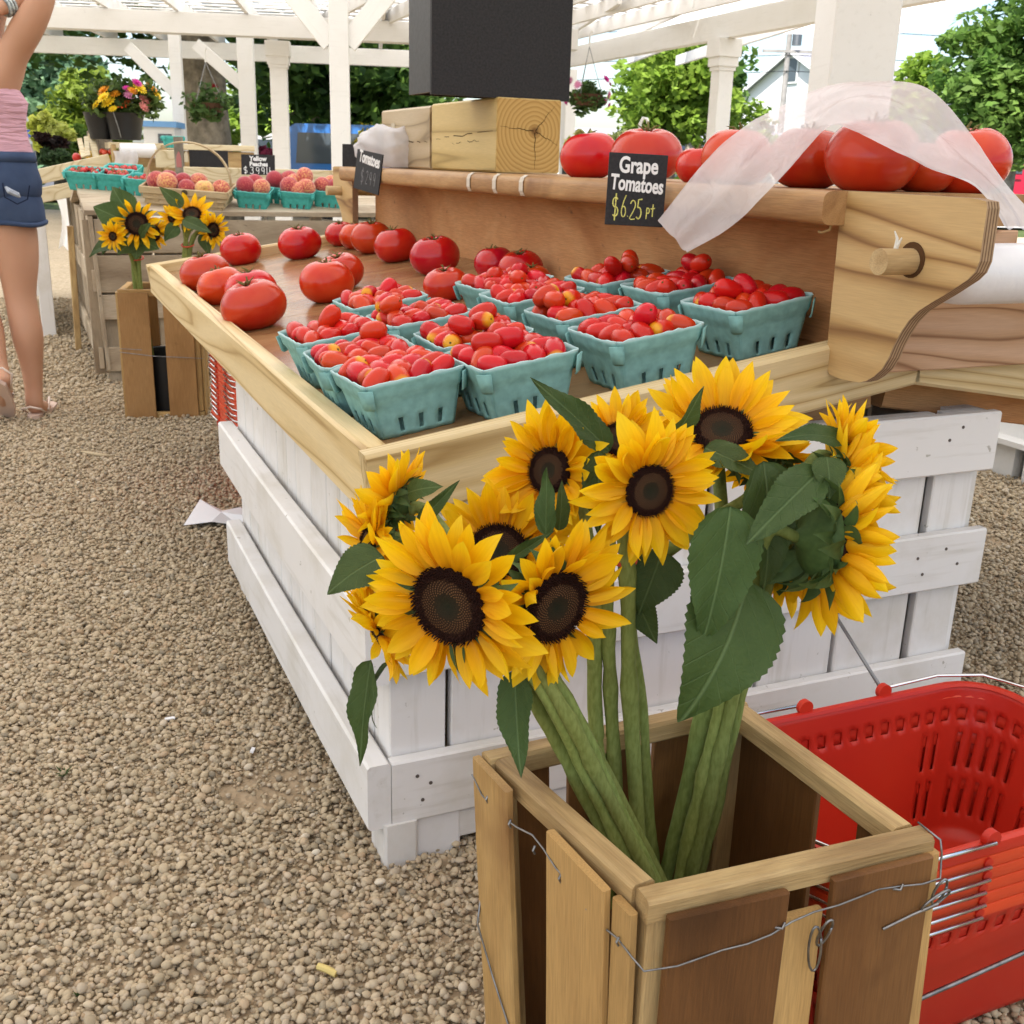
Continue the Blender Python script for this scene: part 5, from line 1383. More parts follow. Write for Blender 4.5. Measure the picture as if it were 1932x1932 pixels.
for i, (x, y, Y_, N, rp, lp, lf, lb) in enumerate(SUNF):
    k = which[i]; dx, dy = offs[k][cnt[k]]; cnt[k] += 1
    pts = [at_y(px + dx, py, Yp + dy) for px, py, Yp in BUNCH[k]]
    foot = pts[-1] + (pts[-1] - pts[-2]) * .35
    root = empty('sunflower', foot, 0, lb, 'sunflower', 'sunflowers in the front crate')
    hb, Nn = head(root, at_y(x, y, Y_), NW(*N), rp / FPX * Y_ * 1.0, lp / FPX * Y_ * 1.0, 300 + i, lift=lf, droopy=.5 if N[1] < .1 else 0, back=N[2] < 0)
    stem(root, hb, Nn, pts + [foot], .0068 if i in (0, 1, 2, 3, 8) else .0056, i); SF.append(root)
wleaf(SF[2], (1378, 955, .865), (1322, 1222, .850), 0, 142, (.15, .25, 1))
wleaf(SF[8], (1410, 1095, .885), (1283, 1362, .845), 1, 215, (.25, .15, 1))
wleaf(SF[8], (1545, 890, .90), (1405, 1030, .835), 2, 88, (.1, .75, .75))
wleaf(SF[10], (1440, 870, .90), (1440, 1120, .89), 0, 120, (.35, .15, .9))
wleaf(SF[0], (972, 1265, .850), (984, 1468, .800), 2, 78, (-.4, .2, .9))
wleaf(SF[6], (722, 1050, .845), (618, 1120, .820), 1, 95, (-.3, .5, .9))
wleaf(SF[7], (700, 1245, .87), (680, 1445, .865), 2, 66, (-.5, .1, .8))
wleaf(SF[7], (735, 1250, .875), (712, 1375, .87), 3, 26, (-.9, .1, .3))
wleaf(SF[3], (1150, 850, .95), (1000, 712, .935), 2, 62, (.35, .45, .8))
wleaf(SF[4], (1030, 1010, .875), (1032, 882, .885), 4, 48, (-.5, -.1, .85))
wleaf(SF[4], (1055, 1000, .88), (1060, 905, .875), 2, 34, (.4, -.1, .9))
wleaf(SF[8], (1268, 832, .945), (1328, 728, .93), 2, 46, (.5, -.1, .85))
wleaf(SF[8], (1590, 832, .95), (1465, 830, .93), 1, 52, (.0, .8, .6))
wleaf(SF[11], (1560, 862, .905), (1565, 942, .885), 0, 66, (.1, .2, 1))
wleaf(SF[10], (1590, 1070, .905), (1578, 1165, .895), 2, 34, (.2, .1, 1))
wleaf(SF[5], (790, 985, .905), (868, 905, .90), 2, 30, (.3, .4, .8))
wleaf(SF[5], (770, 930, .91), (838, 918, .90), 3, 42, (.2, .5, .8))
wleaf(SF[2], (1130, 850, .93), (1128, 1010, .92), 2, 60, (-.2, .1, 1))
wleaf(SF[9], (1250, 1040, .93), (1205, 1160, .92), 0, 110, (-.2, .1, 1))
wleaf(SF[9], (1195, 1120, .935), (1240, 1215, .925), 2, 60, (-.2, .1, 1))
wleaf(SF[4], (955, 1060, .87), (1048, 1000, .86), 2, 26, (.2, .6, .8))
wleaf(SF[8], (1330, 845, .96), (1445, 900, .93), 2, 60, (.1, .6, .8))
RUB = plain('red_rubber_band', (.62, .09, .05), .6, .3)
for (x, y, Y_, w_, lb) in ((1160, 1052, .925, .019, 'orange red rubber band round the middle bunch of sunflower stems'), (1418, 1072, .925, .018, 'red rubber band round the right bunch of sunflower stems')):
    MB().tube([V((w_ * math.cos(a), w_ * .8 * math.sin(a), .004 * math.sin(2 * a))) for a in [i * math.pi / 10 for i in range(21)]], .0022, 6).obj('rubber_band', RUB, None, Matrix.Translation(at_y(x, y, Y_)))
    setp(bpy.context.scene.collection.objects[-1] if False else col.objects[-1], lb, 'rubber band', 'rubber bands on the sunflower bunches')
# ------------------------------------------------------------------ peach table behind the tomato stand
F2 = np.array(at_z(204, 727, 0))
def S2(u, v, z): return V(F2 + EV * u + LV * v + np.array([0, 0, z]))
pt = empty('peach_table', V(F2), STAND_RZ, 'weathered plank table displaying peaches and berries behind the tomato stand', 'table')
rp = random.Random(21)
for z0, z1 in ((.565, .705), (.40, .555), (.285, .39), (.06, .165)):
    board('front_board', pt, (.0, .012, (z0 + z1) / 2), (1.55, .012, (z0 + z1) / 2 + rp.uniform(-.004, .004)), z1 - z0, .02, UP, WEATH, c=.002)
for k in range(11):
    board('plank', pt, (.02 + k * .142, .034, .05), (.02 + k * .142, .034, .70), .132, .018, (1, 0, 0), WEATH, c=.002)
for k in range(16):
    w_ = .13 + rp.uniform(-.01, .012)
    board('plank', pt, (.006 + rp.uniform(-.004, .004), .05 + k * .148, .03 + rp.uniform(0, .05)), (-.012 + rp.uniform(-.006, .004), .05 + k * .148 + rp.uniform(-.012, .012), .715), w_, .016, (0, 1, 0), WEATH, c=.002)
for z in (.12, .45): board('side_rail', pt, (-.016, .0, z), (-.016, 2.4, z), .09, .018, UP, WEATH, c=.002)
for u, v in ((.04, .06), (1.5, .06), (.04, 2.3), (1.5, 2.3)): board('leg', pt, (u, v, -.01), (u, v, .70), .07, .07, (1, 0, 0), WEATH)
for k in range(8):
    v_ = -.005 + .162 * k + .08; up_v = (0, 1, SL if k < 4 else -SL)
    z_ = .731 + SL * (v_ if k < 4 else 1.286 - v_)
    board('top_board', pt, (-.035, v_, z_), (1.6, v_, z_), .157, .022, up_v, WEATH, c=.002)
for k in range(7): board('top_board', pt, (-.035, 1.37 + k * .16, .731), (1.6, 1.37 + k * .16, .731), .155, .022, (0, 1, 0), WEATH, c=.002)
MB().prism([(0, .70), (1.27, .70), (.635, .70 + SL * .63)], -.02, .0).obj('gable_board', WEATH, pt, trs((0, .01, 0), (0, 0, math.pi / 2)))
PALEP = rings('pale_pine', (.48, .37, .20), (.62, .51, .32), (.70, .60, .40), 7, 5)
board('back_rail', pt, (.46, .62, .88), (1.62, .62, .88), .075, .03, UP, PALEP)

board('prop_board', pt, (-.075, .95, .0), (-.06, .95, .62), .05, .03, (0, 1, 0), CRATEF)
# sloping display beyond it
ds = empty('vegetable_stand', S2(0, 1.40, 0), STAND_RZ, 'pale pine vegetable stand with a sloping front rail behind the berry baskets', 'market stand')
def D3(px, py, v=1.40): p = at_plane(px, py, LV, LV @ F2 + v) - S2(0, 1.40, 0); return V((p.dot(EVv), p.dot(LVv), p.z))
a, c_ = D3(52, 338), D3(208, 304)
board('front_rail', ds, a, c_, .075, .03, UP, PALEP); board('front_rail', ds, a + V((.03, -.02, -.085)), c_ + V((.2, -.02, -.06)), .075, .02, UP, PALEP)
board('side_rail', ds, a + V((0, .04, 0)), a + V((-.02, 2.2, .02)), .08, .03, UP, PALEP)
MB().add([a + V((.02, .03, -.02)), c_ + V((.0, .03, -.02)), c_ + V((0, 2.0, -.02)), a + V((0, 2.0, -.02))], [(0, 1, 2, 3)]).obj('tray_panel', WEATH, ds)
for du, dv in ((.03, .06), (.03, 2.0)): board('leg', ds, (a.x + du, dv, 0), (a.x + du, dv, a.z), .07, .07, (1, 0, 0), WHITE)
for k in range(9): board('picket', ds, (a.x + .015, .12 + k * .22, .05), (a.x + .015, .12 + k * .22, a.z - .05), .15, .018, (0, 1, 0), WHITE)
s0 = D3(214, 274); s1 = D3(303, 275)
board('shelf_board', ds, s0 + V((-.02, .16, .0)), s1 + V((.5, .16, 0)), .34, .03, (0, 1, 0), PALEP)
board('backboard', ds, s0 + V((.0, .02, -.105)), s1 + V((.5, .02, -.105)), .17, .02, UP, CRATEF)
board('bracket', ds, s0 + V((-.005, -.10, -.06)), s0 + V((-.005, .02, -.06)), .13, .02, UP, CRATEF); board('bracket', ds, s1 + V((.01, -.10, -.06)), s1 + V((.01, .02, -.06)), .13, .02, UP, CRATEF)
for x in (.02, .5): board('leg', ds, s0 + V((x, .16, -.02)), (s0.x + x, .16, 0), .06, .06, (1, 0, 0), WEATH)
r3 = empty('produce_bag_roll', S2(0, 1.30, 0) + EVv * D3(226, 295, 1.30).x + V((0, 0, D3(226, 283, 1.30).z)), STAND_RZ, 'small white roll of bags hanging at the vegetable stand behind the berry baskets', 'bag roll')
MB().lathe([(.015, 0), (.034, .004), (.036, .08), (.036, .18), (.015, .19)], 18, M=Matrix.Rotation(math.pi / 2, 4, 'Y')).obj('roll', ROLLM, r3, smooth=True, angle=60)
MB().grid(lambda i, j: (-.035 + i * .115 + j * -.012 + .012 * math.sin(j * 5), -.038 - .02 * j + .008 * math.sin(i * 12 + j * 3), -.005 - .125 * j), 10, 10).obj('bag', FILM, r3, smooth=True)

# baskets and fruit on the table
TZ = .7425
def on_table(px, py):
    n = np.array([0, 0, 1.0]) - SL * LV
    return at_plane(px, py, n, n @ F2 + TZ)
TILT = Matrix.Rotation(STAND_RZ, 4, 'Z') @ Matrix.Rotation(math.atan(SL), 4, 'X') @ Matrix.Rotation(-STAND_RZ, 4, 'Z')
STR = plain('strawberry_red', (.52, .03, .03), .35, .4, nz=(60, .35), bump=(140, .5, .002), var=.2)
LEAFS = plain('strawberry_leaf', (.07, .16, .03), .6, .2)
b = MB(); b.lathe([(0, -.016), (.006, -.012), (.0115, -.003), (.0125, .005), (.009, .011), (.003, .013), (0, .012)], 12); b.mi = 1
for q in range(5):
    a_ = q * 1.257; b.add([(0, 0, .0125), (.008 * math.cos(a_ - .4), .008 * math.sin(a_ - .4), .014), (.012 * math.cos(a_), .012 * math.sin(a_), .011), (.008 * math.cos(a_ + .4), .008 * math.sin(a_ + .4), .014)], [(0, 1, 2, 3)])
SM = b.mesh('strawberry', [STR, LEAFS], True)
rng = np.random.default_rng(5)
for q, (px, py, lb) in enumerate(((164, 356, 'leftmost turquoise basket of strawberries on the peach table'), (219, 360, 'second turquoise basket of strawberries from the left'), (236, 350, 'turquoise basket behind the second strawberry basket, partly hidden'), (277, 370, 'turquoise basket of berries beside the arched trug'))):
    p = on_table(px, py) + LVv * .06
    mx = Matrix.Translation(p) @ TILT @ Matrix.Rotation(STAND_RZ - rad(16 if q < 3 else 25), 4, 'Z')
    add_basket(BMB, mx, lb, 'turquoise berry baskets on the peach table')
    for c in heap(rng, 12, .066, .060, .0135):
        o = obj('strawberry', SM, None, mx @ trs(c, (rng.uniform(-1.4, 1.4), rng.uniform(-1.4, 1.4), rng.uniform(0, 6)), 1.05))
        setp(o, 'red strawberry ' + spot(c) + ' of the ' + ('leftmost berry basket', 'second berry basket from the left', 'partly hidden berry basket', 'berry basket beside the trug')[q], 'strawberry', 'strawberries in berry basket %s' % 'abcd'[q])
def peach_mat():
    m = NT('peach_skin'); m.set(.75, .2)
    f = m.noise(m.coord((9, 9, 9)), 1.4, 3, .5, .4)
    oi = m.n('ObjectInfo'); f2 = m.math('ADD', f, m.math('MULTIPLY', m.math('SUBTRACT', m.math('FRACT', m.math('MULTIPLY', oi.outputs['Random'], 3.7)), .5), .55))
    m.base(m.ramp(f2, [(.30, (.34, .035, .05)), (.48, (.52, .11, .09)), (.60, (.64, .26, .13)), (.78, (.76, .48, .16))]))
    m.p.inputs['Sheen Weight'].default_value = .35; return m.mat
PEACH = peach_mat()
def pf(i, j):
    th, ph = i * 2 * math.pi, j * math.pi; s_, c_ = math.sin(ph), math.cos(ph)
    r = .5 * (1 - .07 * math.exp(-((th - math.pi) / .35) ** 2) * s_)
    z = .5 * c_ * .95 - (.12 * math.exp(-(s_ / .25) ** 2) if c_ > 0 else 0)
    return (r * s_ * math.cos(th), r * s_ * math.sin(th), z)
PEM = MB().grid(pf, 28, 18).mesh('peach', PEACH, True)
def peach(p, d, label, group, rot):
    return setp(obj('peach', PEM, None, trs(p, rot, d)), label, 'peach', group)
rk = random.Random(9)
for q, (px, py, n, lb) in enumerate(((485, 394, 3, 'turquoise basket of peaches beside the trug'), (568, 394, 5, 'turquoise basket heaped with red peaches'), (536, 385, 2, 'turquoise basket half hidden between the two front peach baskets'), (628, 392, 3, 'turquoise basket of yellow peaches cut off by the tomato stand'))):
    p = on_table(px, py) + LVv * .062
    mx = Matrix.Translation(p) @ TILT @ Matrix.Rotation(STAND_RZ - rad(20), 4, 'Z')
    add_basket(BMB, mx, lb, 'turquoise peach baskets on the table')
    spots = {3: [(-.034, -.02, .078), (.036, -.022, .076), (0, .04, .08)], 5: [(-.036, -.02, .076), (.04, -.018, .077), (-.02, .036, .082), (.026, .032, .118), (.0, -.03, .062)], 2: [(-.03, .0, .084), (.036, .01, .086)]}[n]
    for w_, s_ in enumerate(spots):
        peach(mx @ (V(s_) + V((0, 0, .020))), .088 * rk.uniform(.92, 1.06), 'peach %s in the %s' % (('at the left', 'at the right', 'at the back', 'on top', 'in the middle')[w_], ('basket beside the trug', 'heaped red peach basket', 'half hidden basket', 'basket cut off by the stand')[q]), 'peaches on the table', (rk.uniform(0, 6), rk.uniform(0, 6), rk.uniform(0, 6)))
peach(on_table(604, 388) + V((0, .02, .038)), .075, 'loose red peach lying between the right peach baskets', 'peaches on the table', (1, 2, 0))
# the arched trug
WOVEN = wood('splint_wood', (.38, .27, .13), (.56, .43, .25), (.66, .54, .35), 5, 12, .65, var=.08)
tp0 = on_table(365, 392) + LVv * .10
tg = empty('trug', tp0, STAND_RZ - rad(20), 'splint wood trug basket with a tall bent handle full of peaches', 'basket')
TW, TD = .37, .24
for z, k in ((.012, .86), (.034, .90), (.056, .94)):
    for y in (-1, 1): board('splint', tg, (-TW / 2 * k, y * TD / 2 * k, z), (TW / 2 * k, y * TD / 2 * k, z + .003), .021, .005, (0, -y * .15, 1), WOVEN, c=.001)
    for x in (-1, 1): board('splint', tg, (x * TW / 2 * k, -TD / 2 * k, z), (x * TW / 2 * k, TD / 2 * k, z + .002), .021, .005, (-x * .15, 0, 1), WOVEN, c=.001)
for x in (-.12, -.04, .05, .13): 
    board('upright_splint', tg, (x, -TD / 2 * .85, .004), (x, -TD / 2 * 1.0, .08), .024, .004, (1, 0, 0), WOVEN, c=.001)
for y in (-1, 1): board('rim', tg, (-TW / 2, y * TD / 2, .082), (TW / 2, y * TD / 2, .082), .030, .009, UP, WOVEN)
for x in (-1, 1): board('rim', tg, (x * TW / 2, -TD / 2, .082), (x * TW / 2, TD / 2, .082), .030, .009, UP, WOVEN)
MB().box(-TW / 2 * .85, TW / 2 * .85, -TD / 2 * .85, TD / 2 * .85, .0, .008).obj('base', WOVEN, tg)
MB().lathe([(0, 0), (.013, 0), (.013, .003), (0, .004)], 16, M=trs((.005, -TD / 2 - .0045, .083), (rad(90), 0, 0))).obj('badge', plain('dark_badge', (.08, .055, .025), .5, .4), tg)
hp = [V((TW / 2 * .98 * math.cos(a), 0, .09 + .185 * math.sin(a) ** .8 if math.sin(a) > 0 else .09)) for a in [math.pi * i / 20 for i in range(21)]]
b = MB()
for i in range(20):
    t_ = (hp[i + 1] - hp[i]).normalized(); n_ = V((-t_.z, 0, t_.x)) * .0028; w_ = V((0, .012, 0))
    b.add([hp[i] - w_ - n_, hp[i] + w_ - n_, hp[i] + w_ + n_, hp[i] - w_ + n_, hp[i + 1] - w_ - n_, hp[i + 1] + w_ - n_, hp[i + 1] + w_ + n_, hp[i + 1] - w_ + n_], [(0, 1, 5, 4), (1, 2, 6, 5), (2, 3, 7, 6), (3, 0, 4, 7)])
b.obj('handle', WOVEN, tg)
tg.matrix_basis = Matrix.Translation(tp0) @ TILT @ Matrix.Rotation(STAND_RZ - rad(20), 4, 'Z')
tm_ = Matrix.Translation(tp0) @ TILT @ Matrix.Rotation(STAND_RZ - rad(20), 4, 'Z')
for k, (x, y, z, d) in enumerate(((-.135, -.02, .105, .088), (-.085, -.045, .104, .094), (-.03, .02, .10, .085), (.0, -.05, .088, .08), (.035, .03, .105, .082), (.075, -.05, .088, .085), (.14, -.01, .09, .082), (-.10, .06, .10, .085))):
    peach(tm_ @ V((x, y, z)), d, 'peach in the trug, ' + ('furthest left', 'large yellow and round near the left', 'behind the middle', 'low in the middle', 'at the back right of the middle', 'dusky red at the front right', 'pale yellow at the right end', 'hidden at the back left')[k], 'peaches in the trug', (rk.uniform(0, 6), rk.uniform(0, 6), rk.uniform(0, 6)))
# peach price sign
ps = on_table(488, 352); ps = at_plane(487, 331, LV, LV @ F2 + .42)
sg3, fm3 = sign('black price sign lettered Yellow Peaches 3.99 lb above the peach baskets', at_plane(487, 311, LV, LV @ F2 + .42), (rad(-8), 0, rad(2)), .158, .092)
text('lettering', 'Yellow', .030, sg3, fm3 @ trs((.0, .018, 0)), CHALKW, .0012, .95)
text('lettering', 'Peaches', .028, sg3, fm3 @ trs((.003, -.006, 0)), CHALKW, .0012, .95)
chalk('chalk_price', [('$', -.072, -.042, .026, .033), ('3', -.042, -.042, .026, .032), ('9', -.013, -.042, .024, .032), ('9', .012, -.042, .024, .032), ('l', .034, -.042, .018, .032), ('b', .048, -.042, .022, .032)], sg3, fm3, CHALKW, .0016)
board('stake', sg3, (0, .004, -.02), (0, .03, -.155), .02, .008, (1, 0, 0), PALEP)
# dark panel and stake behind the trug
dk = empty('blank_chalkboard', at_plane(393, 301, LV, LV @ F2 + .66), STAND_RZ - rad(20), 'low blank dark chalkboard standing behind the trug in front of the tree trunk', 'chalkboard')
MB().bar(.185, .085, .008, .001, M=trs((-.09, 0, 0))).obj('board', CHALK, dk); board('stake', dk, (0, .008, .03), (0, .008, -.2), .02, .008, (1, 0, 0), PALEP)
st = empty('painted_stake', at_plane(341, 340, LV, LV @ F2 + .70), STAND_RZ - rad(20), 'weathered grey upright board with a faded painted flame shape behind the trug', 'wooden stake')
MB().bar(.30, .042, .022, .002, M=Matrix.Rotation(-math.pi / 2, 4, 'Y')).obj('board', plain('grey_driftwood', (.24, .21, .17), .9, .1, nz=(14, .35)), st, trs((0, 0, -.10)))
MB().prism([(-.012, .06), (.012, .06), (.012, .10), (.006, .125), (0, .135), (-.007, .12), (-.012, .10)], -.013, -.0112).obj('painted_shape', plain('faded_pink_paint', (.42, .16, .15), .8, .2), st)
MB().prism([(.024, .085), (.042, .085), (.042, .12), (.034, .135), (.024, .12)], -.006, .006).obj('pale_shape', plain('cream_paint', (.6, .52, .38), .8, .2), st)
tq = add_basket(BMB, Matrix.Translation(at_plane(327, 279, LV, LV @ F2 + .95)) @ Matrix.Rotation(STAND_RZ, 4, 'Z') @ Matrix.Scale(.66, 4), 'small empty turquoise basket on the shelf beside the flower bucket', 'turquoise baskets on the far shelf')
bx = empty('small_wooden_box', at_plane(318, 300, LV, LV @ F2 + .92), STAND_RZ - rad(15), 'small pale wooden box under the turquoise basket', 'box')
for y in (-.05, .05): board('side', bx, (-.055, y, 0), (.055, y, 0), .085, .012, UP, PALEP)
for x in (-.049, .049): board('end', bx, (x, -.044, 0), (x, .044, 0), .085, .012, UP, PALEP)

# bucket of mixed cut flowers
bkp = at_plane(238, 264, LV, LV @ F2 + 1.52)
bk_ = empty('flower_bucket', bkp, STAND_RZ - rad(15), 'black bucket holding a bright mixed bouquet on the far shelf', 'bucket')
b = MB(); b.lathe([(.078, 0), (.088, .06), (.104, .135), (.107, .137), (.100, .132), (.075, .01), (0, .008)], 20); b.obj('bucket', BLACKP, bk_, smooth=True, angle=50)
MB().tube([(-.035, -.108, .135), (-.018, -.096, .06), (-.01, -.086, .01)], .003, 6).obj('bucket_handle', GALV, bk_)
MB().lathe([(.06, 0), (.085, .135), (.088, .136), (.06, .01)], 16, M=trs((-.135, .05, 0))).obj('bucket', BLACKP, bk_, smooth=True, angle=50)
FLC = {n: plain(n, c, .6, .2, nz=(40, .2)) for n, c in (('zinnia_orange_red', (.78, .10, .02)), ('zinnia_orange', (.72, .28, .015)), ('yellow_flower', (.75, .52, .02)), ('magenta_flower', (.52, .02, .24)), ('pink_flower', (.66, .25, .42)), ('salmon_flower', (.70, .25, .22)), ('dark_red_flower', (.22, .01, .015)), ('violet_flower', (.24, .08, .36)))}
def bloom_mesh(mat, n=13, layers=3):
    b = MB()
    for l_ in range(layers):
        for i in range(n):
            a = 2 * math.pi * (i + l_ * .5) / n; el = .15 + l_ * .42; r = 1 - .25 * l_; w_ = .30 - .04 * l_
            M_ = Matrix.Rotation(a, 4, 'Z') @ Matrix.Rotation(-el, 4, 'Y')
            b.add([(0, 0, 0), (r * .55, -w_ * .5, .05), (r, -w_ * .25, 0), (r, w_ * .25, 0), (r * .55, w_ * .5, .05)], [(0, 1, 2, 3, 4)], M_)
    b.lathe([(0, .42), (.2, .38), (.3, .2), (.3, 0)], 8)
    return b.mesh('bloom', mat)
BLM = {k: bloom_mesh(m_) for k, m_ in FLC.items()}
fl = [('zinnia_orange_red', 230, 196, .036), ('yellow_flower', 205, 194, .034), ('yellow_flower', 196, 185, .03), ('zinnia_orange', 196, 172, .03), ('zinnia_orange', 218, 178, .024), ('magenta_flower', 258, 157, .024), ('magenta_flower', 240, 168, .020),
      ('pink_flower', 243, 181, .024), ('yellow_flower', 263, 167, .032), ('dark_red_flower', 285, 184, .032), ('salmon_flower', 274, 192, .032), ('salmon_flower', 271, 203, .024), ('violet_flower', 278, 173, .018), ('yellow_flower', 296, 180, .022), ('zinnia_orange', 250, 172, .022), ('yellow_flower', 183, 198, .026), ('zinnia_orange', 290, 170, .02), ('yellow_flower', 213, 206, .02), ('zinnia_orange', 281, 163, .018)]
for k, (c, px, py, r) in enumerate(fl):
    p = at_plane(px, py, LV, LV @ F2 + 1.52 - .05 - .03 * (k % 3)) - bkp
    p = Matrix.Rotation(-(STAND_RZ - rad(15)), 4, 'Z') @ p
    dirn = V((p.x * 1.5, -.12, .10 + p.z * .3)).normalized()
    f_ = obj('bloom', BLM[c], bk_, Matrix.Translation(p) @ dirn.to_track_quat('Z', 'Y').to_matrix().to_4x4() @ Matrix.Scale(r * 1.3, 4))
rngb = np.random.default_rng(8)
cs = np.array([[rngb.uniform(-.18, .17), rngb.uniform(-.07, .07), .14 + rngb.uniform(0, .15)] for _ in range(60)])
v_, f_ = leaves(rngb, cs, np.full(60, .05), 22, .024)
obj('foliage', np_mesh('foliage', v_, f_, leafmat('bouquet_leaf', (.05, .09, .02), (.13, .19, .05), .4, 12)), bk_)

# vegetables on the sloping display, and a few things around
def vegleaf(name, label, px, py, Y_, rad_, c1, c2, cat, n=16, per=26, size=.035, seed=1):
    root = empty(name, at_y(px, py, Y_), 0, label, cat, 'vegetables on the far stand')
    crown('leaves', seed, (0, 0, 0), rad_, n, min(rad_) * .5, per, size, leafmat(name + '_leaf', c1, c2, .45, 9), root, .2)
    return root
Yv = 6.9
vegleaf('lettuce', 'pale yellow green lettuce beside the woman', 80, 248, Yv, (.07, .07, .10), (.40, .46, .06), (.55, .58, .14), 'lettuce', seed=31)
vegleaf('lettuce', 'second pale lettuce right of the first, above the dark kale', 113, 252, Yv, (.08, .07, .06), (.36, .42, .07), (.52, .56, .16), 'lettuce', seed=32)
vegleaf('kale_bunch', 'dark purple leaf bunch on the vegetable stand', 103, 272, Yv - .2, (.11, .08, .05), (.012, .008, .008), (.04, .02, .018), 'kale', seed=33)
vegleaf('greens_bunch', 'green leaf bunch at the middle of the vegetable stand', 150, 262, Yv + .3, (.10, .08, .07), (.06, .12, .02), (.12, .2, .04), 'greens', seed=34)
vegleaf('cucumber_leaves', 'low dark green vegetables behind the front rail', 112, 298, Yv - .35, (.13, .08, .035), (.03, .06, .025), (.07, .12, .05), 'vegetables', seed=35)
def veg(name, label, px, py, Y_, d, c, cat):
    return setp(MB().grid(pf, 18, 12).obj(name, plain(name + '_skin', c, .35, .4), None, trs(at_y(px, py, Y_), (.3, .2, px), d), True), label, cat, 'vegetables on the far stand')
veg('red_tomato', 'small red tomato on the vegetable stand left of the yellow peppers', 145, 297, 6.2, .05, (.5, .03, .02), 'tomato')
veg('yellow_pepper', 'left yellow pepper on the vegetable stand', 160, 288, 6.3, .06, (.7, .42, .01), 'pepper')
veg('yellow_pepper', 'right yellow pepper on the vegetable stand', 168, 292, 6.3, .05, (.7, .45, .02), 'pepper')
veg('orange_squash', 'orange squash on a bark basket left of the flower bucket', 187, 236, 6.5, .085, (.62, .25, .06), 'squash')
tub = empty('colour_tub', at_y(207, 296, 6.2), STAND_RZ, 'yellow tub heaped with red peppers on the vegetable stand', 'tub')
MB().lathe([(.045, -.03), (.06, .01), (.062, .01), (.04, -.03)], 14).obj('tub', plain('yellow_tub', (.7, .52, .02), .4, .4), tub)
for k in range(7): MB().grid(pf, 12, 8).obj('pepper', plain('red_pepper', (.6, .06, .02), .3, .4), tub, trs((.035 * math.cos(k), .035 * math.sin(k), .018 + .006 * (k % 2)), (k, 0, 0), .038), True)
bb_ = empty('bark_basket', at_y(190, 283, 6.5), 0, 'grey bark covered basket under the orange squash', 'basket')
for k in range(12): board('bark_strip', bb_, (.06 * math.cos(k * .5236), .06 * math.sin(k * .5236), -.06), (.06 * math.cos(k * .5236), .06 * math.sin(k * .5236), .10), .032, .012, (-math.sin(k * .5236), math.cos(k * .5236), 0), plain('bark_grey', (.22, .19, .15), .9, .1, nz=(20, .5)) if k == 0 else bpy.data.materials['bark_grey'])
for i, (x, y, x2, y2, lb) in enumerate(((158, 296, 150, 262, 'left'), (166, 294, 163, 258, 'middle'), (183, 306, 172, 252, 'longest right'))):
    a_, b_ = at_y(x, y, 6.1), at_y(x2, y2, 6.25)
    k = setp(MB().bar((b_ - a_).length, .026 if i < 2 else .034, .008, .001, M=frame((0, 0, 0), b_ - a_, (1, 0, 0))).obj('wooden_slat', PALEP, None, Matrix.Translation(a_)), lb + ' pale upright slat of a crate on the vegetable stand', 'slat', 'upright slats on the vegetable stand')
ws = empty('notice_board', at_y(57, 245, 8.5), rad(4), 'small pale grey notice with a blue mark beside the woman', 'notice')
MB().box(-.09, .05, -.01, .01, -.1, .09).obj('board', plain('pale_grey_board', (.45, .50, .54), .5, .3), ws)
MB().box(-.045, .02, -.013, -.0105, -.06, .02).obj('blue_mark', plain('blue_print', (.05, .12, .42), .5, .3), ws); board('post', ws, (0, .02, .05), (0, .02, -1.08), .03, .03, (1, 0, 0), GALV)
wb = empty('white_cloth', at_z(100, 520, 0) + V((.05, .4, .38)), rad(10), 'white cloth hanging at the far side of the peach table behind the woman', 'cloth')
MB().grid(lambda i, j: (-.12 + .22 * i + .03 * math.sin(j * 4), .03 * math.sin(i * 14) * j, .22 - .42 * j + .03 * math.sin(i * 9)), 16, 8).obj('cloth', WHITE2, wb, smooth=True)
# hanging flower baskets
def hanging(label, px, py, Y_, r, c1, c2, seed, top=.55, drop=.0):
    root = empty('hanging_basket', at_y(px, py, Y_), 0, label, 'hanging basket', 'hanging flower baskets')
    MB().lathe([(0, -r * .55), (r * .5, -r * .5), (r * .75, 0), (r * .7, .0), (0, -r * .3)], 14).obj('pot', plain('brown_pot' + str(seed), (.10, .05, .03), .7, .2), root)
    crown('foliage', seed, (0, 0, -.02), (r, r, r * .75), 26, r * .4, 34, r * .16, leafmat('hanging_leaf' + str(seed), (.05, .10, .03), (.11, .19, .05), .4, 6), root, .3)
    rr_ = random.Random(seed)
    for k in range(14 if 'pink' in label else 2):
        a = rr_.uniform(0, 6.28); d = V((math.cos(a) * r * 1.02, math.sin(a) * r * 1.02, rr_.uniform(-.5, .7) * r))
        obj('bloom', BLM[rr_.choice(c1)], root, Matrix.Translation(d) @ d.to_track_quat('Z', 'Y').to_matrix().to_4x4() @ Matrix.Scale(r * .22, 4))
    for a in (0, 2.1, 4.2): MB().tube([(r * .7 * math.cos(a), r * .7 * math.sin(a), .0), (0, 0, top)], .004, 5).obj('hanger_wire', GALV, root)
    MB().tube([(0, 0, top), (0, 0, top + .12), (.02, 0, top + .16)], .012, 6).obj('hook', WHITE2, root)
    return root
hanging('hanging basket with trailing greenery in front of the thick tree trunk', 392, 195, 13.6, .27, ['dark_red_flower'], None, 51, .45)
hanging('hanging basket of pink petunias right of the chalkboard', 1108, 178, 13.2, .24, ['pink_flower', 'pink_flower', 'magenta_flower'], None, 52, .5)
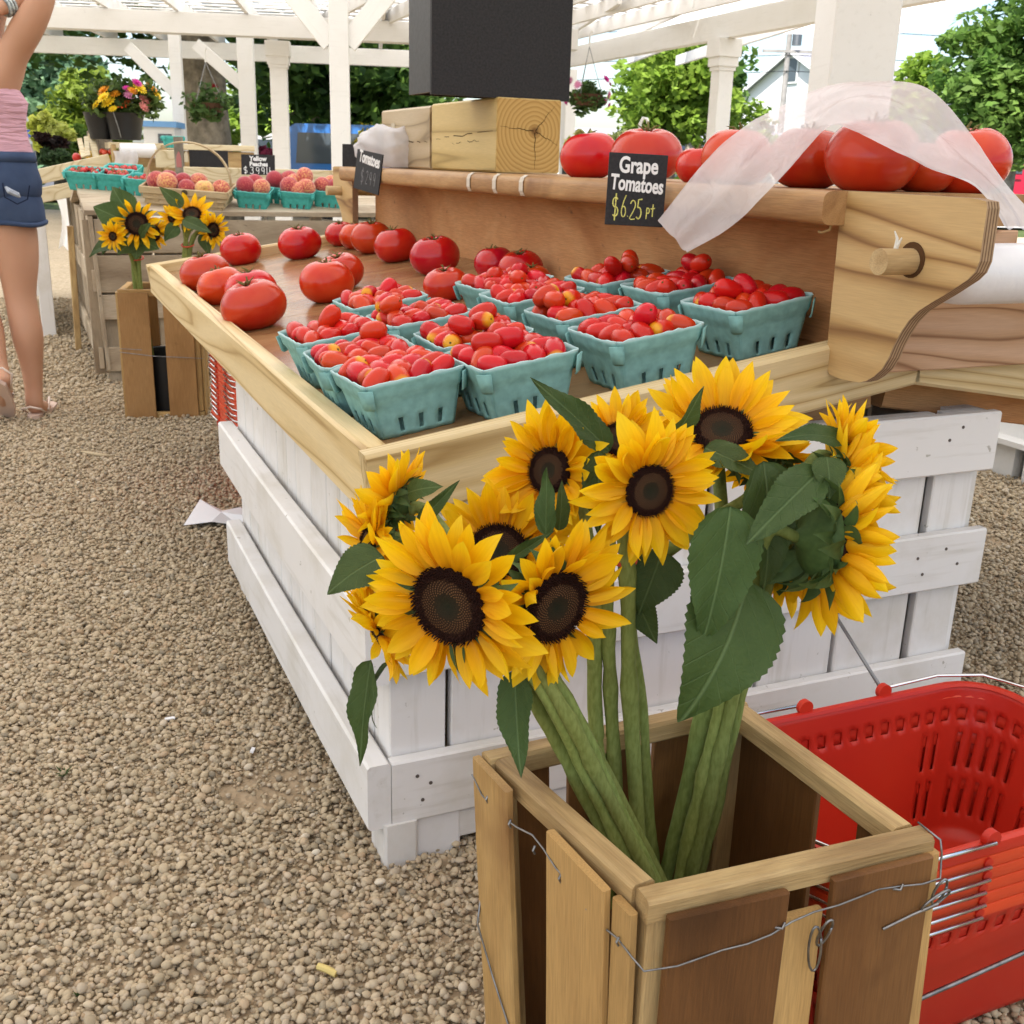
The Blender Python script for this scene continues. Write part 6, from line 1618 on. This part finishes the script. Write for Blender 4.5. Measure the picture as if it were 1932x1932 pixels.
tb2 = empty('plant_bench', at_y(1130, 262, 13.6), 0, 'dark plant bench carrying cream flowers beyond the shelf tomatoes', 'bench'); tb2.location.z = 0
MB().box(-.45, .75, -.25, .3, 1.06, 1.12).obj('bench_top', BLACKP, tb2)
for x in (-.4, .7): MB().box(x - .03, x + .03, -.2, -.14, 0, 1.06).obj('leg', BLACKP, tb2)
hk = empty('crook_post', V((gx(1206, 15), 15, 0)), 0, 'white curled shepherds crook post beyond the shelf tomatoes', 'plant hook')
zt = zat(1206, 238, 15)
MB().tube([(0, 0, 0), (0, 0, zt - .1), (-.02, 0, zt + .02), (.02, 0, zt + .10), (.07, 0, zt + .09), (.085, 0, zt + .04)], .022, 8).obj('hook', WHITE2, hk, smooth=True)

# ------------------------------------------------------------------ the second flower crate
c2 = empty('flower_crate', at_z(285, 790, 0) + V((.03, .14, 0)), rad(12), 'tall wooden crate of sunflowers with a black bucket inside, beside the peach table', 'crate')
CW, CH = .285, .492
for x0, x1, m_ in ((-CW / 2, -CW / 2 + .108, CRATEO := wood('crate_slat_honey', (.26, .12, .035), (.40, .21, .075), (.50, .29, .12), 3, 8, .5, stain=((.12, .05, .015), 6, .64, .8), knots=2.2)), (.016, .016 + .105, CRATEO)):
    board('slat', c2, ((x0 + x1) / 2, -CW / 2 - .005, .004), ((x0 + x1) / 2, -CW / 2 - .005, CH - .012), x1 - x0, .008, (1, 0, 0), m_, c=.001)
    board('slat', c2, ((x0 + x1) / 2, CW / 2 + .005, .004), ((x0 + x1) / 2, CW / 2 + .005, CH - .012), x1 - x0, .008, (1, 0, 0), m_, c=.001)
for s in (-1, 1):
    for y in (-.085, .05): board('slat', c2, (s * (CW / 2 + .005), y, .004), (s * (CW / 2 + .005), y, CH - .012), .10, .008, (0, 1, 0), CRATEW, c=.001)
for z in (.014, CH - .014):
    for s in (-1, 1):
        board('rail', c2, (-CW / 2, s * (CW / 2 - .013), z), (CW / 2, s * (CW / 2 - .013), z), .026, .024, UP, CRATEW); board('rail', c2, (s * (CW / 2 - .013), -CW / 2 + .026, z), (s * (CW / 2 - .013), CW / 2 - .026, z), .026, .024, UP, CRATEW)
for sx in (-1, 1):
    for sy in (-1, 1): board('corner_post', c2, (sx * (CW / 2 - .012), sy * (CW / 2 - .012), .03), (sx * (CW / 2 - .012), sy * (CW / 2 - .012), CH - .03), .022, .022, (1, 0, 0), CRATEW)
MB().tube([(-CW / 2 - .008, -CW / 2 - .011, .262), (-.03, -CW / 2 - .013, .246), (.08, -CW / 2 - .012, .240), (CW / 2 + .008, -CW / 2 - .011, .236)], .0012, 5).obj('binding_wire', GALV, c2)
MB().tube([(-CW / 2 - .008, -CW / 2 - .011, .275), (-.07, -CW / 2 - .012, .27)], .001, 5).obj('binding_wire', GALV, c2)
kb = MB().lathe([(.098, .0), (.115, .235), (.118, .236), (.112, .232), (.095, .01), (0, .01)], 24).obj('black_bucket', BLACKP, None, Matrix.Translation(c2.location + V((0, 0, .006))), True, 40)
setp(kb, 'black bucket standing inside the crate beside the peach table', 'bucket')
SUN2 = [(258, 422, 3.98, (.05, .12, .95), 20, 24, 'M', 'large round sunflower in the crate by the peach table'), (213, 446, 3.95, (-.25, .0, .95), 8, 20, 'M', 'small half open sunflower left of the large one by the peach table'),
        (292, 440, 4.05, (.85, .0, .4), 13, 18, 'M', 'sunflower turned sideways behind the large one by the peach table'), (362, 404, 4.10, (.1, .65, .7), 16, 27, 'R', 'upward tilted sunflower in the right bunch by the peach table'),
        (324, 410, 4.12, (-.5, .1, .8), 9, 19, 'R', 'small sunflower at the left of the right bunch by the peach table'), (402, 434, 4.08, (.75, .0, .6), 13, 20, 'R', 'sunflower facing right in the right bunch by the peach table')]
foot2 = {'M': (268, 690), 'R': (322, 690)}; mid2 = {'M': (258, 520), 'R': (352, 485)}
SF2 = []
for i, (x, y, Y_, N, rp_, lp, k, lb) in enumerate(SUN2):
    ft = c2.location + V(((-.03 if k == 'M' else .05) + .012 * i - .03, -.02 + .01 * (i % 3), .03))
    root = empty('sunflower', ft, 0, lb, 'sunflower', 'sunflowers in the crate by the peach table')
    hb, Nn = head(root, at_y(x, y, Y_), NW(*N), rp_ / FPX * Y_ * 1.08, lp / FPX * Y_ * 1.05, 500 + i, (13, 14), nb=10)
    stem(root, hb, Nn, [at_y(mid2[k][0] + 5 * (i % 3) - 5, mid2[k][1], 4.09), ft], .0075, i); SF2.append(root)
wleaf(SF2[0], (250, 410, 4.08), (212, 352, 4.12), 0, 55, (-.2, .1, 1)); wleaf(SF2[0], (232, 415, 4.06), (176, 390, 4.05), 1, 50, (-.2, .3, .9)); wleaf(SF2[1], (232, 455, 4.03), (168, 484, 4.0), 1, 42, (-.1, .8, .6))
wleaf(SF2[1], (225, 430, 4.06), (192, 480, 4.04), 0, 40, (-.3, .1, .9)); wleaf(SF2[3], (345, 390, 4.10), (300, 352, 4.10), 2, 26, (0, .4, .9)); wleaf(SF2[5], (345, 415, 4.02), (400, 440, 4.0), 2, 26, (.1, .6, .8))
wleaf(SF2[5], (385, 440, 4.08), (395, 482, 4.06), 0, 26, (.1, .1, 1)); wleaf(SF2[4], (335, 425, 4.06), (310, 455, 4.04), 0, 28, (-.1, .2, 1)); wleaf(SF2[0], (265, 445, 3.97), (285, 420, 3.93), 2, 20, (0, .4, 1)); wleaf(SF2[2], (270, 455, 4.0), (300, 470, 4.0), 0, 30, (.1, .3, 1))
wleaf(SF2[1], (250, 455, 4.0), (222, 480, 3.98), 0, 34, (-.1, .3, 1)); wleaf(SF2[2], (262, 460, 4.0), (256, 490, 3.98), 1, 30, (0, .2, 1))
for (x, y, Y_, lb) in ((259, 487, 4.085, 'red rubber band round the left sunflower stems by the peach table'), (354, 462, 4.085, 'red rubber band round the right sunflower stems by the peach table')):
    o = MB().tube([V((.022 * math.cos(a), .022 * math.sin(a), .006 * math.sin(a))) for a in [i * math.pi / 8 for i in range(17)]], .0028, 6).obj('rubber_band', RUB, None, Matrix.Translation(at_y(x, y, Y_)))
    setp(o, lb, 'rubber band', 'rubber bands on the far sunflower bunches')

# ------------------------------------------------------------------ small things on the gravel
for i, (x, y, r_) in enumerate(((121, 1470, .018), (148, 1885, .009))):
    wd_ = empty('weed', at_z(x, y, .004), 0, ('small green weed' if not i else 'tiny green sprout') + ' growing through the gravel at the left', 'weed', 'weeds in the gravel')
    for k in range(7):
        a_ = k * .9 + i; obj('blade', LM[2], wd_, trs((0, 0, .004), (0, -.9 + .1 * (k % 3), a_), (r_ * (1 + .3 * (k % 2)), r_ * .6, r_)))

PAPER = plain('white_paper', (.82, .82, .84), .8, .1)
q = [at_z(x, y, .012) for x, y in ((347, 998), (378, 955), (420, 963), (455, 966), (470, 985), (452, 990), (400, 996))]
c_ = sum(q, V()) / len(q)
b = MB(); b.add([p - c_ + V((0, 0, .010 + (.012 * math.sin(i * 2.2)))) for i, p in enumerate(q)] + [V((0, 0, .018))], [(i, (i + 1) % 7, 7) for i in range(7)])
o = b.obj('paper_sheet', PAPER, None, Matrix.Translation(c_)); md = o.modifiers.new('t', 'SOLIDIFY'); md.thickness = .001
setp(o, 'crumpled white paper sheet lying on the gravel against the stand', 'paper')
p = at_z(178, 857, .014)
setp(MB().tube([(-.055, .03, 0), (-.02, .0, .004), (.03, -.018, .003), (.07, -.02, .001)], [.003, .006, .006, .004], 6).obj('twig', plain('pale_twig', (.5, .4, .26), .8, .1), None, Matrix.Translation(p), True), 'pale curved twig on the gravel between the crate and the stand', 'twig')
p = at_z(617, 1830, .014)
setp(MB().tube([(-.012, .006, 0), (.0, .0, .001), (.013, -.007, 0)], .0045, 8).obj('corn_stub', plain('yellow_stub', (.66, .52, .20), .8, .1), None, Matrix.Translation(p)), 'small yellow stub lying on the gravel at the bottom', 'litter')
for i, (x, y) in enumerate(((320, 1357), (476, 1417))):
    p = at_z(x, y, .013); MBi = MB().box(-.008, .009, -.003, .003, 0, .003)
    setp(MBi.obj('paper_scrap', PAPER, None, trs(p, (.2, .1, .6 + i))), ('larger' if not i else 'smaller') + ' white paper scrap on the gravel in the left foreground', 'paper scrap', 'paper scraps on the gravel')
# ------------------------------------------------------------------ the woman walking away at the left
def skin_body():
    Y0 = 4.02
    pt_ = lambda x, y, dy=0.0: at_y(x, y, Y0 + dy)
    root_p = at_z(40, 790, 0); root_p.y = Y0; root_p.x = pt_(-10, 400).x; root_p.z = 0
    root = empty('person', root_p, 0, 'person seen from behind in pink tank top and denim shorts, arms raised behind the head', 'person')
    J = {}
    def j(n, p, r): J[n] = (p, r)
    j('pelvis', pt_(-18, 345), (.135, .105)); j('belly', pt_(-17, 285), (.115, .088)); j('waist', pt_(-17, 245), (.108, .082)); j('chest', pt_(-17, 180), (.122, .09)); j('upper', pt_(-17, 125), (.125, .075))
    j('neck0', pt_(-18, 80), .058); j('neck', pt_(-20, 45, .02), .050); j('skull0', pt_(-22, 10, .05), .072); j('skull', pt_(-23, -35, .05), .092); j('crown', pt_(-23, -70, .04), .075)
    for s, t in ((1, 'r'), (-1, 'l')):
        X = lambda x: -17 + s * (x + 17)
        j('sh' + t, pt_(X(22), 98), .062); j('ua' + t, pt_(X(58), 42, -.02), .055); j('el' + t, pt_(X(88), -18, -.02), .043)
        j('fa' + t, pt_(X(48), -6, .02), .043); j('wr' + t, pt_(X(2), 14, -.06), .028); j('pa' + t, pt_(X(-12), 12, -.075), .030)
        for q in range(4):
            j('f%d%s' % (q, t), pt_(X(-17 - q), 4 + q * 6, -.08), .0098); j('g%d%s' % (q, t), pt_(X(-29 + q * 2), 6 + q * 6, -.07), .0085)
        j('t%s' % t, pt_(X(-8), 24, -.085), .0105); j('u%s' % t, pt_(X(-14), 32, -.075), .009)
    j('hipr', pt_(20, 385), .098); j('thr', pt_(32, 470), .084); j('knr', pt_(38, 560), .057); j('car', pt_(52, 632, -.015), .061); j('shr_', pt_(60, 690), .042); j('anr', pt_(64, 738), .033)
    j('her', pt_(64, 765, -.02), .034); j('bar', pt_(80, 772, .08), .036); j('tor', pt_(90, 775, .16), .022)
    j('hipl', pt_(-54, 385), .098); j('thl', pt_(-52, 470, -.02), .084); j('knl', pt_(-40, 560, -.04), .057); j('cal', pt_(-22, 628, -.10), .060); j('shl_', pt_(-8, 680, -.14), .040); j('anl', pt_(2, 712, -.17), .033)
    j('hel', pt_(4, 716, -.215), .034); j('bal', pt_(8, 752, -.10), .034); j('tol', pt_(14, 766, -.03), .022)
    E_ = [('pelvis', 'belly'), ('belly', 'waist'), ('waist', 'chest'), ('chest', 'upper'), ('upper', 'neck0'), ('neck0', 'neck'), ('neck', 'skull0'), ('skull0', 'skull'), ('skull', 'crown')]
    for t in 'rl':
        E_ += [('upper', 'sh' + t), ('sh' + t, 'ua' + t), ('ua' + t, 'el' + t), ('el' + t, 'fa' + t), ('fa' + t, 'wr' + t), ('wr' + t, 'pa' + t), ('pa' + t, 't' + t), ('t' + t, 'u' + t)]
        E_ += [('pelvis', 'hip' + t), ('hip' + t, 'th' + t), ('th' + t, 'kn' + t), ('kn' + t, 'ca' + t), ('ca' + t, 'sh%s_' % t), ('sh%s_' % t, 'an' + t), ('an' + t, 'he' + t), ('he' + t, 'ba' + t), ('ba' + t, 'to' + t)]
        for q in range(4): E_ += [('pa' + t, 'f%d%s' % (q, t)), ('f%d%s' % (q, t), 'g%d%s' % (q, t))]
    names = list(J); idx = {n: i for i, n in enumerate(names)}
    me = bpy.data.meshes.new('body'); me.from_pydata([J[n][0] - root_p for n in names], [(idx[a], idx[b_]) for a, b_ in E_], [])
    SK = NT('skin'); SK.set(.5, .35)
    c_ = SK.mix(SK.noise(SK.coord((1, 1, 1)), 7, 4), (.50, .265, .165), (.57, .32, .21)); SK.base(c_)
    SK.p.inputs['Subsurface Weight'].default_value = .15; SK.p.inputs['Subsurface Radius'].default_value = (.02, .008, .005)
    me.materials.append(SK.mat)
    o = obj('body', me, root)
    md = o.modifiers.new('skin', 'SKIN'); md.use_smooth_shade = True; md.branch_smoothing = .4
    sv = me.skin_vertices[0].data
    for n, i in idx.items():
        r = J[n][1]; sv[i].radius = r if isinstance(r, tuple) else (r, r)
        sv[i].use_root = (n == 'pelvis')
    sb = o.modifiers.new('sub', 'SUBSURF'); sb.levels = 2; sb.render_levels = 2
    g = lambda n: J[n][0] - root_p
    def rings_(rows, n=28):
        b = MB()
        for c, rx, ry in rows: b.v += [V(c) + V((rx * math.cos(2 * math.pi * k / n), ry * math.sin(2 * math.pi * k / n), .0)) for k in range(n)]
        m = len(rows)
        b.f = [(i * n + k, i * n + (k + 1) % n, (i + 1) * n + (k + 1) % n, (i + 1) * n + k) for i in range(m - 1) for k in range(n)]; b.m = [0] * len(b.f)
        return b
    DEN = NT('denim'); DEN.set(.85, .15); vec = DEN.coord((1, 1, 1))
    dc = DEN.mix(DEN.noise(vec, 9, 4), (.022, .036, .085), (.085, .125, .215)); DEN.base(dc); DEN.bump(DEN.noise(DEN.coord((1, 1, 40)), 40, 2), .4, .002)
    TOP = NT('pink_jersey'); TOP.set(.85, .15); TOP.base((.62, .36, .43)); wv = TOP.noise(TOP.coord((2, 2, 16)), 3.2, 3, .5, 1); TOP.bump(wv, .8, .02)
    P_ = lambda x, y, dy=0: pt_(x, y, dy) - root_p
    b = rings_([(P_(-17, 296), .142, .112), (P_(-17, 282), .140, .112), (P_(-17, 262), .127, .103), (P_(-17, 235), .116, .098), (P_(-17, 210), .119, .101), (P_(-17, 192), .123, .105), (P_(-18, 178), .104, .110), (P_(-18, 160), .078, .108), (P_(-18, 135), .060, .098), (P_(-18, 108), .052, .086), (P_(-18, 92), .050, .078)])
    o2 = b.obj('tank_top', TOP.mat, root, smooth=True); md = o2.modifiers.new('t', 'SOLIDIFY'); md.thickness = .003
    b = rings_([(P_(-18, 392), .100, .085), (P_(-18, 385), .150, .118), (P_(-18, 365), .176, .142), (P_(-18, 340), .176, .142), (P_(-18, 315), .160, .128), (P_(-18, 292), .146, .115), (P_(-18, 286), .146, .115)])
    for s, xh in ((1, 20), (-1, -56)):
        q = rings_([(P_(xh + s * 12, 422), .094, .102), (P_(xh + s * 11, 414), .097, .106), (P_(xh + s * 7, 396), .099, .114), (P_(xh + s * 3, 375), .096, .118), (P_(xh, 355), .086, .11)]); b.add(q.v, q.f)
    o3 = b.obj('shorts', DEN.mat, root, smooth=True); md = o3.modifiers.new('t', 'SOLIDIFY'); md.thickness = .004
    for s, xh in ((1, 20), (-1, -56)):
        c0 = P_(xh + s * 12, 420); MB().tube([c0 + V((.0955 * math.cos(a), .1035 * math.sin(a), .004 * math.sin(3 * a))) for a in [i * math.pi / 16 for i in range(33)]], .009, 8, False).obj('rolled_hem', DEN.mat, o3, smooth=True)
    FR = plain('faded_denim', (.36, .40, .47), .9, .1, nz=(50, .3))
    MB().tube([P_(10, 352, -.155), P_(17, 360, -.152), P_(34, 368, -.135), P_(38, 372, -.13)], [.004, .010, .009, .003], 6).obj('frayed_patch', FR, o3)
    b = MB(); pk = [P_(5, 345, -.158), P_(9, 372, -.153), P_(33, 385, -.136), P_(52, 376, -.112), P_(56, 350, -.112)]; b.tube(pk, .0022, 5); b.obj('pocket_seam', plain('denim_seam', (.012, .018, .045), .8, .1), o3)
    b = rings_([(P_(-18, 303), .158, .124), (P_(-18, 285), .150, .118)]); b.obj('waistband', DEN.mat, o3, smooth=True).modifiers.new('t', 'SOLIDIFY').thickness = .004
    HAIR = plain('brown_hair', (.06, .03, .016), .5, .3, nz=(60, .4))
    MB().grid(lambda i, j: tuple(g('skull') + V((.098 * math.sin(j * 2.2) * math.cos(i * 6.283), .115 * math.sin(j * 2.2) * math.sin(i * 6.283) - .012, .115 * math.cos(j * 2.2) + .01))), 24, 14).obj('hair', HAIR, root, smooth=True)
    face = MB(); face.lathe([(0, .012), (.008, .006), (.011, 0), (.008, -.006), (0, -.01)], 8, M=Matrix.Translation(g('skull') + V((0, .098, -.02)))); face.obj('nose', SK.mat, root, smooth=True)
    for s in (-1, 1):
        MB().lathe([(0, .008), (.008, .005), (.011, 0), (.008, -.005), (0, -.008)], 10, M=Matrix.Translation(g('skull') + V((s * .034, .084, .005)))).obj('eye', WHITE2, root, smooth=True)
        MB().lathe([(0, .02), (.012, .012), (.015, 0), (.01, -.014), (0, -.02)], 8, M=Matrix.Translation(g('skull') + V((s * .093, .0, -.01)))).obj('ear', SK.mat, root, smooth=True)
    MB().tube([g('skull') + V((-.022, .084, -.055)), g('skull') + V((0, .092, -.057)), g('skull') + V((.022, .084, -.055))], [.003, .007, .003], 6).obj('mouth', plain('lips', (.45, .12, .1), .5, .3), root, smooth=True)
    w0 = g('wrr').lerp(g('far'), .12); t_ = (g('far') - g('wrr')).normalized()
    BR = plain('white_blue_bracelet', (.55, .66, .78), .4, .4, nz=(60, .6))
    bq = MB(); z_ = t_.to_track_quat('Z', 'Y').to_matrix().to_4x4()
    for k in (0, .012, .024): bq.lathe([(.034, -.004), (.038, 0), (.034, .004), (.031, 0), (.034, -.004)], 18, M=Matrix.Translation(w0 + t_ * k) @ z_)
    bq.obj('bracelet', BR, root, smooth=True)
    SOLE = plain('pale_sandal_sole', (.62, .46, .38), .7, .2); STRAP = plain('cream_strap', (.70, .58, .50), .6, .3)
    for t, tilt, zoff in (('r', 0, 0), ('l', -1, 0)):
        he, to = g('he' + t), g('to' + t); ax = (to - he); L = ax.length + .075
        upv = V((0, 0, 1)) if t == 'r' else V((0, .85, .6))
        if t == 'r': he = V((he.x, he.y, .016)); ax = V((ax.x, ax.y, 0))
        f_ = frame(he - ax.normalized() * .04 - (V((0, 0, 0)) if t == 'r' else upv.normalized() * .028), ax, upv)
        pts = [(0.0, .0), (.015, .022), (.08, .031), (.16, .040), (.22, .036), (.252, .012), (.252, -.012), (.22, -.036), (.16, -.040), (.08, -.031), (.015, -.022)]
        k_ = L / .25
        b = MB(); n = len(pts); b.v = [(x * k_, y, -.007) for x, y in pts] + [(x * k_, y, .007) for x, y in pts]
        b.f = [tuple(range(n - 1, -1, -1)), tuple(range(n, 2 * n))] + [(i, (i + 1) % n, (i + 1) % n + n, i + n) for i in range(n)]; b.m = [0] * len(b.f)
        so = b.obj('sandal', SOLE, root, f_)
        for s in (-1, 1): MB().tube([(.20 * k_, 0, .012), (.17 * k_, s * .022, .042), (.09 * k_, s * .036, .012)], .0045, 6).obj('strap', STRAP, so, smooth=True)
        MB().tube([(.06 * k_, .033, .008), (-.002, .034, .035), (-.012, 0, .045), (-.002, -.034, .035), (.06 * k_, -.033, .008)], .004, 6).obj('heel_strap', STRAP, so, smooth=True)
skin_body()
